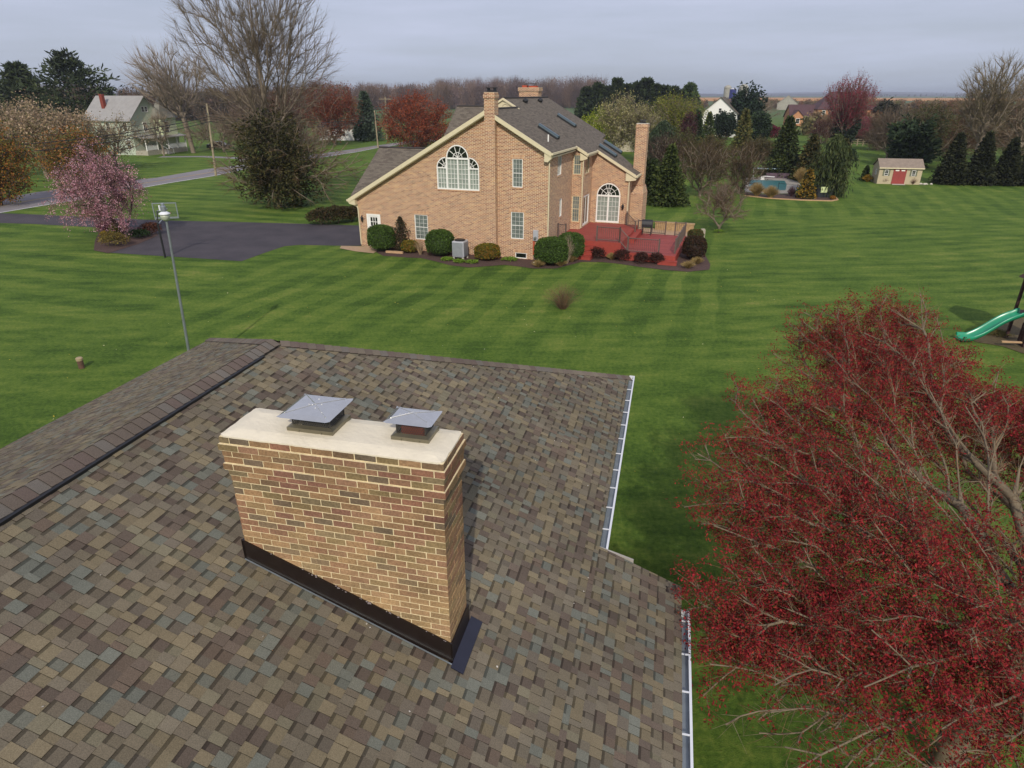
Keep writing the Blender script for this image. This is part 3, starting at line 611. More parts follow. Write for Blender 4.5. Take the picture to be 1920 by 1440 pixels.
def flue_cap(ua, ub, va, vb, lu0, lu1, lv0, lv1, zl, clay):  # last flag: tall terracotta liner, else a low dark one
    base = MB(XF); zb = 7.018
    base.box(va, vb, ua, ua + 0.012, zb, zb + 0.045); base.box(va, vb, ub - 0.012, ub, zb, zb + 0.045)
    base.box(va, va + 0.012, ua + 0.012, ub - 0.012, zb, zb + 0.045); base.box(vb - 0.012, vb, ua + 0.012, ub - 0.012, zb, zb + 0.045)
    w = 0.045
    base.prism([(va, ua, zb + 0.045), (vb, ua, zb + 0.045), (vb - w, ua + w, zb + 0.062), (va + w, ua + w, zb + 0.062)], (0, 0, 0.003))
    base.prism([(vb, ub, zb + 0.045), (va, ub, zb + 0.045), (va + w, ub - w, zb + 0.062), (vb - w, ub - w, zb + 0.062)], (0, 0, 0.003))
    base.prism([(vb, ua, zb + 0.045), (vb, ub, zb + 0.045), (vb - w, ub - w, zb + 0.062), (vb - w, ua + w, zb + 0.062)], (0, 0, 0.003))
    base.prism([(va, ub, zb + 0.045), (va, ua, zb + 0.045), (va + w, ua + w, zb + 0.062), (va + w, ub - w, zb + 0.062)], (0, 0, 0.003))
    for v_ in (va + (vb - va) * 0.28, va + (vb - va) * 0.76): base.tube([(v_, ua - 0.012, zb + 0.022), (v_, ua, zb + 0.022)], 0.006, 6)
    base.build('cap_base', plain('brown_grey_steel', hexc('#857f6c'), 0.35, metal=0.7, noise=0.12), chimney)
    sc = MB(XF); z0, z1 = zb + 0.06, zl - 0.005
    c = [(va + w, ua + w), (vb - w, ua + w), (vb - w, ub - w), (va + w, ub - w)]
    for k in range(4):
        A = Vector((*c[k], 0)); B = Vector((*c[(k + 1) % 4], 0)); ln = (B - A).length; n = max(3, int(ln / 0.024)); d = (B - A).normalized()
        H_ = z1 - z0; m = n + 8
        for q in range(-9, n + 1):
            for sg in (1, -1):
                s0, s1 = q * 0.024, q * 0.024 + H_ * 0.62
                if sg < 0: s0, s1 = s1, s0
                ta, tb = 0.0, 1.0
                # clip to the panel
                def cl(s, e): return max(0.0, min(ln, s))
                if max(s0, s1) < 0 or min(s0, s1) > ln: continue
                za, zb_ = z0, z1
                if s0 < 0: za = z0 + (0 - s0) / (s1 - s0) * H_; s0 = 0
                if s0 > ln: za = z0 + (ln - s0) / (s1 - s0) * H_; s0 = ln
                if s1 < 0: zb_ = za + (0 - s0) / (s1 - s0) * (z1 - za); s1 = 0
                if s1 > ln: zb_ = za + (ln - s0) / (s1 - s0) * (z1 - za); s1 = ln
                P0 = A + d * s0; P1 = A + d * s1
                sc.tube([(P0.x, P0.y, za), (P1.x, P1.y, zb_)], 0.0036, 4, caps=False)
    for p in c: sc.tube([(p[0], p[1], z0), (p[0], p[1], z1)], 0.006, 5)
    sc.build('screen', plain('mesh_steel', hexc('#4a4844'), 0.4, metal=0.5), chimney)
    fq = MB(XF)
    if clay: fq.box(va + w + 0.03, vb - w - 0.03, ua + w + 0.03, ub - w - 0.03, zb, zb + 0.13)
    else: fq.box(va + w + 0.06, vb - w - 0.06, ua + w + 0.05, ub - w - 0.05, zb, zb + 0.05)
    fq.build('flue_liner', M['terra'] if clay else M['dark'], chimney, bevel=0.008)
    ld = MB(XF); cx, cy = (lv0 + lv1) / 2, (lu0 + lu1) / 2; f = 0.055; ap_ = (cx, cy, zl + 0.034)
    O = [(lv0, lu0), (lv1, lu0), (lv1, lu1), (lv0, lu1)]; I = [(lv0 + f, lu0 + f), (lv1 - f, lu0 + f), (lv1 - f, lu1 - f), (lv0 + f, lu1 - f)]
    for k in range(4):
        a, b = I[k], I[(k + 1) % 4]; oa, ob = O[k], O[(k + 1) % 4]
        ld.face([(*a, zl + 0.014), (*b, zl + 0.014), ap_])
        # folded-down edge; its corners are notched
        t = 0.06
        oa2 = (oa[0] + (ob[0] - oa[0]) * t, oa[1] + (ob[1] - oa[1]) * t); ob2 = (ob[0] + (oa[0] - ob[0]) * t, ob[1] + (oa[1] - ob[1]) * t)
        ld.face([(*oa2, zl - 0.014), (*ob2, zl - 0.014), (*b, zl + 0.014), (*a, zl + 0.014)])
        ld.face([(*a, zl + 0.014), (*oa2, zl - 0.014), (*oa, zl - 0.004)])
        ld.face([(*b, zl + 0.014), (*ob, zl - 0.004), (*ob2, zl - 0.014)])
        # cross-break crease
        dv = Vector((ap_[0] - a[0], ap_[1] - a[1], 0)).normalized()
        ld.tube([(*a, zl + 0.016), (ap_[0], ap_[1], ap_[2] + 0.002)], 0.005, 6)
    for q in range(6):
        px_, py_ = cx + (rb.random() - 0.5) * (lv1 - lv0) * 0.55, cy + (rb.random() - 0.5) * (lu1 - lu0) * 0.55
        h_ = zl + 0.035 - 0.020 * max(abs(px_ - cx) / ((lv1 - lv0) / 2 - f), abs(py_ - cy) / ((lu1 - lu0) / 2 - f))
        ld.lathe([(0.007, 0), (0.005, 0.004), (0.001, 0.005)], (px_, py_, h_), 8)
    ld.build('cap_lid', M['steel'], chimney)
flue_cap(4.87, 5.25, -3.385, -2.90, 4.80, 5.33, -3.43, -2.89, 7.215, False)
flue_cap(4.935, 5.23, -2.335, -1.958, 4.93, 5.27, -2.40, -1.93, 7.215, True)

# ------------------------------------------------------------------ windows and doors
def fbox(mb, fn, ua, ub, wa, wb, da, db, col=None, mi=0):
    P = [fn(ua, wa, da), fn(ub, wa, da), fn(ub, wb, da), fn(ua, wb, da), fn(ua, wa, db), fn(ub, wa, db), fn(ub, wb, db), fn(ua, wb, db)]
    i = [mb.vert(p) for p in P]
    for q in ((0, 3, 2, 1), (4, 5, 6, 7), (0, 1, 5, 4), (1, 2, 6, 5), (2, 3, 7, 6), (3, 0, 4, 7)): mb.faces_idx([i[k] for k in q], col, mi)
def window(parent, fn, ua, ub, wa, wb, nx=3, nz=4, mid=True, fm='white', gm='glass', fw=0.045, d=-0.05, bar=0.009, name='window', xf=None):
    w = MB(xf)
    fbox(w, fn, ua, ua + fw, wa, wb, d - 0.02, d + 0.03); fbox(w, fn, ub - fw, ub, wa, wb, d - 0.02, d + 0.03)
    fbox(w, fn, ua + fw, ub - fw, wa, wa + fw, d - 0.02, d + 0.035); fbox(w, fn, ua + fw, ub - fw, wb - fw, wb, d - 0.02, d + 0.028)
    W_, H_ = ub - ua - 2 * fw, wb - wa - 2 * fw
    for k in range(1, nx): x = ua + fw + W_ * k / nx; fbox(w, fn, x - bar / 2, x + bar / 2, wa + fw, wb - fw, d - 0.012, d + 0.006)
    for k in range(1, nz):
        z = wa + fw + H_ * k / nz; b2 = 0.035 if (mid and k == nz // 2) else bar
        fbox(w, fn, ua + fw, ub - fw, z - b2 / 2, z + b2 / 2, d - 0.014, d + (0.015 if b2 > bar else 0.009))
    o = w.build(name, M[fm], parent)
    g = MB(xf); fbox(g, fn, ua + fw * 0.5, ub - fw * 0.5, wa + fw * 0.5, wb - fw * 0.5, d - 0.03, d - 0.018); g.build('pane', M[gm], o)
    return o
def rect(a, b, c, d): return [(a, c), (b, c), (b, d), (a, d)]

# ------------------------------------------------------------------ large brick house
AL = R(19.7)
bh = thing('brick_house', 'large two-storey pink-tan brick house with tall gable wall and grey-brown roof beside the red deck', 'house', (-10.86, 46.57, 0), -AL)
fF = lambda b0: (lambda u, w, d: Vector((u, b0 - d, w)))       # wall facing -b
fR = lambda a0: (lambda u, w, d: Vector((a0 + d, u, w)))       # wall facing +a
zP = lambda a: 14.788 - 0.5655 * a
zL = lambda a: 3.60 + 0.5545 * a
# palladian opening outline
def arc(cx, cz, r, t0, t1, n=10): return [(cx + r * math.cos(R(t0 + (t1 - t0) * k / n)), cz + r * math.sin(R(t0 + (t1 - t0) * k / n))) for k in range(n + 1)]
pal = [(6.30, 4.25), (9.30, 4.25), (9.30, 5.60)] + arc(8.62, 5.60, 0.68, 0, 68, 7)[1:] + [(8.58, 6.22)] + arc(7.80, 6.25, 0.78, 0, 180, 16) + [(7.02, 6.22)] + arc(6.98, 5.60, 0.68, 112, 180, 7)[:-1] + [(6.30, 5.60)]
front_holes = [rect(0.66, 1.74, 0.06, 2.32), rect(4.42, 5.42, 0.80, 2.48), rect(11.46, 12.34, 1.32, 3.04), rect(11.56, 12.24, 4.58, 6.30), rect(11.76, 12.56, 0.05, 0.42), pal]
mb = MB()
mb.holed([(0, 0), (13.95, 0), (13.95, 6.75), (9.99, 8.98), (0, 3.42)], front_holes, fF(0), 0.10)
# garage side, right-hand walls that step out, rear walls
mb.face([(0, 9, 0), (0, 0, 0), (0, 0, 3.42), (0, 4.4, 6.2), (0, 9, 3.42)])
mb.holed([(0, 0), (5.8, 0), (5.8, 6.75), (0, 6.75)], [rect(2.0, 2.95, 5.15, 6.35), rect(2.7, 3.3, 2.4, 3.6)], fR(13.95), 0.10)
mb.holed([(13.95, 0), (14.65, 0), (14.65, zP(14.65) - 0.14), (13.95, zP(13.95) - 0.14)], [rect(14.02, 14.56, 4.86, 6.16), rect(14.02, 14.56, 1.6, 3.4)], fF(5.8), 0.08)
mb.holed([(5.8, 0), (8.9, 0), (8.9, 6.3), (5.8, 6.3)], [rect(6.75, 7.95, 4.80, 5.98), rect(6.6, 8.35, 1.16, 3.30)], fR(14.65), 0.10)
dcx, dhw = 15.98, 0.89
dh = [(dcx - dhw, 1.14), (dcx + dhw, 1.14), (dcx + dhw, 3.10)] + arc(dcx, 3.10, dhw, 0, 180, 18)[1:-1] + [(dcx - dhw, 3.10)]
mb.holed([(14.65, 0), (17.4, 0), (17.4, zP(17.4) - 0.14), (14.65, zP(14.65) - 0.14)], [dh], fF(8.9), 0.10)
mb.face([(17.4, 8.9, 0), (17.4, 13.6, 0), (17.4, 13.6, 4.8), (17.4, 8.9, 4.8)])
mb.face([(17.4, 13.6, 0), (0, 13.6, 0), (0, 13.6, 3.3), (17.4, 13.6, 4.8)][::1])
mb.face([(14.0, 15.9, 0), (3.6, 15.9, 0), (3.6, 15.9, 6.6), (14.0, 15.9, 6.6)]); mb.face([(3.6, 15.9, 0), (3.6, 4.5, 0), (3.6, 4.5, 5.2), (3.6, 10, 8.9), (3.6, 15.9, 5.2)])
mb.face([(13.9, 13.6, 4.6), (13.9, 15.9, 4.6), (13.9, 15.9, 6.7), (13.9, 13.6, 6.7)])
mb.build('wall', M['brick_far'], bh)
# soldier courses over the openings, brick sills below
def lintel(fn, a, b, z, h=0.24): m_ = MB(); fbox(m_, fn, a - 0.12, b + 0.12, z, z + h, -0.02, 0.006); return m_.build('lintel', M['soldier'], bh)
def sill(fn, a, b, z): m_ = MB(); fbox(m_, fn, a - 0.05, b + 0.05, z - 0.09, z, -0.04, 0.035); return m_.build('sill', M['soldier'], bh)
for (a, b, z) in ((0.66, 1.74, 2.32), (4.42, 5.42, 2.48), (11.46, 12.34, 3.04), (11.56, 12.24, 6.30), (11.76, 12.56, 0.42)): lintel(fF(0), a, b, z)
for (a, b, z) in ((4.42, 5.42, 0.80), (11.46, 12.34, 1.32), (11.56, 12.24, 4.58), (6.30, 9.30, 4.25)): sill(fF(0), a, b, z)
sill(fR(13.95), 2.0, 2.95, 5.15); sill(fR(13.95), 2.7, 3.3, 2.4); sill(fF(5.8), 14.02, 14.56, 4.86); sill(fF(5.8), 14.02, 14.56, 1.6); sill(fR(14.65), 6.75, 7.95, 4.8)
window(bh, fF(0), 4.42, 5.42, 0.80, 2.48, 3, 6, fm='white', gm='glass'); window(bh, fF(0), 11.46, 12.34, 1.32, 3.04, 3, 6, fm='white', gm='glass')
window(bh, fF(0), 11.56, 12.24, 4.58, 6.30, 3, 6, fm='white', gm='glass'); window(bh, fF(0), 11.76, 12.56, 0.05, 0.42, 1, 1, fm='white', gm='glass_dark')
window(bh, fR(13.95), 2.0, 2.95, 5.15, 6.35, 3, 1, fm='white', gm='glass'); window(bh, fR(13.95), 2.7, 3.3, 2.4, 3.6, 2, 1, fm='white')
window(bh, fF(5.8), 14.02, 14.56, 4.86, 6.16, 3, 4, fm='cream'); window(bh, fF(5.8), 14.02, 14.56, 1.6, 3.4, 3, 6, fm='cream')
window(bh, fR(14.65), 6.75, 7.95, 4.8, 5.98, 2, 1, fm='cream', gm='glass_dark')
# side sliding door (white)
dd = window(bh, fR(14.65), 6.6, 8.35, 1.16, 3.30, 2, 1, fm='white', gm='glass_dark', fw=0.12, bar=0.10, name='sliding_door')
# garage side door with nine lights
gd = MB(); f = fF(0)
fbox(gd, f, 0.66, 0.78, 0.06, 2.32, -0.06, 0.03); fbox(gd, f, 1.62, 1.74, 0.06, 2.32, -0.06, 0.03); fbox(gd, f, 0.78, 1.62, 2.20, 2.32, -0.06, 0.028)
fbox(gd, f, 0.78, 1.62, 0.06, 1.16, -0.06, -0.02); fbox(gd, f, 0.78, 0.92, 1.16, 2.20, -0.06, -0.02); fbox(gd, f, 1.48, 1.62, 1.16, 2.20, -0.06, -0.02); fbox(gd, f, 0.92, 1.48, 2.09, 2.20, -0.06, -0.02)
for k in (1, 2): fbox(gd, f, 0.92 + 0.187 * k - 0.018, 0.92 + 0.187 * k + 0.018, 1.16, 2.09, -0.055, -0.024); fbox(gd, f, 0.92, 1.48, 1.16 + 0.31 * k - 0.018, 1.16 + 0.31 * k + 0.018, -0.055, -0.022)
gdo = gd.build('door', M['white'], bh)
p_ = MB(); fbox(p_, f, 0.92, 1.48, 1.16, 2.09, -0.062, -0.05); p_.build('pane', M['glass_dark'], gdo)
h_ = MB(); h_.lathe([(0.03, 0), (0.035, 0.02), (0.02, 0.05)], (0.85, 0.0, 1.02), 8); h_.build('handle', M['dark'], gdo)
# palladian window: frame, muntins, panes
pw = MB(); d0, d1 = -0.06, 0.035
def ring_(mb, fn, cx, cz, r0, r1, t0, t1, n, da, db):
    for k in range(n):
        a0, a1 = R(t0 + (t1 - t0) * k / n), R(t0 + (t1 - t0) * (k + 1) / n)
        P = [(cx + r * math.cos(a), cz + r * math.sin(a)) for r, a in ((r0, a0), (r1, a0), (r1, a1), (r0, a1))]
        lo = [mb.vert(fn(u, w, da)) for u, w in P]; hi = [mb.vert(fn(u, w, db)) for u, w in P]
        mb.faces_idx(hi); mb.faces_idx([lo[0], lo[1], hi[1], hi[0]]); mb.faces_idx([lo[2], lo[3], hi[3], hi[2]])
def spoke(mb, fn, cx, cz, r0, r1, t, w, da, db):
    a = R(t); c, s_ = math.cos(a), math.sin(a)
    P = [(cx + r0 * c - w * s_, cz + r0 * s_ + w * c), (cx + r1 * c - w * s_, cz + r1 * s_ + w * c), (cx + r1 * c + w * s_, cz + r1 * s_ - w * c), (cx + r0 * c + w * s_, cz + r0 * s_ - w * c)]
    mb.prism([fn(u, v, da) for u, v in P], Vector(fn(0, 0, db)) - Vector(fn(0, 0, da)))
fbox(pw, f, 6.30, 6.37, 4.25, 5.60, d0, d1); fbox(pw, f, 9.23, 9.30, 4.25, 5.60, d0, d1); fbox(pw, f, 6.37, 9.23, 4.25, 4.33, d0, d1)
fbox(pw, f, 6.96, 7.07, 4.33, 6.20, d0, d1); fbox(pw, f, 8.53, 8.64, 4.33, 6.20, d0, d1); fbox(pw, f, 7.76, 7.84, 4.33, 6.13, d0, d1 - 0.004)
fbox(pw, f, 7.02, 8.58, 6.14, 6.25, d0, d1 + 0.003); fbox(pw, f, 6.30, 6.96, 5.56, 5.64, d0, d1 + 0.002); fbox(pw, f, 8.64, 9.30, 5.56, 5.64, d0, d1 + 0.002)
ring_(pw, f, 7.80, 6.25, 0.71, 0.785, 0, 180, 18, d0, d1); ring_(pw, f, 7.80, 6.25, 0.30, 0.335, 0, 180, 12, d0, -0.01)
ring_(pw, f, 6.98, 5.60, 0.615, 0.685, 92, 180, 9, d0, d1); ring_(pw, f, 8.62, 5.60, 0.615, 0.685, 0, 88, 9, d0, d1)
ring_(pw, f, 6.96, 5.64, 0.26, 0.29, 92, 180, 6, d0, -0.01); ring_(pw, f, 8.64, 5.64, 0.26, 0.29, 0, 88, 6, d0, -0.01)
for t in (36, 72, 108, 144): spoke(pw, f, 7.80, 6.25, 0.02, 0.72, t, 0.014, d0, -0.008)
for t in (120, 150): spoke(pw, f, 6.96, 5.64, 0.02, 0.60, t, 0.012, d0, -0.008)
for t in (30, 60): spoke(pw, f, 8.64, 5.64, 0.02, 0.60, t, 0.012, d0, -0.008)
for (a, b, t, nx, nz) in ((6.37, 6.96, 5.56, 3, 4), (7.07, 7.76, 6.14, 3, 6), (7.84, 8.53, 6.14, 3, 6), (8.64, 9.23, 5.56, 3, 4)):
    for k in range(1, nx): x = a + (b - a) * k / nx; fbox(pw, f, x - 0.011, x + 0.011, 4.33, t, -0.055, -0.02)
    for k in range(1, nz): z = 4.33 + (t - 4.33) * k / nz; fbox(pw, f, a, b, z - 0.011, z + 0.011, -0.055, -0.017)
pwo = pw.build('arched_window', M['white'], bh)
pg = MB(); fbox(pg, f, 6.33, 9.27, 4.27, 5.58, -0.075, -0.058); fbox(pg, f, 7.0, 8.6, 5.58, 6.2, -0.075, -0.058); pg.build('pane', M['glass_curtain'], pwo)
pg = MB(); pg.prism([f(u, w, -0.075) for u, w in arc(7.80, 6.22, 0.75, 0, 180, 16)], (0, -0.017, 0)); pg.prism([f(u, w, -0.078) for u, w in [(6.98, 5.60)] + arc(6.98, 5.60, 0.66, 90, 180, 8)], (0, -0.017, 0)); pg.prism([f(u, w, -0.078) for u, w in [(8.62, 5.60)] + arc(8.62, 5.60, 0.66, 0, 90, 8)], (0, -0.017, 0))
pg.build('pane', M['glass_dark'], pwo)
# arched patio door
f9 = fF(8.9); ad_ = MB()
fbox(ad_, f9, dcx - dhw, dcx - dhw + 0.09, 1.14, 3.10, d0, 0.02); fbox(ad_, f9, dcx + dhw - 0.09, dcx + dhw, 1.14, 3.10, d0, 0.02); fbox(ad_, f9, dcx - 0.06, dcx + 0.06, 1.14, 3.02, d0, 0.012)
fbox(ad_, f9, dcx - dhw, dcx + dhw, 3.02, 3.14, d0, 0.023); fbox(ad_, f9, dcx - dhw + 0.09, dcx + dhw - 0.09, 1.14, 1.26, d0, 0.01)
ring_(ad_, f9, dcx, 3.10, dhw - 0.08, dhw, 0, 180, 20, d0, 0.02); ring_(ad_, f9, dcx, 3.10, 0.22, 0.25, 0, 180, 10, d0, -0.01); ring_(ad_, f9, dcx, 3.10, 0.52, 0.55, 0, 180, 14, d0, -0.01)
for t in (36, 72, 90, 108, 144): spoke(ad_, f9, dcx, 3.12, 0.02, 0.84, t, 0.012, d0, -0.008)
for (a, b) in ((dcx - dhw + 0.09, dcx - 0.06), (dcx + 0.06, dcx + dhw - 0.09)):
    for k in (1, 2): x = a + (b - a) * k / 3; fbox(ad_, f9, x - 0.008, x + 0.008, 1.26, 3.02, -0.055, -0.03)
    for k in (1, 2, 3, 4): z = 1.26 + 1.76 * k / 5; fbox(ad_, f9, a, b, z - 0.008, z + 0.008, -0.055, -0.028)
ado = ad_.build('patio_door', M['white'], bh)
pg = MB(); fbox(pg, f9, dcx - dhw + 0.05, dcx + dhw - 0.05, 1.18, 3.05, -0.075, -0.058); pg.build('pane', M['glass_curtain'], ado)
pg = MB(); pg.prism([f9(u, w, -0.075) for u, w in arc(dcx, 3.06, dhw - 0.04, 0, 180, 18)], (0, -0.017, 0)); pg.build('pane', M['glass_dark'], ado)
# roofs
TH = (0, 0, -0.13)
rm = MB()
def roofP(poly): rm.prism([(a, b, zP(a)) for a, b in poly], TH)
roofP([(9.99, -0.35), (14.2, -0.35), (14.2, 5.65), (15.0, 5.65), (15.0, 8.72), (17.95, 8.72), (17.95, 11.0), (17.1, 11.5), (14.15, 14.1), (13.95, 16.3), (8.95, 16.0), (8.95, 5.5), (9.99, 5.5)][::-1])
rm.prism([(-0.5, -0.35, zL(-0.5)), (9.99, -0.35, zL(9.99)), (9.99, 5.6, zL(9.99)), (-0.5, 5.6, zL(-0.5))], TH)
rm.prism([(-0.5, 0.02, 3.53), (5, 0.02, 3.53), (5, 4.4, 6.38), (-0.5, 4.4, 6.38)], TH); rm.prism([(-0.5, 4.4, 6.38), (5, 4.4, 6.38), (5, 9.4, 3.30), (-0.5, 9.4, 3.30)], TH)
rm.prism([(3.4, 4.6, 9.13 - 5.4 * 0.78), (9.2, 4.6, 9.13 - 5.4 * 0.78), (9.2, 10, 9.13), (3.4, 10, 9.13)], TH); rm.prism([(3.4, 10, 9.13), (9.2, 10, 9.13), (9.2, 16.0, 9.13 - 6 * 0.62), (3.4, 16.0, 9.13 - 6 * 0.62)], TH)
rm.prism([(4.0, 5.5, 9.725 - 4.95 * 0.5655), (8.95, 5.5, 9.725), (8.95, 16.0, 9.725), (4.0, 16.0, 9.725 - 4.95 * 0.5655)], TH)
rm.build('roof', M['roof_far'], bh)
rc = MB()
rc.tube([(9.99, -0.36, 9.16), (9.99, 5.5, 9.16)], 0.07, 6); rc.tube([(-0.5, 4.4, 6.41), (5.2, 4.4, 6.41)], 0.07, 6); rc.tube([(3.4, 10, 9.16), (8.9, 10, 9.16)], 0.07, 6); rc.tube([(8.95, 5.45, 9.76), (8.95, 16.0, 9.76)], 0.07, 6)
rc.build('ridge_cap', plain('dark_ridge', hexc('#3a3534'), 0.9), bh)
# rake boards and eave returns
tr = MB()
def rake(a0, z0, a1, z1, b, h=0.27, t=0.05): tr.prism([(a0, b, z0), (a1, b, z1), (a1, b, z1 - h), (a0, b, z0 - h)], (0, -t, 0))
rake(-0.5, zL(-0.5) + 0.01, 9.99, zL(9.99) + 0.01, -0.345); rake(9.99, zP(9.99) + 0.01, 14.2, zP(14.2) + 0.01, -0.345)
rake(14.2, zP(14.2) + 0.01, 15.0, zP(15.0) + 0.01, 5.655, 0.22); rake(15.0, zP(15.0) + 0.01, 17.95, zP(17.95) + 0.01, 8.725, 0.22)
tr.prism([(-0.5, 0, zL(-0.5) - 0.14), (9.99, 0, zL(9.99) - 0.14), (9.99, 0, zL(9.99) - 0.30), (-0.4, 0, zL(-0.4) - 0.30)], (0, -0.34, 0))
tr.prism([(9.99, 0, zP(9.99) - 0.14), (14.2, 0, zP(14.2) - 0.14), (14.1, 0, zP(14.1) - 0.30), (9.99, 0, zP(9.99) - 0.30)], (0, -0.34, 0))
tr.prism([(-0.5, -0.35, 3.08), (0.0, -0.35, 3.35), (0.02, -0.35, 2.92), (-0.45, -0.35, 2.98)], (0, 0.36, 0)); tr.prism([(14.2, -0.35, 6.50), (13.75, -0.35, 6.72), (13.75, -0.35, 6.22), (13.97, -0.35, 6.18), (14.2, -0.35, 6.40)], (0, 0.36, 0))
tr.prism([(15.0, 5.64, 6.02), (14.5, 5.64, 6.3), (14.5, 5.64, 5.80), (14.68, 5.64, 5.80), (15.0, 5.64, 5.92)], (0, 0.17, 0)); tr.prism([(17.95, 8.72, 4.38), (17.2, 8.72, 4.78), (17.2, 8.72, 4.22), (17.45, 8.72, 4.20), (17.95, 8.72, 4.28)], (0, 0.2, 0))
tr.box(13.96, 14.19, -0.34, 5.6, 6.42, 6.50); tr.box(14.66, 14.98, 5.82, 8.7, 6.0, 6.08); tr.box(17.41, 17.92, 8.92, 10.4, 4.32, 4.40); tr.box(-0.5, -0.02, 0.02, 9.2, 3.0, 3.08)
tr.build('rake_board', M['cream'], bh)
gt = MB()
for q_ in ((14.20, 14.32, -0.4, 5.62, 6.60, 6.72), (15.0, 15.12, 5.62, 8.68, 6.15, 6.27), (17.95, 18.07, 8.68, 10.45, 4.48, 4.60), (-0.62, -0.5, -0.4, 9.3, 3.16, 3.28)): gt = MB(); gt.box(*q_); gt.build('gutter', M['cream'], bh)
for pts in ([(14.26, -0.30, 6.60), (14.05, -0.06, 6.30), (14.0, -0.05, 6.1), (14.0, -0.05, 0.3)], [(15.06, 5.7, 6.15), (14.80, 5.74, 5.9), (14.72, 5.74, 5.7), (14.72, 5.74, 1.2)], [(18.0, 8.8, 4.5), (17.55, 8.84, 4.25), (17.46, 8.84, 4.1), (17.46, 8.84, 1.2)], [(-0.56, -0.34, 3.16), (-0.42, -0.12, 2.95), (0.0, -0.06, 2.78), (0.05, -0.06, 2.6), (0.05, -0.06, 0.15)]):
    m_ = MB(); m_.tube(pts, 0.045, 6); m_.build('downspout', M['cream'], bh)
# pediment of the upper gable
pd = MB(); yb = 5.5
pd.prism([(7.6, yb, 8.95), (10.0, yb, 9.1), (8.95, yb, 9.66)], (0, -0.05, 0)); pdo = pd.build('pediment', M['cream'], bh)
pt = MB()
for (a0, z0, a1, z1) in ((8.95, 9.76, 10.15, 9.08), (7.5, 8.94, 8.95, 9.76)): pt.prism([(a0, yb - 0.06, z0), (a1, yb - 0.06, z1), (a1, yb - 0.06, z1 - 0.14), (a0, yb - 0.06, z0 - 0.14)], (0, -0.12, 0))
ring_(pt, fF(yb - 0.06), 9.1, 9.12, 0.24, 0.31, 0, 180, 10, 0.0, 0.04); pt.build('trim', M['cream'], pdo)
# chimneys
ck = MB(); ck.box(9.87, 10.55, -0.41, 0.25, 0, 9.76); ck.box(9.83, 10.59, -0.45, 0.29, 9.76, 9.98); ck.box(9.87, 10.55, -0.41, 0.25, 9.98, 10.10)
c1 = ck.build('chimney', M['brick_far'], bh); m_ = MB(); m_.box(9.98, 10.46, -0.22, 0.26, 10.12, 10.20); m_.box(9.94, 10.50, -0.26, 0.30, 10.32, 10.36); m_.box(10.0, 10.05, -0.18, 0.22, 10.20, 10.32); m_.box(10.4, 10.44, -0.18, 0.22, 10.20, 10.32); m_.build('cap', M['dark'], c1)
ck = MB(); ck.box(6.4, 8.1, 16.1, 17.0, 6, 10.42); ck.box(6.33, 8.17, 16.03, 17.07, 10.22, 10.5); c1 = ck.build('chimney', M['brick_far'], bh)
m_ = MB(); m_.box(6.6, 7.0, 16.3, 16.8, 10.5, 10.66); m_.box(7.2, 7.85, 16.3, 16.8, 10.5, 10.62); m_.build('flue_liner', M['terra'], c1)
m_ = MB(); m_.box(6.9, 7.7, 16.3, 16.8, 10.76, 10.80); m_.tube([(6.95, 16.35, 10.6), (6.95, 16.35, 10.77)], 0.02, 4); m_.tube([(7.65, 16.35, 10.6), (7.65, 16.35, 10.77)], 0.02, 4); m_.build('cap', M['dark'], c1)
ck = MB(); ck.box(17.38, 18.22, 10.6, 11.35, 3.3, 8.0); ck.box(17.35, 18.25, 10.57, 11.38, 7.76, 7.86); ck.box(17.41, 18.34, 10.2, 12.2, 0, 3.1)
ck.prism([(17.41, 10.2, 3.1), (18.34, 10.2, 3.1), (18.34, 12.2, 3.1), (17.41, 12.2, 3.1)], (0, 0, 0.01)); ck.face([(17.41, 10.2, 3.11), (18.34, 10.2, 3.11), (18.22, 10.6, 3.7), (17.41, 10.6, 3.7)]); ck.face([(18.34, 10.2, 3.11), (18.34, 12.2, 3.11), (18.22, 11.8, 3.7), (18.22, 10.6, 3.7)])
c1 = ck.build('chimney', M['brick_far'], bh); m_ = MB(); m_.box(17.38, 18.22, 10.6, 11.35, 8.0, 8.05); m_.build('crown', M['concrete'], c1); m_ = MB(); m_.box(17.6, 18.0, 10.8, 11.2, 8.05, 8.17); m_.box(17.55, 18.05, 10.75, 11.25, 8.22, 8.26); m_.build('cap', M['dark'], c1)
# skylights (long, running down the slope), vents, pipe
def skyl(a0, a1, b, w=0.62):
    s_ = MB(); h = 0.16
    P = [(a0, b - w / 2), (a1, b - w / 2), (a1, b + w / 2), (a0, b + w / 2)]
    s_.prism([(a, bb, zP(a)) for a, bb in P], (0.06, 0, 0.11)); o = s_.build('skylight', M['dark'], bh)
    g_ = MB(); n = 6
    for i in range(n):
        t0, t1 = math.pi * i / n, math.pi * (i + 1) / n
        p = lambda t, a: (a + 0.06, b - w / 2 * math.cos(t), zP(a) + 0.11 + h * math.sin(t) * 0.8)
        g_.face([p(t0, a0), p(t1, a0), p(t1, a1), p(t0, a1)])
    g_.face([(a1 + 0.06, b - w / 2 * math.cos(math.pi * i / n), zP(a1) + 0.11 + h * 0.8 * math.sin(math.pi * i / n)) for i in range(n + 1)]); g_.build('pane', M['sky_blue'], o)
skyl(12.0, 13.35, 4.0); skyl(11.2, 12.6, 11.3); skyl(14.8, 16.1, 10.2); skyl(14.6, 16.0, 12.7)
m_ = MB(); m_.tube([(13.35, 1.75, zP(13.35)), (13.35, 1.75, zP(13.35) + 0.42)], 0.045, 8); m_.build('vent_pipe', M['white'], bh)
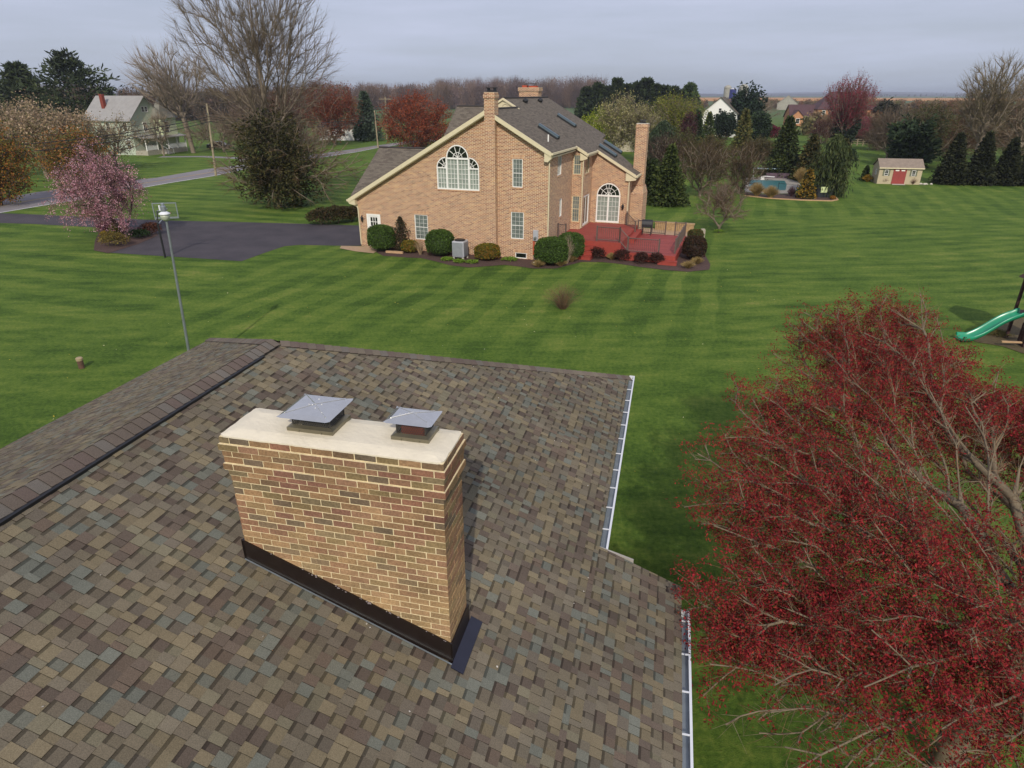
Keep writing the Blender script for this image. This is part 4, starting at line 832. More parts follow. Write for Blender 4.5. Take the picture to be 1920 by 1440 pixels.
for b in (8.6, 12.2): m_ = MB(); m_.lathe([(0.16, 0), (0.22, 0.12), (0.20, 0.22), (0.05, 0.30)], (9.5, b, zP(9.5)), 10); m_.build('roof_vent', M['dark'], bh)
# wall lantern, meter, hose reel
m_ = MB(); m_.lathe([(0.02, -0.2), (0.07, -0.12), (0.10, 0.1), (0.03, 0.2), (0.01, 0.28)], (17.12, 8.76, 2.35), 8); m_.tube([(17.12, 8.9, 2.55), (17.12, 8.76, 2.62)], 0.015, 5); m_.build('wall_lantern', M['dark'], bh)
m_ = MB(); m_.lathe([(0.02, -0.2), (0.07, -0.12), (0.10, 0.1), (0.03, 0.2), (0.01, 0.28)], (0.33, -0.14, 1.95), 8); m_.tube([(0.33, 0, 2.15), (0.33, -0.14, 2.22)], 0.015, 5); m_.build('wall_lantern', M['dark'], bh)
m_ = MB(); m_.box(13.02, 13.36, -0.14, 0.0, 1.30, 1.98); mm = m_.build('electric_meter', M['ac'], bh, bevel=0.02); m_ = MB(); m_.lathe([(0.09, 0), (0.09, 0.1), (0.05, 0.14)], (0, 0, 0), 12); g_ = m_.build('dial', M['glass'], mm); g_.rotation_euler = (math.pi / 2, 0, 0); g_.location = (13.19, -0.15, 1.50)
m_ = MB(); m_.box(13.02, 13.12, -0.09, 0.0, 0.35, 1.30); m_.build('conduit', M['terra'], bh)
m_ = MB(); m_.tube([(13.98, -0.08, 0.32), (13.7, -0.5, 0.12), (13.35, -0.95, 0.07)], 0.05, 6); m_.build('downspout_extension', M['white'], bh)

# ------------------------------------------------------------------ red deck (top-level, same frame as the house)
def bw(a, b, z=0): c, s_ = math.cos(AL), math.sin(AL); return Vector((-10.86 + a * c + b * s_, 46.57 - a * s_ + b * c, z))
deck = thing('deck', 'red stained two-level wooden deck behind the brick house, with brown railings', 'deck', bw(18, 5.5), -AL)
DX = lambda p: Vector((p[0] - 18, p[1] - 5.5, p[2]))
ZA, ZB = 1.08, 0.55
m_ = MB(DX); m_.box(13.97, 18.3, 2.2, 5.78, ZA - 0.06, ZA); m_.box(14.67, 18.3, 5.78, 8.88, ZA - 0.06, ZA); m_.build('upper_floor', M['deck_red'], deck)
m_ = MB(DX); m_.box(18.32, 21.9, 1.9, 8.7, ZB - 0.06, ZB); m_.build('lower_floor', M['deck_red'], deck)
m_ = MB(DX); m_.box(13.97, 18.3, 2.14, 2.2, 0.1, ZA - 0.01); m_.box(18.3, 18.36, 2.14, 8.7, 0.1, ZA - 0.01); m_.box(18.36, 21.9, 1.84, 1.9, 0.05, ZB - 0.01); m_.box(21.9, 21.96, 1.84, 8.7, 0.05, ZB - 0.01); m_.build('skirt', M['deck_face'], deck)
def step(a0, a1, b0, b1, z0, z1): m_ = MB(DX); m_.box(a0, a1, b0, b1, z0, z1 - 0.03); m_.box(a0 - 0.02, a1 + 0.02, b0 - 0.03, b1, z1 - 0.03, z1); m_.build('step', M['deck_face'], deck)
step(14.6, 16.6, 1.80, 2.13, 0, 0.80); step(14.6, 16.6, 1.46, 1.79, 0, 0.53); step(14.6, 16.6, 1.12, 1.45, 0, 0.27)
step(20.9, 22.1, 1.45, 1.83, 0, 0.28); step(18.37, 18.75, 5.0, 8.6, ZB, ZA - 0.22)
def railing(p0, p1, h=0.92, posts=2):
    p0, p1 = Vector(p0), Vector(p1); m_ = MB(DX); d = p1 - p0; n = max(2, int(d.length / 0.13))
    for k in range(posts): p = p0 + d * (k / (posts - 1)); m_.box(p.x - 0.045, p.x + 0.045, p.y - 0.045, p.y + 0.045, p.z, p.z + h + 0.08)
    up = Vector((0, 0, 1))
    for z in (h, 0.10): m_.tube([p0 + up * z, p1 + up * z], 0.03, 4)
    for k in range(1, n): p = p0 + d * (k / n); m_.tube([p + up * 0.1, p + up * h], 0.011, 4, caps=False)
    return m_.build('railing', M['rail'], deck)
railing((16.7, 2.3, ZA), (18.22, 2.3, ZA)); railing((18.22, 2.3, ZA), (18.85, 2.05, ZB)); railing((18.85, 2.0, ZB), (20.85, 2.0, ZB)); railing((21.82, 2.6, ZB), (21.82, 8.6, ZB), posts=4)
railing((14.02, 2.3, ZA), (14.55, 2.3, ZA)); railing((17.5, 8.6, ZA), (18.4, 7.3, ZB + 0.1)); railing((18.4, 8.6, ZB), (20.4, 8.6, ZB), posts=3); railing((21.1, 8.6, ZB), (21.8, 8.6, ZB))
grill = thing('grill', 'dark covered barbecue grill on the red deck by the back railing', 'grill', bw(19.1, 8.2, ZB), -AL + 0.1)
m_ = MB(); m_.box(-0.38, 0.38, -0.25, 0.25, 0.55, 0.80); m_.build('firebox', M['dark'], grill, bevel=0.02)
m_ = MB(); m_.prism([(-0.38, -0.25, 0.8), (-0.38, 0.25, 0.8), (-0.38, 0.2, 1.0), (-0.38, 0.0, 1.1), (-0.38, -0.2, 1.0)], (0.76, 0, 0)); m_.build('lid', M['dark'], grill, bevel=0.01)
for x in (-0.3, 0.3):
    for y in (-0.2, 0.2): m_ = MB(); m_.tube([(x, y, 0), (x, y, 0.55)], 0.025, 6); m_.build('leg', M['dark'], grill)
wall_ = MB(); wall_.box(0, 3.0, 0, 0.4, 0, 0.55); wall_.box(-0.05, 3.05, -0.04, 0.44, 0.55, 0.64)
o = wall_.build('garden_wall', M['stone'], loc=at(1228, 431)); o.rotation_euler = (0, 0, -AL); tag(o, 'low tan stone garden wall on the patio behind the red deck', 'wall')
ac = thing('air_conditioner', 'light grey air conditioning unit between two shrubs at the brick gable wall', 'air conditioner', bw(8.35, -1.25), -AL)
m_ = MB(); m_.box(-0.42, 0.42, -0.42, 0.42, 0.17, 1.22); a_ = m_.build('casing', M['ac'], ac, bevel=0.07)
m_ = MB()
for k in range(15): z = 0.26 + k * 0.06; m_.box(-0.36, 0.36, -0.432, -0.424, z, z + 0.025); m_.box(0.424, 0.432, -0.36, 0.36, z, z + 0.025)
m_.build('louvre', M['galv'], ac)
m_ = MB(); m_.lathe([(0.36, 1.23), (0.36, 1.26), (0.30, 1.30), (0.05, 1.32)], (0, 0, 0), 20); m_.build('fan_guard', M['dark'], ac)
for x in (-0.33, 0.33):
    m_ = MB(); m_.box(x - 0.06, x + 0.06, -0.40, -0.28, 0.0, 0.17); m_.build('foot', M['concrete'], ac); m_ = MB(); m_.box(x - 0.06, x + 0.06, 0.28, 0.40, 0.0, 0.17); m_.build('foot', M['concrete'], ac)
tb = MB(); tb.box(-0.62, 0.62, -0.09, 0.0, 0, 0.16); tb.box(-0.62, 0.62, 0.01, 0.10, 0, 0.15)
o = tb.build('landscape_timber', M['timber'], loc=at(740, 475)); o.rotation_euler = (0, 0, R(-14)); tag(o, 'pale wooden edging timber lying in the mulch under the leftmost clipped shrub', 'timber')

# ------------------------------------------------------------------ vegetation
def grow(T, root_nodes, bf=0.45):
    """connect target points T (n,3) to a seed trunk; returns nodes, parent index"""
    n = len(T); N = list(map(tuple, root_nodes)); par = [-1] + list(range(len(root_nodes) - 1))
    path = [0.0]
    for i in range(1, len(root_nodes)): path.append(path[-1] + float(np.linalg.norm(np.array(root_nodes[i]) - np.array(root_nodes[i - 1]))))
    N = np.zeros((n + len(root_nodes), 3)); N[:len(root_nodes)] = root_nodes; m = len(root_nodes)
    par = np.full(len(N), -1, int); par[1:m] = np.arange(m - 1); pl = np.zeros(len(N)); pl[:m] = path
    best = np.full(n, 1e9); bp = np.zeros(n, int); bd = np.zeros(n); alive = np.ones(n, bool)
    for i in range(m):
        if i == 0 and m > 2: continue
        d = np.linalg.norm(T - N[i], axis=1); c = d + bf * pl[i]; w = c < best; best[w] = c[w]; bp[w] = i; bd[w] = d[w]
    for k in range(n):
        j = int(np.argmin(np.where(alive, best, 1e9))); alive[j] = False
        i = m + k; N[i] = T[j]; par[i] = bp[j]; pl[i] = pl[bp[j]] + bd[j]
        d = np.linalg.norm(T - N[i], axis=1); c = d + bf * pl[i]; w = (c < best) & alive; best[w] = c[w]; bp[w] = i; bd[w] = d[w]
    return N, par, m
def tree_radii(N, par, rt, rtip, m, expo=2.3):
    cnt = np.zeros(len(N)); kids = np.zeros(len(N), int)
    for i in range(len(N) - 1, 0, -1):
        if kids[i] == 0: cnt[i] += 1
        if par[i] >= 0: cnt[par[i]] += cnt[i]; kids[par[i]] += 1
    # parents always precede children except trunk ordering which is already sequential
    r = rtip + (rt - rtip) * (cnt / cnt[0]) ** (1 / expo) 
    return r, kids
def tubes(P0, P1, R0, R1, n=5):
    P0, P1 = np.asarray(P0, float), np.asarray(P1, float); d = P1 - P0; L_ = np.linalg.norm(d, axis=1, keepdims=True) + 1e-9; d = d / L_
    ref = np.where(np.abs(d[:, 2:3]) < 0.9, np.array([[0, 0, 1.0]]), np.array([[1.0, 0, 0]])); a = np.cross(d, ref); a /= np.linalg.norm(a, axis=1, keepdims=True) + 1e-9; b = np.cross(d, a)
    t = np.arange(n) * 2 * math.pi / n; c, s_ = np.cos(t), np.sin(t)
    ring = a[:, None, :] * c[None, :, None] + b[:, None, :] * s_[None, :, None]
    V = np.concatenate([P0[:, None, :] + ring * np.asarray(R0)[:, None, None], P1[:, None, :] + ring * np.asarray(R1)[:, None, None]], axis=1).reshape(-1, 3)
    k = np.arange(n); q = np.stack([k, (k + 1) % n, (k + 1) % n + n, k + n], 1)
    Fc = (np.arange(len(P0)) * 2 * n)[:, None, None] + q[None]
    return V, Fc.reshape(-1, 4)
def leaves(P, size, rng, aspect=0.6, tilt=None, jit=0.35):
    """small pointed quads at P with random facing"""
    n = len(P); nrm = rng.normal(size=(n, 3)); 
    if tilt is not None: nrm += np.asarray(tilt)
    nrm /= np.linalg.norm(nrm, axis=1, keepdims=True); r = rng.normal(size=(n, 3)); a = np.cross(nrm, r); a /= np.linalg.norm(a, axis=1, keepdims=True) + 1e-9; b = np.cross(nrm, a)
    s = size * (1 + jit * rng.uniform(-1, 1, size=(n, 1)))
    V = np.stack([P - a * s, P + b * s * aspect, P + a * s, P - b * s * aspect], 1).reshape(-1, 3)
    return V, np.arange(4 * n).reshape(n, 4)
def blades(P, D, ln, w, rng):
    """long thin needles / hanging sprays from P along D"""
    n = len(P); D = D / (np.linalg.norm(D, axis=1, keepdims=True) + 1e-9); r = rng.normal(size=(n, 3)); a = np.cross(D, r); a /= np.linalg.norm(a, axis=1, keepdims=True) + 1e-9
    l_ = np.asarray(ln).reshape(-1, 1) * (0.7 + 0.6 * rng.random((n, 1)))
    V = np.stack([P - a * w * 0.5, P + D * l_ * 0.6 - a * w, P + D * l_, P + D * l_ * 0.5 + a * w], 1).reshape(-1, 3)
    return V, np.arange(4 * n).reshape(n, 4)
def vnoise(P, f, seed):
    r = np.random.default_rng(seed); s = 0
    for k in range(4):
        w = r.normal(size=3) * f * (1.6 ** k); ph = r.random() * 6.28; w2 = r.normal(size=3) * f * (1.5 ** k)
        s = s + np.sin(P @ w + ph + 1.3 * np.sin(P @ w2)) / (1.35 ** k)
    return s / 2.3
def crown_pts(n, c, rx, ry, rz, rng, shape='ell', seed=0, shell=0.5, thr=-0.35, freq=1.6, uneven=0.18):
    out = []; tot = 0
    c = np.array(c, float)
    while tot < n:
        m = n * 2 + 50; d = rng.normal(size=(m, 3)); d /= np.linalg.norm(d, axis=1, keepdims=True)
        rr = rng.random(m) ** (shell if shell > 0 else 0.33)
        rr = rr * (1 + uneven * vnoise(d * 2.2, 1.0, seed + 7))
        u = d * rr[:, None]
        if shape == 'cone':
            z = rng.random(m) ** 1.35; rad = (1 - z) ** 0.85 * (1 + uneven * vnoise(np.c_[d[:, :2] * 2, z * 5], 1.2, seed + 3)); a = rng.random(m) * 6.283; q = np.sqrt(rng.random(m)) ** (0.7)
            u = np.c_[np.cos(a) * rad * q, np.sin(a) * rad * q, z * 2 - 1]
        elif shape == 'tear':
            z = rng.random(m); rad = np.minimum(1, (z + 0.12) * 2.6) ** 0.6 * np.minimum(1, (1.03 - z) * 1.25) ** 0.85 * (1 + uneven * vnoise(np.c_[d[:, :2] * 2, z * 4], 1.2, seed + 3)); a = rng.random(m) * 6.283; q = np.sqrt(rng.random(m)) ** 0.7
            u = np.c_[np.cos(a) * rad * q, np.sin(a) * rad * q, z * 2 - 1]
        elif shape == 'column':
            z = rng.random(m); rad = np.minimum(1, (1 - z) * 3.0) ** 0.6 * (0.8 + 0.2 * np.sin(z * 3.14)) * (1 + uneven * vnoise(np.c_[d[:, :2] * 2, z * 4], 1.2, seed + 3)); a = rng.random(m) * 6.283; q = np.sqrt(rng.random(m)) ** 0.7
            u = np.c_[np.cos(a) * rad * q, np.sin(a) * rad * q, z * 2 - 1]
        elif shape == 'vase':
            k = 0.45 + 0.55 * np.clip((u[:, 2] + 1) / 1.5, 0, 1) ** 0.7; u = np.c_[u[:, 0] * k, u[:, 1] * k, u[:, 2]]
        elif shape == 'dome':
            u = u[u[:, 2] > -0.25]
        P = c + u * np.array([rx, ry, rz])
        keep = vnoise(P, freq / max(rx, rz) * 1.6, seed) > thr
        P = P[keep]; out.append(P); tot += len(P)
    return np.concatenate(out)[:n]
def shade(n, pal, rng, spread=0.12):
    pal = np.array([hexc(c) for c in pal]); c = pal[rng.integers(0, len(pal), n)]; return c * (1 + spread * rng.uniform(-1, 1, (n, 1)))
TREES = {}
def tree(name, label, cat, base, h, r, kind='leafy', pal=('#4a5a26',), seed=1, group=None, **k):
    """root Empty with a trunk (all limbs) and a crown"""
    rng = np.random.default_rng(seed); root = thing(name, label, cat, (base[0], base[1], base[2] if len(base) > 2 else 0), 0, group)
    z0 = k.get('z0', 0.28) * h; tr = k.get('tr', h * 0.017); ry = k.get('ry', r); bark = M[k.get('bark', 'bark')]
    fork = k.get('fork', z0 * 0.9); nn = k.get('n', 260); shape = k.get('shape', 'ell'); thr = k.get('thr', -0.35); tipr = k.get('tipr', 0.012)
    lean = k.get('lean', (0, 0))
    c = (lean[0], lean[1], (z0 + h) / 2); rz = (h - z0) / 2
    if kind in ('leafy', 'bare'):
        T = crown_pts(nn, c, r, ry, rz, rng, shape, seed, k.get('shell', 0.55), thr, k.get('freq', 1.6), k.get('uneven', 0.18))
        if 'droop' in k: T = T - np.c_[np.zeros((len(T), 2)), (np.hypot((T[:, 0] - c[0]) / r, (T[:, 1] - c[1]) / ry) ** 2 * k['droop'])]
        nt_ = max(3, int(fork / (h * 0.06))); top = k.get('leader', 0.0)
        zt = fork + (h * 0.92 - fork) * top; rn = [(math.sin(i * 0.9 + seed) * 0.02 * h * (i / nt_) * 0.6 + lean[0] * i / nt_ * 0.4, math.cos(i * 1.3 + seed) * 0.012 * h * (i / nt_), zt * i / nt_) for i in range(nt_ + 1)]
        T = T[T[:, 2] > 0.25]
        N, par, m = grow(T, rn, k.get('bf', 0.45))
        if top == 0: pass
        rad, kids = tree_radii(N, par, tr, tipr, m, k.get('expo', 2.3))
        # smooth paths
        for it in range(k.get('smooth', 2)):
            S_ = np.zeros_like(N); C_ = np.zeros(len(N))
            for i in range(1, len(N)): S_[par[i]] += N[i]; C_[par[i]] += 1
            M2 = N.copy(); ok = (C_ > 0); ok[:m] = False
            M2[ok] = 0.5 * N[ok] + 0.25 * N[par[ok]] + 0.25 * S_[ok] / C_[ok, None]; N = M2
        i = np.arange(1, len(N)); thick = rad[i] > tipr * 2.2
        V1, F1 = tubes(N[par[i]][thick], N[i][thick], rad[par[i]][thick] * 0.5 + rad[i][thick] * 0.5, rad[i][thick], 7)
        V2, F2 = tubes(N[par[i]][~thick], N[i][~thick], np.minimum(rad[par[i]], rad[i] * 1.5)[~thick], rad[i][~thick], 4)
        np_obj('trunk', np.r_[V1, V2], np.r_[F1, F2 + len(V1)], bark, root, smooth=True)
        term = np.where(kids == 0)[0]; term = term[term >= m]; allp = np.arange(m, len(N))
        src = term if k.get('tips_only', False) else allp
        Vs, Fs, Cs = [], [], []; off_ = 0
        nt2 = k.get('twigs', 5)
        if nt2:
            I = np.repeat(src, nt2); D = N[I] - N[par[I]]; D /= np.linalg.norm(D, axis=1, keepdims=True) + 1e-9
            out_ = N[I] - np.array(c); out_ /= np.linalg.norm(out_, axis=1, keepdims=True) + 1e-9
            D = D * 0.6 + out_ * 0.5 + rng.normal(size=D.shape) * k.get('tw_spread', 0.45) + np.array([0, 0, k.get('tw_up', 0.25)]); D /= np.linalg.norm(D, axis=1, keepdims=True)
            ln = k.get('tw_len', 0.07 * h) * (0.5 + rng.random(len(I))); tw = k.get('tw_r', 0.008)
            st = N[I] - (N[I] - N[par[I]]) * rng.random((len(I), 1)); en = st + D * ln[:, None]
            V, Fc = tubes(st, en, np.full(len(I), tw), np.full(len(I), tw * 0.35), 3)
            Vs.append(V); Fs.append(Fc + off_); off_ += len(V); Cs.append(np.repeat(shade(len(I), k.get('tw_pal', ('#7a6c5a', '#8f8068')), rng), 3, 0))
        lf = k.get('leaves', 8 if kind == 'leafy' else 0)
        if lf:
            if nt2: I2 = rng.integers(0, len(st), len(src) * lf); tt = rng.random((len(I2), 1)) ** 0.6; P = st[I2] + (en[I2] - st[I2]) * tt; cid = I2 // nt2
            else: cid = rng.integers(0, len(src), len(src) * lf); P = N[src[cid]]
            P = P + rng.normal(size=P.shape) * k.get('lsig', 0.04 * h)
            V, Fc = leaves(P, k.get('ls', 0.10), rng, k.get('lasp', 0.6), k.get('ltilt', (0, -0.3, 0.7)))
            cc = shade(len(P), pal, rng); tone = (1 + k.get('tone', 0.22) * rng.uniform(-1, 1, len(src) + 1))[np.minimum(cid, len(src))]
            Vs.append(V); Fs.append(Fc + off_); off_ += len(V); Cs.append(cc * tone[:, None])
        if Vs: np_obj('crown', np.concatenate(Vs), np.concatenate(Fs), M['leaf'] if lf else M['twig'], root, np.concatenate(Cs))
    else:                                                          # conifers and other dense evergreens
        nl = k.get('nl', 3500); zb = k.get('zb', 0.03) * h
        cc_ = (0, 0, (zb + h) / 2); P = crown_pts(nl, cc_, r, ry, (h - zb) / 2, rng, {'cone': 'cone', 'column': 'column', 'pine': 'tear', 'weep': 'column', 'tear': 'tear'}.get(kind, 'ell'), seed, 0.3, k.get('thr', -0.55), k.get('freq', 2.6), k.get('uneven', 0.2) * 1.6)
        hn = (P[:, 2] - zb) / (h - zb); az = np.arctan2(P[:, 1], P[:, 0]); rad_ = np.hypot(P[:, 0], P[:, 1])
        if kind == 'pine':                                          # whorled layers with gaps
            layers = k.get('layers', 9); ph = hn * layers; P[:, 2] -= (ph - np.floor(ph) - 0.3) * (h / layers) * 0.55; P[:, 2] += rad_ / r * h * k.get('rise', 0.04)
            keep = vnoise(np.c_[np.cos(az) * 2.4, np.sin(az) * 2.4, np.floor(ph) * 1.7], 1.3, seed + 9) > -0.25; keep |= hn > 0.93; P = P[keep]; az = az[keep]; hn = hn[keep]; rad_ = rad_[keep]
        out_ = np.c_[np.cos(az), np.sin(az), np.zeros(len(P))]
        P = P + rng.normal(size=P.shape) * k.get('fuzz', 0.035) * r
        dz = k.get('dz', 0.15); D = out_ * (0.25 if kind == 'weep' else 1.0) + np.array([0, 0, -2.0 if kind == 'weep' else dz]) + rng.normal(size=P.shape) * k.get('spr', 0.75)
        V, Fc = blades(P, D, np.full(len(P), k.get('ll', 0.30)), k.get('lw', 0.07), rng)
        blk = vnoise(P, 3.0 / max(r, 0.5), seed + 20); cc = shade(len(P), pal, rng, 0.18) * (1 + 0.22 * blk)[:, None]
        np_obj('crown', V, Fc, M['needle'], root, cc)
        mb = MB(); mb.tube([(0, 0, 0), (0.03 * r, 0, h * 0.4), (0, 0, h * k.get('tt', 0.93))], [tr, tr * 0.6, tr * 0.12], 7)
        if kind == 'pine':
            for q in range(34): a_ = rng.random() * 6.28; z_ = (0.15 + 0.75 * rng.random()) * h; L2 = r * (1 - z_ / h) ** 0.8 * 0.9; mb.tube([(0, 0, z_), (math.cos(a_) * L2, math.sin(a_) * L2, z_ + L2 * 0.25)], [tr * 0.25, 0.01], 4)
        mb.build('trunk', bark, root)
    return root
def shrub(name, label, base, rx, ry, h, pal, seed=1, nl=1600, ls=0.05, clipped=True, group=None, cat='shrub', gap=-0.9, stems=5):
    rng = np.random.default_rng(seed); root = thing(name, label, cat, (base[0], base[1], 0), 0, group)
    n = nl; d = rng.normal(size=(n, 3)); d /= np.linalg.norm(d, axis=1, keepdims=True); d[:, 2] = np.where(d[:, 2] < -0.55, -d[:, 2], d[:, 2])
    dq = np.c_[d[:, :2] / 1.0, d[:, 2]]; sq = 1.0 / (np.abs(np.hypot(dq[:, 0], dq[:, 1])) ** 3.0 + np.abs(dq[:, 2]) ** 3.0) ** (1 / 3.0) if clipped else 1.0
    rr = (0.84 + 0.14 * rng.random(n)) * sq if clipped else rng.random(n) ** 0.4 * (1 + 0.16 * vnoise(d * 2, 1.5, seed)); rr = rr * (1 + 0.045 * vnoise(d * 2.6, 1.0, seed))
    P = np.array([0, 0, h * 0.5]) + d * rr[:, None] * np.array([rx, ry, h * 0.52]); P[:, 2] = np.maximum(P[:, 2], 0.04)
    if not clipped: P = P[vnoise(P, 3.2 / rx, seed + 5) > gap]
    V, Fc = leaves(P, ls, rng, 0.6, None); D = P - np.array([0, 0, h * 0.4])
    cc = shade(len(P), pal, rng, 0.2) * (1 + 0.15 * vnoise(P, 2.5 / rx, seed + 2))[:, None]
    np_obj('foliage', V, Fc, M['leaf'], root, cc)
    if clipped:
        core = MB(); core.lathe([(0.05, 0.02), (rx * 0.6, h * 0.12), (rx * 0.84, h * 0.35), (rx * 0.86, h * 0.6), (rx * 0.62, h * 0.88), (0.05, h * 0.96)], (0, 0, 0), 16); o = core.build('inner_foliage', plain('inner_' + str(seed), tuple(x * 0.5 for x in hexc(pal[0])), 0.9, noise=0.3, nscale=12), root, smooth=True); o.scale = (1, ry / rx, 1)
    mb = MB()
    for q in range(stems): a_ = q * 2.4 + seed; mb.tube([(0.04 * math.cos(a_), 0.04 * math.sin(a_), 0), (rx * 0.5 * math.cos(a_), ry * 0.5 * math.sin(a_), h * 0.7)], [0.022, 0.008], 5)
    mb.build('stem', M['bark_dark'], root)
    return root
def twiggy(name, label, base, r, h, pal, seed=1, n=500, tw=0.006, leaf=0, lpal=None, group=None, cat='shrub', up=1.2, ls=0.03):
    """open bush or grass clump of thin stems that fan out from the base"""
    rng = np.random.default_rng(seed); root = thing(name, label, cat, (base[0], base[1], 0), 0, group)
    a = rng.random(n) * 6.283; q = rng.random(n) ** 0.6; tip = np.c_[np.cos(a) * q * r, np.sin(a) * q * r, h * (1 - 0.45 * q ** 2) * (0.7 + 0.35 * rng.random(n))]
    b0 = tip * np.array([0.12, 0.12, 0]); mid = b0 + (tip - b0) * np.array([0.35, 0.35, 0.6]) + rng.normal(size=tip.shape) * 0.03 * h
    V1, F1 = tubes(b0, mid, np.full(n, tw * 1.3), np.full(n, tw), 3); V2, F2 = tubes(mid, tip, np.full(n, tw), np.full(n, tw * 0.3), 3)
    V, Fc = np.r_[V1, V2], np.r_[F1, F2 + len(V1)]; c = shade(n, pal, rng, 0.2); cc = np.r_[np.repeat(c, 3, 0), np.repeat(c, 3, 0)]
    np_obj('stems', V, Fc, M['twig'], root, cc)
    if leaf:
        I = rng.integers(0, n, leaf); P = mid[I] + (tip[I] - mid[I]) * rng.random((leaf, 1)) + rng.normal(size=(leaf, 3)) * 0.03 * h
        V, Fc = leaves(P, ls, rng); np_obj('leaves', V, Fc, M['leaf'], root, shade(leaf, lpal or pal, rng, 0.2))
    return root
exec_trees = True
def hr(xb, yb, yt, hw):
    """height and half width (m) of something standing at ground pixel (xb, yb) of the survey photo"""
    b = at(xb, yb); t = atY(xb, yt, b.y); e = atY(xb + hw, (yb + yt) / 2, b.y); m_ = atY(xb, (yb + yt) / 2, b.y); return b, t.z, abs(e.x - m_.x)

# --- the red maple beside the near roof
rng = np.random.default_rng(77)
mp_root = thing('red_maple', 'large red-leaved maple with pale bare twig ends beside the near house roof', 'tree', (6.9, 6.9, 0))
def blob(n, c, rx, ry, rz, s): return crown_pts(n, (c[0] + 0.4, c[1] + 0.7, c[2]), rx, ry, rz, rng, 'ell', s, 0.45, -0.45, 2.0, 0.3)
BL = [((1.9, 1.6, 4.6), 1.4, 150), ((2.9, -0.4, 4.1), 1.6, 130), ((-0.5, 5.2, 5.5), 0.8, 70), ((0.75, 5.0, 5.65), 0.9, 80), ((1.4, 3.2, 4.7), 1.4, 130), ((2.2, 0.9, 4.4), 1.6, 140), ((0.9, 0.6, 4.5), 1.5, 130), ((2.4, 2.6, 4.3), 1.5, 110), ((-0.38, 5.0, 4.9), 1.2, 130), ((0.9, 4.8, 5.0), 1.2, 120), ((-0.3, 3.4, 5.3), 1.3, 150), ((-1.17, 2.2, 5.0), 1.3, 150), ((0.3, 2.0, 4.8), 1.5, 150), ((-1.94, 3.5, 4.5), 1.15, 110), ((-3.0, 1.7, 4.3), 1.15, 120), ((-3.45, 0.5, 4.15), 1.15, 120), ((-2.3, 0.8, 4.5), 1.3, 130), ((-1.6, 0.0, 4.4), 1.3, 120), ((1.2, 2.0, 4.2), 1.5, 110), ((-4.15, -1.1, 3.75), 1.0, 120), ((-3.9, -1.6, 3.5), 1.1, 120), ((-3.0, -0.9, 4.0), 1.2, 120), ((-2.3, -1.5, 4.1), 1.2, 110), ((-0.9, -0.8, 4.2), 1.4, 130), ((-2.7, -2.0, 3.4), 1.1, 80), ((-1.7, -2.0, 3.6), 1.2, 90), ((-0.4, -1.5, 3.8), 1.4, 100), ((-3.3, -2.6, 3.0), 0.9, 60), ((-1.2, -2.9, 3.2), 1.2, 80), ((1.6, 0.0, 4.0), 1.8, 110), ((2.8, 1.5, 3.8), 1.8, 90), ((1.8, 3.6, 4.0), 1.6, 80), ((0.2, -2.6, 3.4), 1.6, 90)]
T = np.concatenate([blob(n_, c_, r_, r_, 0.62, 300 + q_) for q_, (c_, r_, n_) in enumerate(BL)])
N, par, m = grow(T, [(0, 0, 0), (0.02, 0.02, 0.4), (0.04, 0.05, 0.8)], 0.5)
rad, kids = tree_radii(N, par, 0.21, 0.0045, m, 1.9)
for it in range(3):
    S_ = np.zeros_like(N); C_ = np.zeros(len(N))
    for i in range(1, len(N)): S_[par[i]] += N[i]; C_[par[i]] += 1
    M2 = N.copy(); ok = (C_ > 0); ok[:m] = False
    M2[ok] = 0.5 * N[ok] + 0.25 * N[par[ok]] + 0.25 * S_[ok] / C_[ok, None]; N = M2
i = np.arange(1, len(N)); V, Fc = tubes(N[par[i]], N[i], rad[par[i]] * 0.6 + rad[i] * 0.4, rad[i], 7); np_obj('trunk', V, Fc, M['bark_maple'], mp_root, smooth=True)
src = np.arange(m, len(N)); dens = vnoise(N[src], 1.1, 31); NT = 7; I = np.repeat(src, NT); D = (N[I] - N[par[I]]); D /= np.linalg.norm(D, axis=1, keepdims=True) + 1e-9
D = D * 0.7 + rng.normal(size=D.shape) * 0.5 + np.array([0, 0, 0.15]); D /= np.linalg.norm(D, axis=1, keepdims=True)
st = N[I] - (N[I] - N[par[I]]) * rng.random((len(I), 1)); ln = 0.12 + 0.26 * rng.random(len(I)); en = st + D * ln[:, None]
V, Fc = tubes(st, en, np.full(len(I), 0.0032), np.full(len(I), 0.001), 3)
np_obj('twigs', V, Fc, M['twig'], mp_root, np.repeat(shade(len(I), ('#7a6c56', '#8f8068', '#8a6a4c', '#74543e'), rng), 3, 0))
tw_d = dens[np.repeat(np.arange(len(src)), NT)]; has = (rng.random(len(I)) < np.clip(0.66 + 1.0 * tw_d, 0.03, 1.0)); K = np.where(has)[0]; NL = 16
LP = en[np.repeat(K, NL)] + rng.normal(size=(len(K) * NL, 3)) * np.array([0.055, 0.055, 0.035]); V, Fc = leaves(LP, 0.021, rng, 0.45, (0, -0.2, 1.0))
tone = (1 + 0.28 * rng.uniform(-1, 1, len(K)))[np.repeat(np.arange(len(K)), NL)] * (1 + 0.15 * vnoise(LP, 0.8, 9))
np_obj('crown', V, Fc, M['leaf'], mp_root, shade(len(LP), ('#821e26', '#92242a', '#6a1c22', '#9a2a2e', '#802824', '#8e3828', '#5e4824'), rng, 0.15) * tone[:, None])

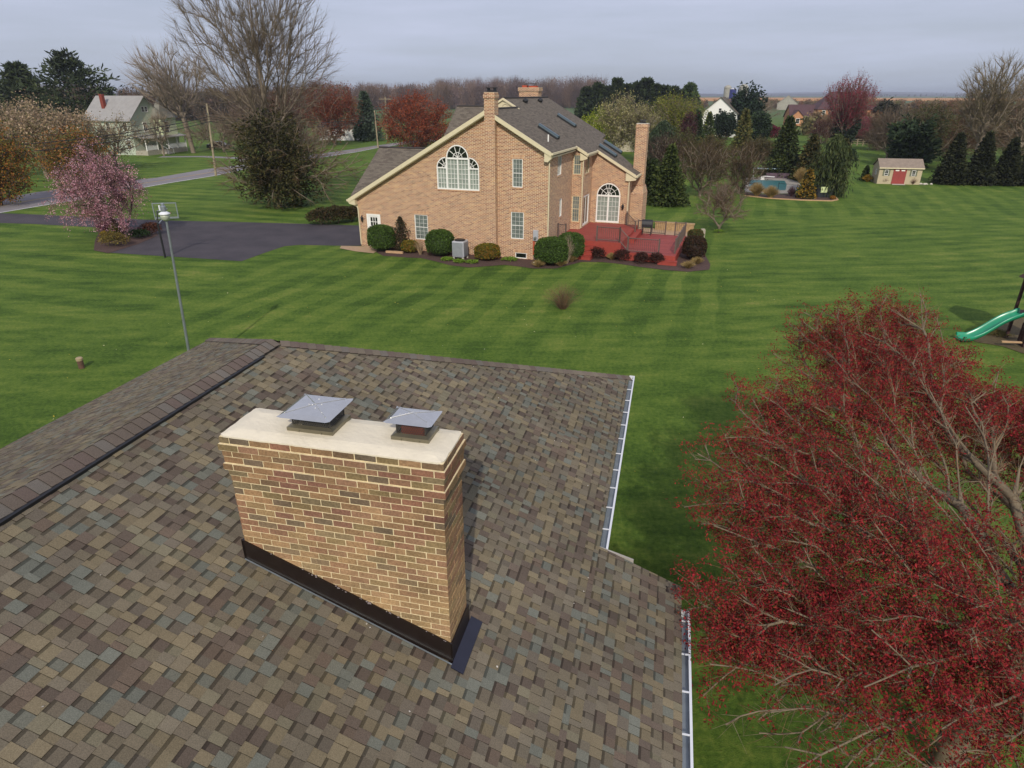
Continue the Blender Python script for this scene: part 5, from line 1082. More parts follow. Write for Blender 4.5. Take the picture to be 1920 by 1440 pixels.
# --- far woods (one mass each)
def woods(name, label, x0, x1, y0, y1, n, hmin, hmax, pal, seed, green=0.0):
    rng = np.random.default_rng(seed); A, B = at(x0, y0), at(x1, y1); Vs, Fs, Cs = [], [], []; o = 0
    for t in range(n):
        f = rng.random(); px = A.x + (B.x - A.x) * f + rng.normal() * 2; py = A.y + (B.y - A.y) * f + rng.random() * 45; H_ = hmin + (hmax - hmin) * rng.random(); r = H_ * (0.28 + 0.14 * rng.random())
        m = 150; a = rng.random(m) * 6.28; q = np.sqrt(rng.random(m)); z = 0.25 + 0.75 * rng.random(m); tip = np.c_[px + np.cos(a) * q * r * np.sin(z * 2.6) * 1.1, py + np.sin(a) * q * r, z * H_]
        b = tip * np.array([1, 1, 0]) + np.array([0, 0, 1]) * (tip[:, 2:3] - r * 0.7); b[:, 0] = px + (b[:, 0] - px) * 0.45; b[:, 1] = py + (b[:, 1] - py) * 0.45; b[:, 2] = np.maximum(b[:, 2], 0.1)
        P0 = np.r_[b, [[px, py, 0]]]; P1 = np.r_[tip, [[px, py, H_ * 0.8]]]; V, Fc = tubes(P0, P1, np.r_[np.full(m, 0.07), [0.25]], np.r_[np.full(m, 0.02), [0.05]], 3)
        c = shade(1, pal, rng, 0.2)[0]; Vs.append(V); Fs.append(Fc + o); o += len(V); Cs.append(np.tile(c, (len(Fc), 1)) * (1 + 0.15 * rng.uniform(-1, 1, (len(Fc), 1))))
        LPt = np.c_[px + rng.normal(size=90) * r * 0.55, py + rng.normal(size=90) * r * 0.5, H_ * (0.15 + 0.75 * rng.random(90))]; V, Fc = leaves(LPt, 0.38, rng, 0.8); Vs.append(V); Fs.append(Fc + o); o += len(V); Cs.append(np.tile(c * 1.05, (len(Fc), 1)) * (1 + 0.2 * rng.uniform(-1, 1, (len(Fc), 1))))
    ob = np_obj(name, np.concatenate(Vs), np.concatenate(Fs), M['twig'], None, np.concatenate(Cs)); return tag(ob, label, 'woodland', kind='stuff')
PURP = ('#6a5850', '#75604f', '#5e504c', '#7c6658', '#6d5a58'); BRN = ('#6e5a42', '#7a6448', '#64543f', '#6f6a44', '#805c42')
woods('woodland', 'bare purple-brown woodland on the skyline behind the big brick house', 815, 1130, 200, 204, 190, 15, 25, PURP, 1)
woods('woodland', 'bare grey-brown woodland on the skyline between the big bare tree and the round red tree', 560, 860, 207, 206, 130, 13, 19, PURP, 2)
woods('woodland', 'dark brown woodland behind the white farmhouse on the left', -60, 540, 232, 226, 210, 9, 15, ('#5a4a3c', '#54483a', '#4d4636', '#6a5646', '#655048'), 3)
woods('woodland', 'low brown woodland before the orange field on the right', 1200, 1560, 203, 205, 120, 4, 7.5, BRN, 4)
woods('woodland', 'low hazy brown woodland at the right edge behind the shed trees', 1620, 2000, 212, 222, 190, 4.5, 8, BRN, 5)
woods('woodland', 'thin far tree line on the right horizon above the orange field', 1640, 2100, 181.5, 181.5, 60, 6, 12, ('#4a4a48', '#55504c'), 6)
woods('woodland', 'brown thicket behind the shed and before the brick farmhouse', 1600, 1790, 262, 285, 26, 4, 7, BRN, 7)

# --- trees, left side
b, h, w = hr(525, 388, -35, 150)
tree('bare_tree', 'tallest bare tree with upswept grey branches, rising behind the dark yew-green bush', 'tree', b, 21.8, 7.3, 'bare', seed=3, n=1900, z0=0.27, fork=3.2, leader=0.9, tr=0.27, bf=0.62, twigs=7, tw_len=1.0, tw_r=0.0095, tw_up=0.35, tw_spread=0.4, shell=0.6, thr=-0.6, shape='ell', bark='bark', tw_pal=('#7e705c', '#8c7d68', '#72654f'), leaves=1, ls=0.035, pal=('#8a7a5a', '#96865e'), expo=2.0, tipr=0.008, smooth=4)
tree('low_branch_tree', 'drooping brown twiggy skirt of branches around the foot of the tallest bare tree', 'tree', (b.x + 0.9, b.y + 1.8), 9.0, 7.6, 'bare', seed=4, n=520, z0=0.12, fork=2.0, leader=0.6, tr=0.16, bf=0.5, twigs=7, tw_len=0.9, tw_r=0.012, tw_up=-0.1, droop=2.2, bark='bark', tw_pal=('#6e5e4a', '#7a6a54', '#8a6a4c'), leaves=2, ls=0.05, pal=('#6e5a3c', '#7d6644'), lsig=0.3)
b, h, w = hr(525, 390, 250, 72)
tree('dark_bush', 'big dark olive-green conical bush standing at the foot of the tallest bare tree', 'bush', b, h * 1.12, w * 0.86, 'dense', ('#3a3a1e', '#3f3f20', '#4b4825', '#554e2a', '#2f341b'), seed=5, nl=14000, zb=0.0, ll=0.34, lw=0.07, tr=0.2, dz=0.35, uneven=0.5, thr=-0.5, bark='bark_dark')
b, h, w = hr(363, 287, 78, 70)
tree('bare_tree', 'medium bare tree with forked trunk right of the pale green farmhouse', 'tree', b, h * 0.98, 8.0, 'bare', seed=8, n=620, z0=0.35, fork=4.5, tr=0.42, bf=0.6, twigs=6, tw_len=1.8, tw_r=0.02, tw_up=0.5, tw_spread=0.3, shape='vase', leader=0.3, tw_pal=('#8a7c6c', '#958676'), shell=0.7, lean=(-1.8, 0))
for (xb, yb, yt, hw, sd_, lb) in ((160, 262, 80, 62, 11, 'tall dark pine with open layered branches behind the pale green farmhouse'), (68, 262, 108, 40, 12, 'narrower pine left of the tall dark pine, its top lighter green'), (-8, 262, 135, 60, 13, 'dark pine cut by the left edge of the photo')):
    b, h, w = hr(xb, yb, yt, hw)
    tree('pine_tree', lb, 'pine tree', b, h * 0.93, w * 1.05, 'pine', ('#2f3a22', '#3a4529', '#2a341f', '#454d2e'), seed=sd_, nl=5200, zb=0.22, ll=1.3, lw=0.2, tr=0.45, layers=7, dz=0.5, rise=0.10, uneven=0.45, pshape=1, bark='bark_dark', group='pines behind the farmhouse')
b, h, w = hr(222, 240, 160, 8); tree('spruce_tree', 'small dark spruce tip just right of the tall dark pine', 'spruce tree', b, h * 0.92, w * 1.5, 'cone', ('#26331f', '#2e3c26'), seed=14, nl=1200, ll=0.9, lw=0.25, tr=0.2)
b, h, w = hr(88, 330, 196, 125)
tree('blossom_tree', 'wide pale tan-pink blossoming tree behind the two orange-leaved trees', 'tree', b, h, w, 'leafy', ('#b09878', '#a48e74', '#988062', '#b8a088', '#86765a', '#7a744c'), seed=21, n=420, z0=0.25, twigs=4, tw_len=1.0, tw_r=0.02, leaves=34, ls=0.13, lsig=0.45, tr=0.3, ry=6, tone=0.3)
b, h, w = hr(220, 318, 222, 62)
tree('blossom_tree', 'sparser tan blossoming tree whose twigs cross the pale green farmhouse wall', 'tree', b, h, w, 'leafy', ('#a08a6c', '#8f7e5c', '#7f7850', '#9a8874'), seed=22, n=240, z0=0.3, twigs=5, tw_len=1.0, tw_r=0.02, leaves=18, ls=0.10, lsig=0.4, tr=0.2, thr=-0.15)
b, h, w = hr(2, 385, 236, 66)
tree('orange_leaf_tree', 'orange and olive budding tree at the left edge hanging over the road', 'tree', b, h, w * 1.05, 'leafy', ('#96602e', '#a46c30', '#8a5c2a', '#6a6228', '#575c26', '#7a6e2c'), seed=23, n=420, z0=0.06, twigs=4, tw_len=0.6, tw_r=0.014, leaves=34, ls=0.10, lsig=0.30, tr=0.2, bark='bark_dark', tone=0.35, thr=-0.25)
b, h, w = hr(152, 350, 238, 62)
tree('orange_leaf_tree', 'orange-brown budding tree left of the pink weeping cherry, beyond the road', 'tree', b, h, w, 'leafy', ('#9a6432', '#a5703c', '#8a6430', '#706630', '#5e602a', '#505826'), seed=24, n=420, z0=0.10, twigs=4, tw_len=0.7, tw_r=0.016, leaves=36, ls=0.11, lsig=0.34, tr=0.22, bark='bark_dark', tone=0.35, thr=-0.3)
b, h, w = hr(240, 448, 276, 98)
tree('cherry_tree', 'pink weeping cherry tree in the bed beside the driveway', 'cherry tree', b, h * 1.03, w * 0.72, 'leafy', ('#cf9aa6', '#c08896', '#dab0b6', '#b0747f', '#d0a2a8', '#8e6c58'), seed=25, n=480, z0=0.30, fork=1.1, twigs=6, tw_len=0.85, tw_r=0.007, tw_up=-1.1, tw_spread=0.3, leaves=46, ls=0.048, lsig=0.10, tr=0.14, bark='bark_dark', shape='ell', thr=-0.12, freq=2.3, uneven=0.45, droop=0.9, lean=(-1.35, 0), bf=0.5, tw_pal=('#7a5a5a', '#6e544c'))
sh = lambda *a, **k: shrub(*a, **k)
g_ = 'shrubs in the cherry tree bed'
shrub('shrub', 'bright yellow-green rounded shrub below the pink weeping cherry', at(224, 441), 0.65, 0.6, 0.95, ('#8a8c28', '#9a962c', '#74801f'), 31, 1500, 0.05, group=g_)
shrub('shrub', 'yellow and brown spreading shrub in front of the pink weeping cherry', at(216, 462), 1.15, 0.8, 1.0, ('#7c6a34', '#6e5c34', '#8a7a3a', '#5d5a2c'), 32, 2400, 0.05, clipped=False, group=g_)
shrub('shrub', 'magenta azalea bush left of the bright yellow-green shrub', at(203, 438), 0.8, 0.7, 0.95, ('#7c3850', '#8a4060', '#5a4030'), 33, 1500, 0.05, clipped=False, group=g_)
shrub('shrub', 'low dark green bush right of the pink weeping cherry trunk', at(262, 446), 0.8, 0.7, 0.65, ('#33481e', '#2c4020', '#40562a'), 34, 1500, 0.05, clipped=False, group=g_)
shrub('shrub', 'rust-red leafless barberry bush beside the basketball hoop', at(284, 440), 0.85, 0.75, 0.95, ('#5e3826', '#6b402c', '#4c3224'), 35, 1500, 0.05, clipped=False, group=g_)
shrub('shrub', 'yellow tuft of a shrub at the left of the cherry bed', at(196, 447), 0.3, 0.3, 0.55, ('#a88c28', '#94802a'), 36, 500, 0.04, clipped=False, group=g_)
# --- red budding trees etc. across the road
REDP = ('#8c4226', '#984a2a', '#7c3c26', '#9c5432', '#744030')
b, h, w = hr(784, 281, 177, 70); tree('red_bud_tree', 'perfectly round rust-red budding tree left of the brick house roof', 'tree', b, h, w, 'leafy', REDP, seed=41, n=520, z0=0.04, twigs=6, tw_len=1.2, tw_r=0.022, leaves=44, ls=0.13, lsig=0.35, tr=0.3, thr=-0.9, uneven=0.05, shell=0.4, tw_pal=('#6a4434', '#744a38'))
b, h, w = hr(628, 272, 156, 52); tree('red_bud_tree', 'rust-red budding tree right of the tallest bare tree', 'tree', b, h, w, 'leafy', ('#7c3c26', '#86462c', '#6e3a2a', '#844e38'), seed=42, n=420, z0=0.08, twigs=6, tw_len=1.2, tw_r=0.022, leaves=36, ls=0.13, lsig=0.4, tr=0.3, thr=-0.5, tw_pal=('#64483c', '#6e5244'))
b, h, w = hr(548, 268, 160, 44); tree('red_bud_tree', 'dull red-brown budding tree seen through the branches of the tallest bare tree', 'tree', b, h, w, 'leafy', ('#644030', '#6e4434', '#5c4434'), seed=43, n=300, z0=0.1, twigs=6, tw_len=1.3, tw_r=0.022, leaves=12, ls=0.13, lsig=0.4, tr=0.3, tw_pal=('#64483c', '#6e5244'))
b, h, w = hr(690, 264, 176, 26); tree('spruce_tree', 'blue-grey spruce between the two rust-red trees', 'spruce tree', b, h, w, 'cone', ('#46543f', '#4e5c48', '#3c4a38'), seed=44, nl=4200, ll=0.9, lw=0.2, tr=0.3, zb=0.08)
b, h, w = hr(660, 262, 185, 30); tree('budding_tree', 'yellow-green budding tree left of the blue-grey spruce', 'tree', b, h, w, 'leafy', ('#6e6e34', '#7a763c', '#646034'), seed=45, n=200, z0=0.3, twigs=5, tw_len=1.2, tw_r=0.022, leaves=14, ls=0.13, lsig=0.4, tr=0.2)
b, h, w = hr(420, 285, 212, 62); tree('thicket_tree', 'tangled bare grey-brown tree over the parked dark car', 'tree', b, h, w, 'bare', seed=46, n=380, z0=0.12, twigs=7, tw_len=1.4, tw_r=0.022, tr=0.22, tw_pal=('#8a7866', '#7c6a58', '#9a8672'), leaves=3, ls=0.09, lsig=0.3, pal=('#94806a', '#806c54'))
b, h, w = hr(480, 282, 205, 55); tree('thicket_tree', 'tangled bare brown tree between the utility pole and the tallest bare tree', 'tree', b, h, w, 'bare', seed=47, n=340, z0=0.1, twigs=7, tw_len=1.4, tw_r=0.022, tr=0.22, tw_pal=('#7a6654', '#6e5c4a'), leaves=3, ls=0.09, lsig=0.3, pal=('#7c6650', '#8a6a48'))
b, h, w = hr(560, 300, 225, 70); tree('thicket_tree', 'low bare tree with white petals scattered on it, right of the dark olive bush', 'tree', b, h, w, 'bare', seed=48, n=300, z0=0.1, twigs=7, tw_len=1.0, tw_r=0.018, tr=0.2, tw_pal=('#7a6654', '#866e5a'), leaves=3, ls=0.07, lsig=0.3, pal=('#b0a090', '#86705a'))
b, h, w = hr(318, 290, 205, 20); tree('bare_tree', 'slim bare tree with grey-green bark against the porch of the pale green farmhouse', 'tree', (b.x, b.y - 2), h * 0.9, w * 1.2, 'bare', seed=49, n=150, z0=0.3, twigs=6, tw_len=1.2, tw_r=0.018, tr=0.18, shape='vase')

# --- shrubs at the brick house
g_ = 'clipped shrubs along the brick house'
EV = ('#40561f', '#4c6424', '#374b1c', '#567030')
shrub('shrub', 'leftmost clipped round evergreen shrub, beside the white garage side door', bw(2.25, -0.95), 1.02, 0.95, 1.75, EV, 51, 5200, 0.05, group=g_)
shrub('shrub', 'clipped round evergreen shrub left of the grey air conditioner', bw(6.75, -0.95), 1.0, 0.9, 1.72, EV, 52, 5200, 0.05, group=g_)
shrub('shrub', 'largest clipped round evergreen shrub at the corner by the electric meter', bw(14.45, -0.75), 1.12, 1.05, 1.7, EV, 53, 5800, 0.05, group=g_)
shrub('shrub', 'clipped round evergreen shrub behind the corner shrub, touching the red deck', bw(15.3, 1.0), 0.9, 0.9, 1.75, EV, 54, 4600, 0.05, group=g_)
g2 = 'yellow-orange tipped shrubs'
YO = ('#84621c', '#8f7020', '#566020', '#6c6a22', '#465420')
shrub('shrub', 'small yellow-orange tipped shrub under the garage window', bw(4.35, -0.8), 0.62, 0.5, 0.85, YO, 55, 1800, 0.05, group=g2)
shrub('shrub', 'wide yellow-orange tipped shrub right of the grey air conditioner', bw(10.15, -0.95), 0.9, 0.75, 1.05, YO, 56, 2600, 0.05, group=g2)
tree('topiary', 'narrow dark upright evergreen with an uneven top beside the garage window', 'shrub', bw(3.55, -0.5), 2.35, 0.36, 'column', ('#332c1c', '#3c3820', '#2f3a1e', '#4a3a28'), seed=57, nl=1700, ll=0.10, lw=0.035, tr=0.04, uneven=0.6, thr=-0.7, bark='bark_dark')
g3 = 'dark red low shrubs before the red deck'
for k, (x, y, w_, lb) in enumerate(((1119, 485, 0.62, 'leftmost low dark red shrub before the deck steps'), (1166, 489, 0.56, 'second low dark red shrub from the left before the red deck'), (1202, 494, 0.54, 'third low dark red shrub from the left before the red deck'), (1231, 495, 0.52, 'fourth low dark red shrub from the left before the red deck'))):
    shrub('shrub', lb, at(x, y), w_, w_, 0.72, ('#43281f', '#4e3024', '#3a241e'), 60 + k, 1500, 0.04, group=g3, clipped=False)
shrub('shrub', 'tall dark red-brown hedge shrub at the right side of the red deck', at(1300, 486), 0.8, 1.0, 1.5, ('#3c2a1c', '#48301f', '#34301c'), 66, 3000, 0.05)
shrub('shrub', 'green rounded shrub at the back right corner of the red deck', at(1302, 459), 0.62, 0.6, 1.1, ('#4a4f22', '#565a28', '#5e4a24'), 67, 1500, 0.05)
g4 = 'tan ornamental grass tufts in the mulch bed'
TAN = ('#8a7446', '#9a8250', '#7a6a3c', '#a08a5a')
for k, (x, y, r_, lb) in enumerate(((1009, 501, 0.5, 'tan grass tuft in front of the largest clipped shrub'), (1051, 499, 0.5, 'tan grass tuft right of the largest clipped shrub'), (1072, 491, 0.42, 'yellower grass tuft under the small bare sapling'), (1146, 487, 0.42, 'tan grass tuft between the two leftmost dark red shrubs'), (1290, 503, 0.55, 'tan grass tuft at the right front corner of the red deck'), (1307, 495, 0.5, 'tan grass tuft right of the corner tuft by the tall hedge shrub'))):
    twiggy('grass_tuft', lb, at(x, y), r_, 0.5, TAN, 70 + k, 420, 0.007, group=g4, cat='grass tuft')
twiggy('sapling', 'small bare pale sapling in front of the clipped shrub by the deck', bw(15.35, -0.2), 0.6, 1.9, ('#8c7c66', '#9a8a74'), 77, 140, 0.009, leaf=160, lpal=('#66703c', '#7a7a4a'), cat='sapling')
twiggy('sapling', 'thin bare shrub with curved twigs under the garage window', bw(5.3, -1.1), 0.55, 1.25, ('#9a8468', '#8a7458'), 78, 60, 0.008, cat='sapling')
g5 = 'lime green perennials in the mulch bed'
LIME = ('#6e8a2c', '#7c9634', '#5e7a26')
for k, (x, y, r_, lb) in enumerate(((839, 489, 0.45, 'lime green perennial clump left of the air conditioner feet'), (862, 493, 0.42, 'lime green perennial clump in front of the air conditioner'), (885, 494, 0.45, 'lime green perennial clump right of the air conditioner feet'), (956, 489, 0.6, 'lime green perennial mat beside the basement window'))):
    shrub('plant', lb, at(x, y), r_, r_ * 0.6, 0.25, LIME, 80 + k, 500, 0.05, clipped=False, group=g5, cat='plant')
for k, (x, y, rx, h_, lb) in enumerate(((604, 421, 1.35, 1.3, 'left half of the sprawling brown-green juniper mounds at the driveway end'), (634, 419, 1.3, 1.5, 'middle brown-green juniper mound at the driveway end'), (660, 415, 1.1, 1.3, 'darker green juniper mound touching the garage corner'))):
    shrub('shrub', lb, at(x, y), rx, 1.0, h_, ('#3c3a1e', '#4a4224', '#33381c', '#54402a'), 90 + k, 3200, 0.07, clipped=False, group='juniper mounds by the garage')
twiggy('bush', 'small open reddish-brown twiggy bush alone on the mown lawn', at(1055, 579), 1.25, 1.45, ('#6e5a44', '#7a5c48', '#5e5038'), 95, 260, 0.004, leaf=420, lpal=('#7a4a34', '#6e5a30', '#55602c'), cat='bush', ls=0.025)

# --- behind the brick house, right side
g6 = 'dark evergreens in the row behind the brick house'
DG = ('#2a361c', '#334020', '#243018', '#3c4828')
xs_ = [1098, 1118, 1136, 1153, 1172, 1190, 1207, 1224, 1241, 1258, 1274, 1287]; tops = [168, 160, 166, 150, 163, 158, 152, 160, 165, 166, 172, 160]
for k, (x, t_) in enumerate(zip(xs_, tops)):
    b, h, w = hr(x, 235, t_, 17)
    o = tree('evergreen_tree', 'dark evergreen in the tall row on the skyline behind the brick house roof', 'evergreen tree', b, h, w * 1.1, 'pine', DG if k != 11 else ('#4a5a30', '#3e4e2a'), seed=100 + k, nl=2600, zb=0.05, ll=1.7, lw=0.45, tr=0.35, layers=8, group=g6, rise=0.1, dz=0.5) if k < 4 or k == 11 else dup(TREES[k % 4], (b.x, b.y, 0), k * 1.7, h / TREES[k % 4]['hh'], group=g6)
    if k < 4: TREES[k] = o; o['hh'] = h
    o['label'] = 'pale-tipped right end tree of the dark evergreen row behind the brick house' if k == 11 else ('dark evergreen in the unbroken row on the skyline behind the brick house roof')
for o in TREES.values(): del o['hh']
for ob in list(COL.objects):
    if 'hh' in ob: del ob['hh']
b, h, w = hr(1158, 300, 178, 48); tree('budding_tree', 'cream and yellow-green blossoming tree with thin upright stems behind the brick house', 'tree', (b.x, b.y), h, w, 'leafy', ('#9a9260', '#a69c6c', '#878450', '#b0a880', '#767a40'), seed=121, n=360, z0=0.15, twigs=5, tw_len=1.0, tw_r=0.02, leaves=20, ls=0.12, lsig=0.4, tr=0.16, thr=-0.15, bf=0.3, shape='vase', bark='bark')
b, h, w = hr(1205, 303, 195, 42); tree('budding_tree', 'paler cream blossoming tree just left of the tall side chimney', 'tree', (b.x, b.y), h, w, 'leafy', ('#8c8658', '#a09872', '#7c7a4c'), seed=122, n=260, z0=0.2, twigs=5, tw_len=0.9, tw_r=0.02, leaves=18, ls=0.11, lsig=0.4, tr=0.14, thr=-0.1, shape='vase')
b, h, w = hr(1118, 288, 208, 36); tree('budding_tree', 'bright yellow-green leafy tree touching the brick house roof edge', 'tree', b, h, w, 'leafy', ('#7c8a1c', '#8e9a24', '#66761c', '#9ca22c'), seed=123, n=300, z0=0.1, twigs=3, leaves=40, ls=0.13, lsig=0.32, tr=0.14)
b, h, w = hr(1262, 272, 178, 58); tree('budding_tree', 'broad yellow-green budding tree right of the tall side chimney', 'tree', b, h, w, 'leafy', ('#6e7424', '#7e8228', '#8a8a2e', '#5c6428', '#665c30'), seed=124, n=420, z0=0.1, twigs=5, tw_len=1.0, tw_r=0.022, leaves=30, ls=0.14, lsig=0.45, tr=0.25)
b, h, w = hr(1238, 310, 225, 26); tree('weeping_evergreen', 'dark grey-green weeping evergreen behind the tall side chimney', 'evergreen tree', b, h, w, 'weep', ('#2e3c24', '#38462c', '#28351f', '#46503a'), seed=125, nl=4200, ll=0.7, lw=0.09, tr=0.15, uneven=0.3)
b, h, w = hr(1303, 282, 210, 16); tree('arborvitae', 'slender green arborvitae just left of the white gabled house', 'arborvitae', b, h, w, 'cone', ('#33421e', '#3c4a22', '#2b391b'), seed=126, nl=2600, ll=0.5, lw=0.13, tr=0.12)
b, h, w = hr(1285, 290, 205, 14); tree('plum_tree', 'purple-red leaved slim tree behind the yellow-green trees', 'tree', b, h, w, 'leafy', ('#4c2a2c', '#573034', '#43282a'), seed=127, n=120, z0=0.1, twigs=4, leaves=30, ls=0.13, lsig=0.3, tr=0.1)
b, h, w = hr(1325, 268, 212, 14); tree('arborvitae', 'green arborvitae in front of the white gabled house wall', 'arborvitae', b, h, w, 'cone', ('#3c4a20', '#465426', '#33401d'), seed=128, nl=2400, ll=0.5, lw=0.13, tr=0.12)
b, h, w = hr(1355, 262, 208, 20); tree('round_evergreen', 'dense dark round-topped evergreen right of the white gabled house', 'evergreen tree', b, h, w, 'dense', ('#222f1e', '#293824', '#1d291a'), seed=129, nl=4200, ll=0.5, lw=0.16, tr=0.15)
b, h, w = hr(1390, 255, 166, 27); tree('pine_tree', 'dark pine standing in front of the two right silos', 'pine tree', b, h, w * 1.05, 'dense', ('#202f1f', '#283a26', '#1c291b'), seed=130, nl=5200, ll=0.9, lw=0.2, tr=0.3, uneven=0.3)
b, h, w = hr(1388, 292, 206, 20); tree('arborvitae', 'yellowish-green arborvitae below the dark pine', 'arborvitae', b, h, w, 'cone', ('#54562a', '#605e2e', '#454c24', '#6c6438'), seed=131, nl=3600, ll=0.5, lw=0.13, tr=0.12)
b, h, w = hr(1418, 268, 208, 19); tree('round_evergreen', 'dark green rounded evergreen left of the crimson bush', 'evergreen tree', b, h, w, 'dense', ('#26351f', '#2e3f26', '#3a4a2c'), seed=132, nl=3600, ll=0.6, lw=0.16, tr=0.15)
shrub('bush', 'crimson mounded bush on the far lawn', at(1437, 267), 3.4, 2.5, 3.9, ('#5e2028', '#6e2630', '#54202a'), 133, 4200, 0.16, clipped=False, cat='bush')
b, h, w = hr(1465, 330, 222, 34); tree('arborvitae', 'tallest pointed arborvitae behind the swimming pool', 'arborvitae', b, h, w, 'cone', ('#2f3b1b', '#39451f', '#293319', '#464c24'), seed=134, nl=6500, ll=0.42, lw=0.11, tr=0.15, uneven=0.3)
b, h, w = hr(1513, 338, 256, 28); tree('arborvitae', 'shorter brownish-green arborvitae between the tallest one and the weeping evergreen', 'arborvitae', b, h, w, 'cone', ('#3c3f1e', '#474420', '#30381b', '#574c28'), seed=135, nl=4600, ll=0.42, lw=0.11, tr=0.15, uneven=0.3)
b, h, w = hr(1551, 368, 250, 27); tree('weeping_evergreen', 'shaggy weeping evergreen at the right end of the pool bed', 'evergreen tree', b, h, w, 'weep', ('#34401f', '#414c26', '#2a361c', '#525832'), seed=136, nl=6500, ll=0.55, lw=0.05, tr=0.12, uneven=0.55, thr=-0.4)
b, h, w = hr(1572, 340, 262, 10); tree('arborvitae', 'thin brown-green arborvitae half hidden behind the weeping evergreen', 'arborvitae', b, h, w * 1.2, 'column', ('#3c4322', '#4a4a28', '#554a30'), seed=137, nl=1700, ll=0.3, lw=0.09, tr=0.08)
b, h, w = hr(1510, 372, 318, 15); tree('golden_conifer', 'golden-tipped dwarf conifer behind the pool fence', 'conifer', b, h, w, 'cone', ('#7c6420', '#8a6e22', '#3a3f1c', '#2e361a', '#a07c2c'), seed=138, nl=2200, ll=0.28, lw=0.08, tr=0.08, uneven=0.4, thr=-0.3)
b, h, w = hr(1597, 301, 281, 8); tree('evergreen_tree', 'single tiny conical evergreen on the far lawn left of the shed', 'evergreen tree', b, h, w * 1.1, 'cone', ('#2b3c20', '#34462a'), seed=139, nl=900, ll=0.3, lw=0.1, tr=0.06)
b, h, w = hr(1250, 384, 276, 33); tree('arborvitae', 'large green arborvitae on the lawn right of the tall side chimney', 'arborvitae', b, h, w, 'cone', ('#36431b', '#424f20', '#2d3918', '#4e5626'), seed=140, nl=8500, ll=0.34, lw=0.09, tr=0.15, uneven=0.3)
b, h, w = hr(1216, 378, 300, 20); tree('arborvitae', 'lower arborvitae squeezed between the chimney and the large arborvitae', 'arborvitae', (b.x, b.y + 1.5), h, w, 'dense', ('#303d1a', '#3b481d', '#283317'), seed=141, nl=4200, ll=0.34, lw=0.09, tr=0.1)
BRT = ('#5a4a38', '#64523e', '#504434', '#6c563c')
b, h, w = hr(1312, 368, 262, 52); tree('thicket_tree', 'brown multi-stemmed bare tree, left one of two, behind the small lawn tree', 'tree', (b.x, b.y), h, w, 'bare', seed=142, n=480, z0=0.12, twigs=9, tw_len=0.6, tw_r=0.010, tr=0.16, tw_pal=BRT, leaves=8, ls=0.055, lsig=0.2, pal=('#5a4c34', '#66523a', '#4c4a2c'), thr=-0.6)
b, h, w = hr(1385, 362, 268, 42); tree('thicket_tree', 'brown multi-stemmed bare tree, right one of two, beside the pool grasses', 'tree', (b.x, b.y), h, w, 'bare', seed=143, n=440, z0=0.06, twigs=9, tw_len=0.6, tw_r=0.010, tr=0.14, tw_pal=BRT, leaves=9, ls=0.055, lsig=0.2, pal=('#564430', '#604c34', '#4c4428'), thr=-0.6)
b, h, w = hr(1245, 330, 255, 40); tree('thicket_tree', 'dark purple-brown bare tree behind the large arborvitae', 'tree', (b.x, b.y), h, w, 'bare', seed=144, n=300, z0=0.1, twigs=8, tw_len=0.8, tw_r=0.014, tr=0.14, tw_pal=('#54423a', '#4c3c34'), leaves=6, ls=0.08, lsig=0.25, pal=('#4c3c30', '#54442c'))
b, h, w = hr(1347, 434, 334, 52); tree('small_tree', 'small multi-stemmed tree with sparse pinkish-brown buds on the lawn beyond the deck', 'tree', b, h, w * 0.95, 'bare', seed=145, n=420, z0=0.22, fork=0.35, tr=0.10, twigs=8, tw_len=0.45, tw_r=0.005, tw_up=0.0, bf=0.35, tw_pal=('#7a665a', '#86705e', '#6e5e4a'), leaves=14, ls=0.026, lsig=0.1, pal=('#7e5a50', '#8a6856', '#70603e'), shell=0.6, droop=0.5)
shrub('plant', 'lime green plant clump at the foot of the small lawn tree', at(1347, 436), 0.5, 0.3, 0.25, LIME, 146, 300, 0.04, clipped=False, cat='plant')
# right side
b, h, w = hr(1578, 275, 143, 48); tree('red_bud_tree', 'tall crimson budding tree with upswept branches before the brick farmhouse', 'tree', b, h, w, 'leafy', ('#8c3440', '#9a3c48', '#7a2e38', '#a0484e'), seed=151, n=700, z0=0.26, twigs=7, tw_len=1.4, tw_r=0.016, tw_up=0.8, tw_spread=0.25, leaves=18, ls=0.10, lsig=0.25, tr=0.28, bf=0.8, shape='vase', leader=0.2, thr=-0.45, tw_pal=('#7a5a54', '#86645c'), fork=2.5)
b, h, w = hr(1622, 268, 216, 24); tree('red_bud_tree', 'small rose-pink budding tree right of the tall crimson tree', 'tree', b, h, w, 'leafy', ('#8a3c4c', '#96485a', '#7a3440'), seed=152, n=200, z0=0.15, twigs=5, tw_len=0.8, tw_r=0.016, leaves=18, ls=0.10, lsig=0.25, tr=0.12)
b, h, w = hr(1535, 278, 222, 24); tree('thicket_tree', 'red-brown twiggy tree left of the tall crimson tree', 'tree', b, h, w, 'bare', seed=153, n=220, z0=0.1, twigs=7, tw_len=0.9, tw_r=0.016, tr=0.12, tw_pal=('#5a4038', '#644840'), leaves=8, ls=0.08, lsig=0.2, pal=('#54382f', '#5c4030', '#6a3438'))
b, h, w = hr(1412, 262, 190, 45); tree('bare_tree', 'pale bare birch-like tree left of the brick farmhouse', 'tree', (b.x + 6, b.y + 20), h * 1.15, w * 1.1, 'bare', seed=154, n=300, z0=0.2, twigs=6, tw_len=1.6, tw_r=0.025, tr=0.2, tw_pal=('#8a7c6c', '#7a6a5a'))
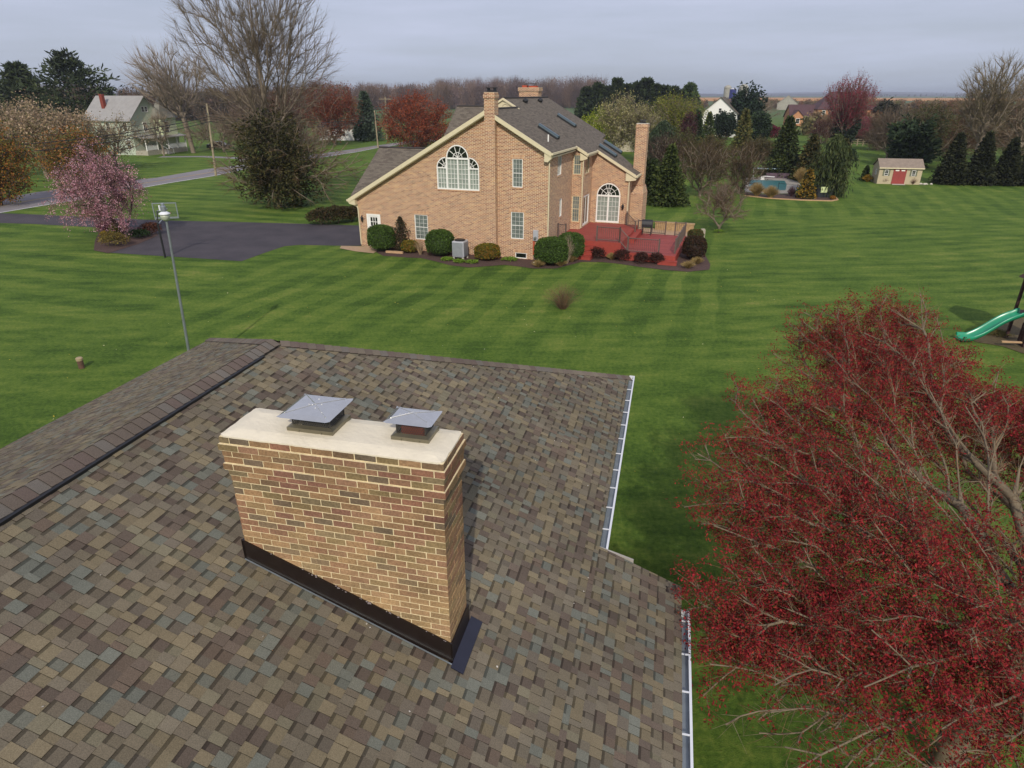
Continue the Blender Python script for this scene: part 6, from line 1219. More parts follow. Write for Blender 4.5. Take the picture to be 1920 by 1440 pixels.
b, h, w = hr(1852, 340, 104, 62); tree('bare_tree', 'big bare pale-barked tree on the right behind the dark evergreen row', 'tree', (b.x - 0.5, b.y + 2.5), h * 1.0, w * 1.15, 'bare', seed=155, n=800, z0=0.33, fork=3.0, tr=0.34, twigs=6, tw_len=1.1, tw_r=0.014, tw_up=0.45, shape='vase', leader=0.35, bf=0.55, tw_pal=('#8a7c64', '#948670', '#7c7450'), leaves=2, ls=0.05, lsig=0.25, pal=('#7a7444', '#6e6a44'))
b, h, w = hr(1935, 345, 135, 60); tree('bare_tree', 'bare tree cut by the right edge of the photo', 'tree', (b.x + 1, b.y + 6), h, w, 'bare', seed=156, n=420, z0=0.25, tr=0.3, twigs=6, tw_len=1.2, tw_r=0.016, tw_pal=('#7a6a58', '#86705c'))
for k, (x, yb, yt, w_, lb) in enumerate(((1778, 345, 252, 27, 'first dark arborvitae right of the shed'), (1830, 346, 250, 27, 'second dark arborvitae from the shed, left of the pale bare trunk'), (1880, 347, 262, 25, 'third dark arborvitae from the shed, right of the pale bare trunk'), (1918, 347, 268, 22, 'dark arborvitae at the right edge of the row'))):
    b, h, w = hr(x, yb, yt, w_); tree('arborvitae', lb, 'arborvitae', b, h, w, 'cone', ('#252a17', '#2d331b', '#202614', '#3a3c22'), seed=160 + k, nl=6000, ll=0.36, lw=0.10, tr=0.15, group='dark arborvitae row right of the shed', uneven=0.22)
b, h, w = hr(1680, 300, 198, 40); tree('thicket_tree', 'bare grey-brown tree directly behind the shed', 'tree', (b.x, b.y + 3), h, w, 'bare', seed=165, n=400, z0=0.1, twigs=7, tw_len=1.2, tw_r=0.018, tr=0.2, tw_pal=('#6e5f50', '#7a6856', '#64584a'), leaves=3, ls=0.08, pal=('#5c5038', '#54502f'))
b, h, w = hr(1735, 318, 222, 36); tree('dark_evergreen', 'dark green full evergreen behind the right end of the shed', 'evergreen tree', (b.x, b.y + 4), h, w, 'dense', ('#263520', '#304028', '#3a4628'), seed=166, nl=5200, ll=0.7, lw=0.16, tr=0.15, uneven=0.35, thr=-0.5)
b, h, w = hr(1790, 320, 190, 45); tree('budding_tree', 'olive-green budding tree above the first dark arborvitae', 'tree', (b.x, b.y + 8), h, w, 'leafy', ('#464a28', '#525430', '#3c4224', '#5c4e30'), seed=167, n=360, z0=0.1, twigs=5, tw_len=1.0, tw_r=0.018, leaves=24, ls=0.13, lsig=0.4, tr=0.2)
b, h, w = hr(1885, 320, 185, 60); tree('thicket_tree', 'rusty brown bare tree mass behind the big pale-barked tree', 'tree', (b.x, b.y + 12), h, w, 'bare', seed=168, n=460, z0=0.1, twigs=8, tw_len=1.2, tw_r=0.02, tr=0.2, tw_pal=('#6e5440', '#7a5a44', '#644e3e'), leaves=8, ls=0.10, lsig=0.4, pal=('#5e4a32', '#6a5034', '#564c2c'))
for k, (x, yb, yt, hw_, pal_, lb) in enumerate(((1645, 282, 222, 34, ('#5c4c3a', '#665440', '#4e4630'), 'low brown bare tree above the left end of the shed roof'), (1712, 285, 205, 36, ('#62523e', '#6c5a44', '#504a32'), 'brown bare tree between the shed and the dark full evergreen'), (1762, 290, 215, 34, ('#5e4e38', '#6a5640', '#4c4a2c'), 'rusty olive bare tree behind the dark full evergreen'), (1840, 300, 200, 44, ('#644e38', '#705640', '#5a4c30'), 'rust-brown bare tree behind the second dark arborvitae'), (1900, 300, 210, 40, ('#5c4c38', '#685440', '#504a30'), 'olive-brown bare tree behind the right edge arborvitae'))):
    b, h, w = hr(x, yb, yt, hw_); tree('thicket_tree', lb, 'tree', b, h, w, 'bare', seed=260 + k, n=360, z0=0.06, twigs=8, tw_len=1.0, tw_r=0.018, tr=0.16, tw_pal=pal_, leaves=12, ls=0.11, lsig=0.35, pal=pal_, group='brown bare trees behind the shed')
for k, (x, yb, yt, hw_, pal_, lb) in enumerate(((1330, 318, 258, 30, ('#5a5030', '#665a36', '#4c4a2a'), 'olive-brown leafing tree below the white gabled house'), (1425, 300, 262, 26, ('#54502e', '#605634', '#4a462a'), 'olive-brown leafing tree left of the tallest pointed arborvitae'), (1275, 322, 248, 28, ('#4e5228', '#5a5c2e', '#4a4426'), 'green-brown leafing tree right of the weeping evergreen behind the chimney'), (1205, 285, 228, 26, ('#626a30', '#6e7436', '#565c2c'), 'light green leafing tree directly behind the tall side chimney'))):
    b, h, w = hr(x, yb, yt, hw_); tree('budding_tree', lb, 'tree', b, h, w, 'leafy', pal_, seed=280 + k, n=300, z0=0.06, twigs=6, tw_len=0.8, tw_r=0.014, tr=0.14, tw_pal=('#6a5a44', '#5c4e3c'), leaves=22, ls=0.10, lsig=0.3, group='leafing trees beyond the red deck')
b, h, w = hr(1648, 285, 205, 20); tree('dark_evergreen', 'dark evergreen left of the tree directly behind the shed', 'evergreen tree', (b.x, b.y + 15), h, w * 1.2, 'dense', ('#2b3826', '#333f2c'), seed=169, nl=2500, ll=0.8, lw=0.2, tr=0.15)
b, h, w = hr(1752, 262, 192, 22); tree('round_evergreen', 'round dark brown-green tree on the far field edge', 'tree', (b.x, b.y + 25), h, w * 1.1, 'dense', ('#33342a', '#3a3a2c'), seed=170, nl=2500, ll=1.0, lw=0.3, tr=0.2)
twiggy('plant', 'golden low plant at the left front corner of the shed', at(1626, 341), 0.75, 0.9, ('#8a6a20', '#96761f'), 171, 300, 0.012, leaf=900, lpal=('#8a6a20', '#a07e28', '#6c6424'), cat='plant', ls=0.05)
b, h, w = hr(1621, 338, 312, 6); tree('dwarf_evergreen', 'dwarf green conical evergreen left of the shed', 'evergreen', b, h, w * 1.3, 'cone', ('#33421f', '#3c4a24'), seed=172, nl=900, ll=0.25, lw=0.07, tr=0.05)
twiggy('bush', 'bare pinkish bush left of the shed doors', at(1658, 344.5), 0.5, 0.85, ('#7a5c50', '#866858'), 173, 220, 0.008, cat='bush'); twiggy('bush', 'bare pinkish bush right of the shed doors', at(1711, 346), 0.55, 0.85, ('#7a5c50', '#866858'), 174, 220, 0.008, cat='bush')

# ------------------------------------------------------------------ other buildings
def simple_house(name, label, loc, rot, L_, D_, eave, ridge, wm, rm_, wins=(), axis='x', gable=True, oh=0.35, group=None, cat='house', root=None, dx=0, dy=0, trim='white'):
    """ridge along x (axis='x') or y; wins: (face, u0, u1, z0, z1) with face F (front, -y) or R/Lf side"""
    rt = root or thing(name, label, cat, (loc[0], loc[1], 0), rot, group)
    w = MB(); x0, x1, y0, y1 = dx, dx + L_, dy, dy + D_
    if axis == 'x':
        ym = (y0 + y1) / 2
        w.face([(x0, y0, 0), (x1, y0, 0), (x1, y0, eave), (x0, y0, eave)]); w.face([(x1, y1, 0), (x0, y1, 0), (x0, y1, eave), (x1, y1, eave)])
        g_ = [(ym, ridge)] if gable else []
        w.face([(x1, y0, 0), (x1, y1, 0), (x1, y1, eave)] + [(x1, a, b) for a, b in g_] + [(x1, y0, eave)]); w.face([(x0, y1, 0), (x0, y0, 0), (x0, y0, eave)] + [(x0, a, b) for a, b in g_] + [(x0, y1, eave)])
        r_ = MB(); s_ = (ridge - eave) / (ym - y0); ex = oh if gable else oh; hx = 0 if gable else (ym - y0)
        zt = lambda: 0
        A = [(x0 - ex, y0 - oh, eave - oh * s_), (x1 + ex, y0 - oh, eave - oh * s_), (x1 + (ex if gable else -hx), ym, ridge), (x0 - (ex if gable else -hx), ym, ridge)]
        B = [(x1 + ex, y1 + oh, eave - oh * s_), (x0 - ex, y1 + oh, eave - oh * s_), (x0 - (ex if gable else -hx), ym, ridge), (x1 + (ex if gable else -hx), ym, ridge)]
        for P in (A, B): r_.prism([(a, b, c + 0.12) for a, b, c in P], (0, 0, -0.14))
        if not gable:
            for P in ([A[1], B[0], A[2]], [B[1], A[0], A[3]]): r_.prism([(a, b, c + 0.12) for a, b, c in P], (0, 0, -0.14))
    else:
        xm = (x0 + x1) / 2; s_ = (ridge - eave) / (xm - x0)
        w.face([(x0, y0, 0), (x1, y0, 0), (x1, y0, eave), (xm, y0, ridge), (x0, y0, eave)]); w.face([(x1, y1, 0), (x0, y1, 0), (x0, y1, eave), (xm, y1, ridge), (x1, y1, eave)])
        w.face([(x1, y0, 0), (x1, y1, 0), (x1, y1, eave), (x1, y0, eave)]); w.face([(x0, y1, 0), (x0, y0, 0), (x0, y0, eave), (x0, y1, eave)])
        r_ = MB()
        for P in ([(xm, y0 - oh, ridge), (xm, y1 + oh, ridge), (x0 - oh, y1 + oh, eave - oh * s_), (x0 - oh, y0 - oh, eave - oh * s_)], [(xm, y1 + oh, ridge), (xm, y0 - oh, ridge), (x1 + oh, y0 - oh, eave - oh * s_), (x1 + oh, y1 + oh, eave - oh * s_)]): r_.prism([(a, b, c + 0.12) for a, b, c in P], (0, 0, -0.14))
    w.build('wall', wm, rt); r_.build('roof', rm_, rt)
    for (fc, u0_, u1_, za, zb) in wins:
        fn = {'F': fF(y0), 'R': fR(x1), 'L': (lambda u, ww, d: Vector((x0 - d, u, ww)))}[fc]
        window(rt, fn, u0_, u1_, za, zb, 2, 2, fm=trim, gm='glass_dark', fw=0.10, d=0.02)
    return rt
# pale green farmhouse
C = at(257, 291); fh = thing('farmhouse', 'pale sage green two-storey farmhouse with grey roof, red chimney and white porch', 'house', C, R(-14))
simple_house('', '', C, 0, 9.5, 8.2, 6.0, 9.6, M['sage'], M['grey_roof'], (('F', -1.6, -0.7, 3.9, 5.5), ('F', -1.6, -0.7, 0.9, 2.6), ('F', -5.2, -4.3, 3.9, 5.5), ('R', 2.9, 3.9, 3.7, 5.4), ('R', 3.3, 4.0, 7.0, 8.0), ('R', 4.1, 4.8, 7.0, 8.0)), root=fh, dx=-9.5, dy=0, oh=0.45)
m_ = MB(); m_.box(-6.9, -6.3, 1.7, 2.3, 6.6, 10.0); m_.build('chimney', plain('red_painted_chimney', hexc('#7a3426'), 0.8, noise=0.1), fh)
m_ = MB(); m_.box(0.02, 1.6, 5.6, 9.5, 0, 6.0); m_.build('side_wing', M['sage2'], fh)
m_ = MB(); m_.face([(-0.4, 5.2, 6.0), (2.0, 5.2, 6.0), (0.6, 7.5, 9.9)]); m_.face([(2.0, 5.2, 6.0), (2.0, 9.9, 6.0), (0.6, 7.5, 9.9)]); m_.face([(2.0, 9.9, 6.0), (-0.4, 9.9, 6.0), (0.6, 7.5, 9.9)]); m_.build('wing_roof', plain('mottled_grey_roof', hexc('#7c7a70'), 0.8, noise=0.2, nscale=1), fh)
m_ = MB(); m_.tube([(0.6, 7.5, 9.8), (0.6, 7.5, 11.3)], 0.07, 5); m_.box(0.25, 0.95, 7.44, 7.56, 10.7, 10.85); m_.build('finial', M['white'], fh)
window(fh, fR(1.6), 6.4, 7.4, 3.6, 5.4, 1, 2, gm='glass_dark', fw=0.1, d=0.02)
m_ = MB(); m_.prism([(-0.3, -0.3, 3.35), (2.9, -0.6, 2.85), (2.9, 10.4, 2.85), (0.0, 10.4, 3.35)], (0, 0, -0.14)); m_.build('porch_roof', M['grey_roof'], fh)
m_ = MB(); m_.box(0.02, 2.6, -0.2, 10.1, 0, 0.75); m_.build('porch_base', M['stone'] if False else plain('pale_porch_stone', hexc('#a39c8a'), 0.9, noise=0.2, nscale=5), fh)
for y in (-0.1, 2.6, 5.4, 7.7, 10.0): m_ = MB(); m_.box(2.42, 2.58, y - 0.08, y + 0.08, 0.75, 2.78); m_.build('porch_post', M['white'], fh)
m_ = MB()
for (a, b) in ((-0.1, 2.6), (5.4, 10.0)): m_.box(2.46, 2.54, a, b, 1.55, 1.62); m_.box(2.47, 2.53, a, b, 0.85, 1.50)
m_.build('porch_rail', M['white'], fh)
for y in (3.3, 4.7): m_ = MB(); m_.tube([(2.6, y, 1.6), (3.9, y, 0.9), (3.9, y, 0)], 0.05, 5); m_.build('step_rail', M['white'], fh)
m_ = MB(); m_.box(2.61, 3.1, 3.2, 4.8, 0, 0.5); m_.box(3.11, 3.6, 3.2, 4.8, 0, 0.25); m_.build('step', M['concrete'], fh)
C = at(600, 263); simple_house('house', 'low white building glimpsed through twigs right of the tallest bare tree', C, R(-8), 8.5, 6, 2.8, 4.0, M['white'], M['roof_far'], (('F', 1.5, 2.5, 0.9, 2.1), ('F', 5.0, 6.4, 0.9, 2.1)))
C = at(1311, 256); simple_house('house', 'white gabled house with dark roof behind the round-topped evergreens', (C.x, C.y), R(-22), 8.6, 11, 5.6, 9.2, M['white'], M['roof_far'], (('F', 4.0, 4.8, 5.6, 6.8),), axis='y')
C = at(1148, 284); simple_house('house', 'pale beige house wall seen between the stems of the cream blossoming trees', (C.x, C.y), R(-15), 7.0, 8, 5.2, 7.0, plain('beige_siding', hexc('#b4ab94'), 0.8, noise=0.06), M['roof_far'], (('F', 4.6, 5.6, 3.8, 5.2),), axis='y')
bf = thing('brick_farmhouse', 'large orange brick house with purple-brown hip roof far beyond the lawn', 'house', at(1483, 237), R(-6))
simple_house('', '', (0, 0), 0, 8.2, 8, 3.0, 6.6, M['orange_brick'], M['purple_roof'], (('F', 4.6, 5.6, 1.0, 2.4),), root=bf, dx=0, dy=2)
simple_house('', '', (0, 0), 0, 3.8, 4, 3.2, 5.0, M['orange_brick'], M['purple_roof'], (('F', 1.2, 2.5, 0.9, 2.5),), root=bf, dx=-0.3, dy=0, axis='y')
simple_house('', '', (0, 0), 0, 17, 10, 5.6, 10.6, M['orange_brick'], M['purple_roof'], (('F', 9.6, 10.7, 3.6, 5.0), ('F', 12.4, 13.5, 3.6, 5.0), ('F', 17.0, 18.1, 3.6, 5.0), ('F', 21.0, 22.1, 3.6, 5.0), ('F', 9.6, 10.7, 0.9, 2.4), ('F', 21.0, 22.1, 0.9, 2.4)), root=bf, dx=8.2, dy=1, gable=False)
simple_house('', '', (0, 0), 0, 9, 8, 3.2, 6.2, M['orange_brick'], M['purple_roof'], (), root=bf, dx=25.3, dy=2)
C = at(1456, 206); simple_house('house', 'far pale grey house roof peak rising above the orange brick house wing', (C.x, C.y), R(-20), 13, 10, 4.0, 9.2, M['silo'], plain('pale_roof', hexc('#9a948a'), 0.8), (), axis='y')
# silos
g_ = 'farm silos'
def silo(x, yb, r, h, mat, label, dome, name='silo'):
    b = at(x, yb); t = thing(name, label, 'silo', b, 0, g_)
    m_ = MB(); m_.tube([(0, 0, 0), (0, 0, h)], r, 20); m_.build('cylinder', M[mat], t, smooth=False)
    m_ = MB(); m_.lathe([(r * 1.02 * math.cos(a), r * 0.85 * math.sin(a) if dome else 0.25 + 0.4 * math.sin(a)) for a in (0, 0.3, 0.6, 0.9, 1.2, 1.5)], (0, 0, h + 0.01), 20); m_.build('dome', M['silo'] if dome else M['white'], t, smooth=True)
    m_ = MB()
    for k in range(int(h / 1.2)): m_.lathe([(r + 0.02, 0), (r + 0.05, 0.05), (r + 0.02, 0.1)], (0, 0, 0.8 + k * 1.2), 20)
    m_.build('hoop', M['galv'] if dome else M[mat], t)
silo(1360.5, 200, 3.1, 14.3, 'silo', 'left grey silo with a domed top', True)
silo(1370.5, 200.6, 2.7, 13.6, 'blue_silo', 'dark blue silo with a white top between two grey silos', False)
silo(1390, 199.5, 4.0, 14.6, 'silo', 'right grey silo with a domed top above the dark pine', True)
# shed
b = at(1643.5, 344.5); shed = thing('shed', 'small beige garden shed with barn-red double door and brown shingle roof', 'shed', b, R(-12))
SL, SD, SE, SR = 4.75, 2.6, 1.95, 2.75
mb = MB(); mb.face([(0, 0, 0), (SL, 0, 0), (SL, 0, SE), (0, 0, SE)]); mb.face([(0, SD, 0), (0, 0, 0), (0, 0, SE), (0, SD * 0.45, SR), (0, SD, SE)]); mb.face([(SL, 0, 0), (SL, SD, 0), (SL, SD, SE), (SL, SD * 0.45, SR), (SL, 0, SE)]); mb.face([(SL, SD, 0), (0, SD, 0), (0, SD, SE), (SL, SD, SE)]); mb.build('wall', M['shed_wall'], shed)
mb = MB(); mb.prism([(-0.12, -0.22, SE - 0.08), (SL + 0.12, -0.22, SE - 0.08), (SL + 0.12, SD * 0.45, SR + 0.05), (-0.12, SD * 0.45, SR + 0.05)], (0, 0, 0.06)); mb.prism([(-0.12, SD * 0.45, SR + 0.05), (SL + 0.12, SD * 0.45, SR + 0.05), (SL + 0.12, SD + 0.15, SE - 0.03), (-0.12, SD + 0.15, SE - 0.03)], (0, 0, 0.06)); mb.build('roof', M['shed_roof'], shed)
mb = MB(); mb.box(-0.12, SL + 0.12, -0.24, -0.21, SE - 0.16, SE - 0.03); mb.build('fascia', M['cream'], shed)
for (a, c) in ((1.66, 2.30), (2.31, 2.95)):
    mb = MB(); mb.box(a, c, -0.04, -0.005, 0.06, 1.72); o = mb.build('door', M['red_door'], shed); mb = MB(); mb.box(a + 0.12, c - 0.12, -0.05, -0.035, 1.52, 1.66); mb.build('pane', M['white'], o)
mb = MB(); mb.box(1.58, 1.655, -0.05, 0, 0, 1.80); mb.box(2.955, 3.03, -0.05, 0, 0, 1.80); mb.box(1.655, 2.955, -0.05, 0, 1.725, 1.80); mb.build('door_frame', M['red_door'], shed)
for x in (0.62, 3.62):
    window(shed, fF(0), x, x + 0.42, 0.98, 1.64, 2, 3, fw=0.04, d=0.02, gm='glass_dark')
    for a in (x - 0.19, x + 0.45): mb = MB(); mb.box(a, a + 0.16, -0.03, 0, 0.95, 1.68); mb.build('shutter', M['shutter'], shed)
window(shed, lambda u, w, d: Vector((-d, u, w)), 0.9, 1.3, 0.98, 1.6, 2, 2, fw=0.04, d=0.02, gm='glass_dark')
tag(sheet('path', [(1672, 344.5), (1695, 345.3), (1697, 347.5), (1673, 346.8)], 0.03, M['concrete']), kind='structure')
rks = thing('rock_pile', 'pile of pale grey rocks at the right end of the shed', 'rocks', at(1735, 346.5)); rr_ = random.Random(3)
for k in range(9):
    mb = MB(); x, y, s_ = rr_.uniform(-0.8, 1.0), rr_.uniform(-0.2, 0.3), rr_.uniform(0.1, 0.22); mb.lathe([(s_ * 0.6, -0.02), (s_, s_ * 0.4), (s_ * 0.7, s_ * 0.9), (s_ * 0.2, s_ * 1.1)], (x, y, 0), 6 + k % 3); mb.build('rock', M['concrete'], rks)

# ------------------------------------------------------------------ poles, cables, lamp, hoop
def utility_pole(xb, yb, xt, yt, label, r=0.15, arms=False):
    b = at(xb, yb); t = atY(xt, yt, b.y); root = thing('utility_pole', label, 'utility pole', b, 0, 'utility poles along the road')
    mb = MB(); v = t - b; mb.tube([(0, 0, 0), v * 0.5, v], [r, r * 0.85, r * 0.7], 10); mb.build('pole', M['wood_pole'], root)
    if arms: mb = MB(); mb.box(-1.5, 1.5, v.y - 0.18, v.y - 0.08, v.z - 0.6, v.z - 0.48); o = mb.build('crossarm', M['wood_pole'], root); o.location = (v.x, 0, 0)
    else:
        mb = MB(); p = v * 0.86; mb.tube([(p.x, p.y - 0.16, p.z), (p.x, p.y - 0.30, p.z)], 0.03, 5); mb.tube([(p.x, p.y - 0.30, p.z - 0.07), (p.x, p.y - 0.30, p.z + 0.07)], 0.05, 6); mb.build('insulator', M['galv'], root)
    return b, t
p1b, p1t = utility_pole(405, 330, 387.5, 194, 'pale utility pole nearest the camera, at the road edge left of the tallest bare tree')
p2b, p2t = utility_pole(709, 277, 702, 207, 'pale utility pole beside the brick house roof, left of the round rust-red tree')
p3b, p3t = utility_pole(725, 262, 722, 181, 'grey utility pole with a crossarm above the round rust-red tree', 0.14, True)
p0b = Vector((-60, 42, 0)); p0t = Vector((-60, 42, 9.0)); po = thing('utility_pole', 'utility pole beyond the left edge', 'utility pole', p0b, 0); mb = MB(); mb.tube([(0, 0, 0), (0, 0, 9)], [0.15, 0.11], 10); mb.build('pole', M['wood_pole'], po)
pl_ = thing('power_line', 'black sagging overhead cables strung between the utility poles over the road', 'power line', (p1b.x, p1b.y, 0))
def cable(a, b, sag, r):
    a, b = Vector(a) - Vector((p1b.x, p1b.y, 0)), Vector(b) - Vector((p1b.x, p1b.y, 0)); mb = MB(); n = 22
    mb.tube([a + (b - a) * (i / n) - Vector((0, 0, 4 * sag * (i / n) * (1 - i / n))) for i in range(n + 1)], r, 5, caps=False); mb.build('cable', M['wire'], pl_)
for z, r, sg in ((7.75, 0.022, 1.6), (7.35, 0.045, 1.9), (7.05, 0.022, 1.9), (6.75, 0.04, 2.0)):
    cable((p1t.x, p1t.y, z), (p0t.x, p0t.y, z - 0.1), sg, r); cable((p1t.x, p1t.y, z), (p2t.x, p2t.y, z - 1.6), 0.9, r)
    cable((p2t.x, p2t.y, z - 1.6), (-8, 200, z - 1.4), 0.8, r)
# barn lamp on a galvanised pole
lb = Vector((-12.55, 23.3, 0)); lt = atY(312, 414, 23.3)
lamp = thing('street_lamp', 'grey metal yard light on a tall thin pole behind the near roof', 'street lamp', lb)
v = lt - lb; v.y = 0; mb = MB(); mb.tube([(0, 0, 0), v * 0.5, v], [0.055, 0.048, 0.038], 10); mb.build('pole', M['galv'], lamp)
hx, hz = v.x, v.z
mb = MB(); mb.lathe([(0.05, 0.0), (0.13, 0.06), (0.155, 0.16), (0.15, 0.22)], (hx, -0.03, hz), 18); mb.build('glass_bowl', M['lamp_glass'], lamp, smooth=True)
mb = MB(); mb.lathe([(0.155, 0.215), (0.19, 0.235), (0.19, 0.26), (0.12, 0.31), (0.09, 0.33)], (hx, -0.03, hz), 18); mb.build('reflector', M['white_metal'], lamp, smooth=True)
mb = MB(); mb.lathe([(0.088, 0.33), (0.088, 0.50), (0.06, 0.53), (0.055, 0.60), (0.05, 0.615)], (hx, -0.03, hz), 14); mb.build('ballast', M['galv'], lamp)
mb = MB(); mb.lathe([(0.03, 0.36), (0.03, 0.52), (0.02, 0.54)], (hx - 0.13, -0.03, hz), 8); mb.tube([(hx - 0.13, -0.03, hz + 0.37), (hx - 0.05, -0.03, hz + 0.37)], 0.012, 5); mb.build('photocell', M['white_metal'], lamp)
# basketball hoop
hb = at(310, 483); hoop = thing('basketball_hoop', 'basketball hoop with clear backboard on a pole at the driveway edge', 'basketball hoop', hb, R(12))
mb = MB(); mb.tube([(0, 0, 0), (0, 0, 2.3), (0.05, 0.25, 3.0)], [0.065, 0.06, 0.05], 10); mb.build('pole', M['dark'], hoop)
mb = MB(); mb.tube([(0.05, 0.25, 3.0), (0.55, 0.75, 3.05)], 0.04, 6); mb.tube([(0.0, 0.02, 2.2), (0.5, 0.7, 2.75)], 0.035, 6); mb.build('arm', M['galv'], hoop)
mb = MB(); y = 0.8
mb.box(-0.35, -0.29, y - 0.03, y + 0.03, 2.35, 3.45); mb.box(1.09, 1.15, y - 0.03, y + 0.03, 2.42, 3.45); mb.box(-0.29, 1.09, y - 0.03, y + 0.03, 3.39, 3.45); mb.box(-0.29, 1.09, y - 0.04, y + 0.04, 2.42, 2.52)
mb.build('backboard_frame', M['galv'], hoop)
m2, t2, b2 = new_mat('clear_acrylic'); b2.inputs['Base Color'].default_value = (0.85, 0.9, 0.88, 1); b2.inputs['Alpha'].default_value = 0.012; b2.inputs['Roughness'].default_value = 0.5; b2.inputs['Specular IOR Level'].default_value = 0.0
mb = MB(); mb.box(-0.29, 1.09, y - 0.01, y + 0.01, 2.52, 3.39); mb.build('backboard', m2, hoop)
mb = MB(); mb.tube([(0.4 + 0.23 * math.cos(a * 0.5236), y + 0.28 + 0.23 * math.sin(a * 0.5236), 2.72) for a in range(13)], 0.014, 5); mb.box(0.3, 0.5, y + 0.01, y + 0.06, 2.66, 2.76); mb.build('rim', plain('orange_rim', hexc('#a8482a'), 0.5), hoop)
# rusty capped well pipe in the lawn
b = at(153.5, 690); st_ = thing('well_pipe', 'short rusty brown pipe with a tan cap standing in the lawn at left', 'pipe', b)
mb = MB(); mb.lathe([(0.11, 0), (0.11, 0.33)], (0, 0, 0), 14); mb.build('pipe', plain('rusty_pipe', hexc('#5c4434'), 0.9, noise=0.3, nscale=8), st_); mb = MB(); mb.lathe([(0.125, 0.33), (0.13, 0.42), (0.10, 0.455), (0.02, 0.46)], (0, 0, 0), 14); mb.build('cap', plain('tan_cap', hexc('#9a8868'), 0.8, noise=0.15), st_)
# parked car by the farmhouse
cb = at(412, 280); car = thing('parked_car', 'dark car parked beside the pale green farmhouse under the bare trees', 'car', cb, R(8))
cm = plain('black_car_paint', hexc('#191b20'), 0.25, noise=0.05, spec=0.7)
mb = MB(); mb.prism([(-2.2, -0.85, 0.35), (2.2, -0.85, 0.35), (2.25, -0.85, 0.75), (1.5, -0.85, 0.95), (-2.1, -0.85, 0.98)], (0, 1.7, 0)); mb.build('body', cm, car, bevel=0.06)
mb = MB(); mb.prism([(-1.7, -0.75, 0.98), (1.35, -0.75, 0.95), (0.6, -0.65, 1.45), (-1.1, -0.65, 1.47)], (0, 1.5, 0)); mb.build('window', M['glass_dark'], car, bevel=0.04)
for x in (-1.4, 1.4):
    for y in (-0.86, 0.66): mb = MB(); mb.tube([(x, y, 0.33), (x, y + 0.2, 0.33)], 0.33, 14); mb.build('wheel', M['dark'], car)
b = at(671, 261); ph_ = thing('playhouse', 'small bright red play tower left of the blue-grey spruce', 'playhouse', b); rdm = plain('bright_red_plastic', hexc('#c0281e'), 0.5)
mb = MB(); mb.prism([(-0.5, 0, 0.5), (0.4, 0, 0.5), (0.6, 0, 1.7), (0, 0, 2.2), (-0.6, 0, 1.9)], (0, 1.0, 0)); mb.build('shell', rdm, ph_, bevel=0.05); mb = MB(); mb.tube([(-0.4, 0.2, 0), (-0.4, 0.2, 0.5)], 0.06, 5); mb.build('leg', rdm, ph_); mb = MB(); mb.tube([(0.35, 0.2, 0), (0.35, 0.2, 0.5)], 0.06, 5); mb.build('leg', rdm, ph_)

# ------------------------------------------------------------------ pool corner
sheet('patio', [(1396, 333), (1440, 333), (1478, 334.5), (1496, 341), (1502, 348), (1494, 356), (1480, 363), (1440, 364), (1396, 360)], 0.03, plain('grey_pool_paving', hexc('#8c867a'), 0.85, noise=0.12, nscale=4))
sheet('water', [(1405, 338), (1440, 338.5), (1471, 339.5), (1475, 346), (1473, 357), (1455, 357.5), (1430, 355.5), (1405, 352)], 0.04, M['teal'])
sheet('mulch_bed', [(1396, 365), (1440, 372), (1500, 375.3), (1560, 376.8), (1571, 375), (1563, 367), (1540, 360), (1480, 364), (1440, 366), (1396, 361)], 0.045, M['mulch'])
ed = MB(); pe = [at(*p) for p in ((1396, 367.6), (1440, 372.6), (1500, 376), (1560, 377.6), (1572, 375.4), (1564, 367.5))]
for a, c in zip(pe[:-1], pe[1:]):
    d = (c - a).normalized(); n_ = Vector((-d.y, d.x, 0)) * 0.14; ed.prism([a, c, c + n_, a + n_], (0, 0, 0.1))
tag(ed.build('bed_edging', M['timber']), 'pale tan edging around the mulch bed of the pool corner', 'edging')
rl_ = thing('pool_cover_reel', 'long pale blue pool cover reel on a metal stand behind the pool', 'pool reel', at(1410, 330.5), R(-8))
mb = MB(); mb.tube([(0, 0, 1.0), (3.4, 0, 0.95)], 0.10, 10); mb.build('roller', plain('pale_blue_tube', hexc('#a4b8c0'), 0.5), rl_)
for x in (0.1, 3.2): mb = MB(); mb.tube([(x, -0.3, 0), (x, 0, 1.0), (x, 0.3, 0)], 0.03, 5); mb.build('stand', M['galv'], rl_)
bn = thing('bench', 'purple-brown storage bench at the far side of the pool', 'bench', at(1436, 334), R(-10))
for x in (0, 1.45): mb = MB(); mb.box(x, x + 1.38, 0, 0.5, 0.0, 0.62); mb.build('panel', plain('plum_brown_panel' + str(x), hexc('#52404a'), 0.7), bn)
dv_ = thing('diving_board', 'white diving board at the far left edge of the pool', 'diving board', at(1425, 337), R(-40)); mb = MB(); mb.box(0, 1.7, 0, 0.4, 0.42, 0.48); mb.build('board', M['white'], dv_); mb = MB(); mb.box(0.05, 0.45, 0.03, 0.37, 0, 0.42); mb.build('stand', M['white'], dv_)
fe = thing('pool_fence', 'thin black metal fence along the front of the pool bed', 'fence', at(1457, 366), 0)
fp = [at(*p) - at(1457, 366) for p in ((1457, 366), (1492, 369.5), (1530, 371), (1568, 369.5), (1572, 358))]
for p in fp: mb = MB(); mb.tube([p, p + Vector((0, 0, 1.35))], 0.03, 5); mb.build('post', M['gate_blk'], fe)
mb = MB()
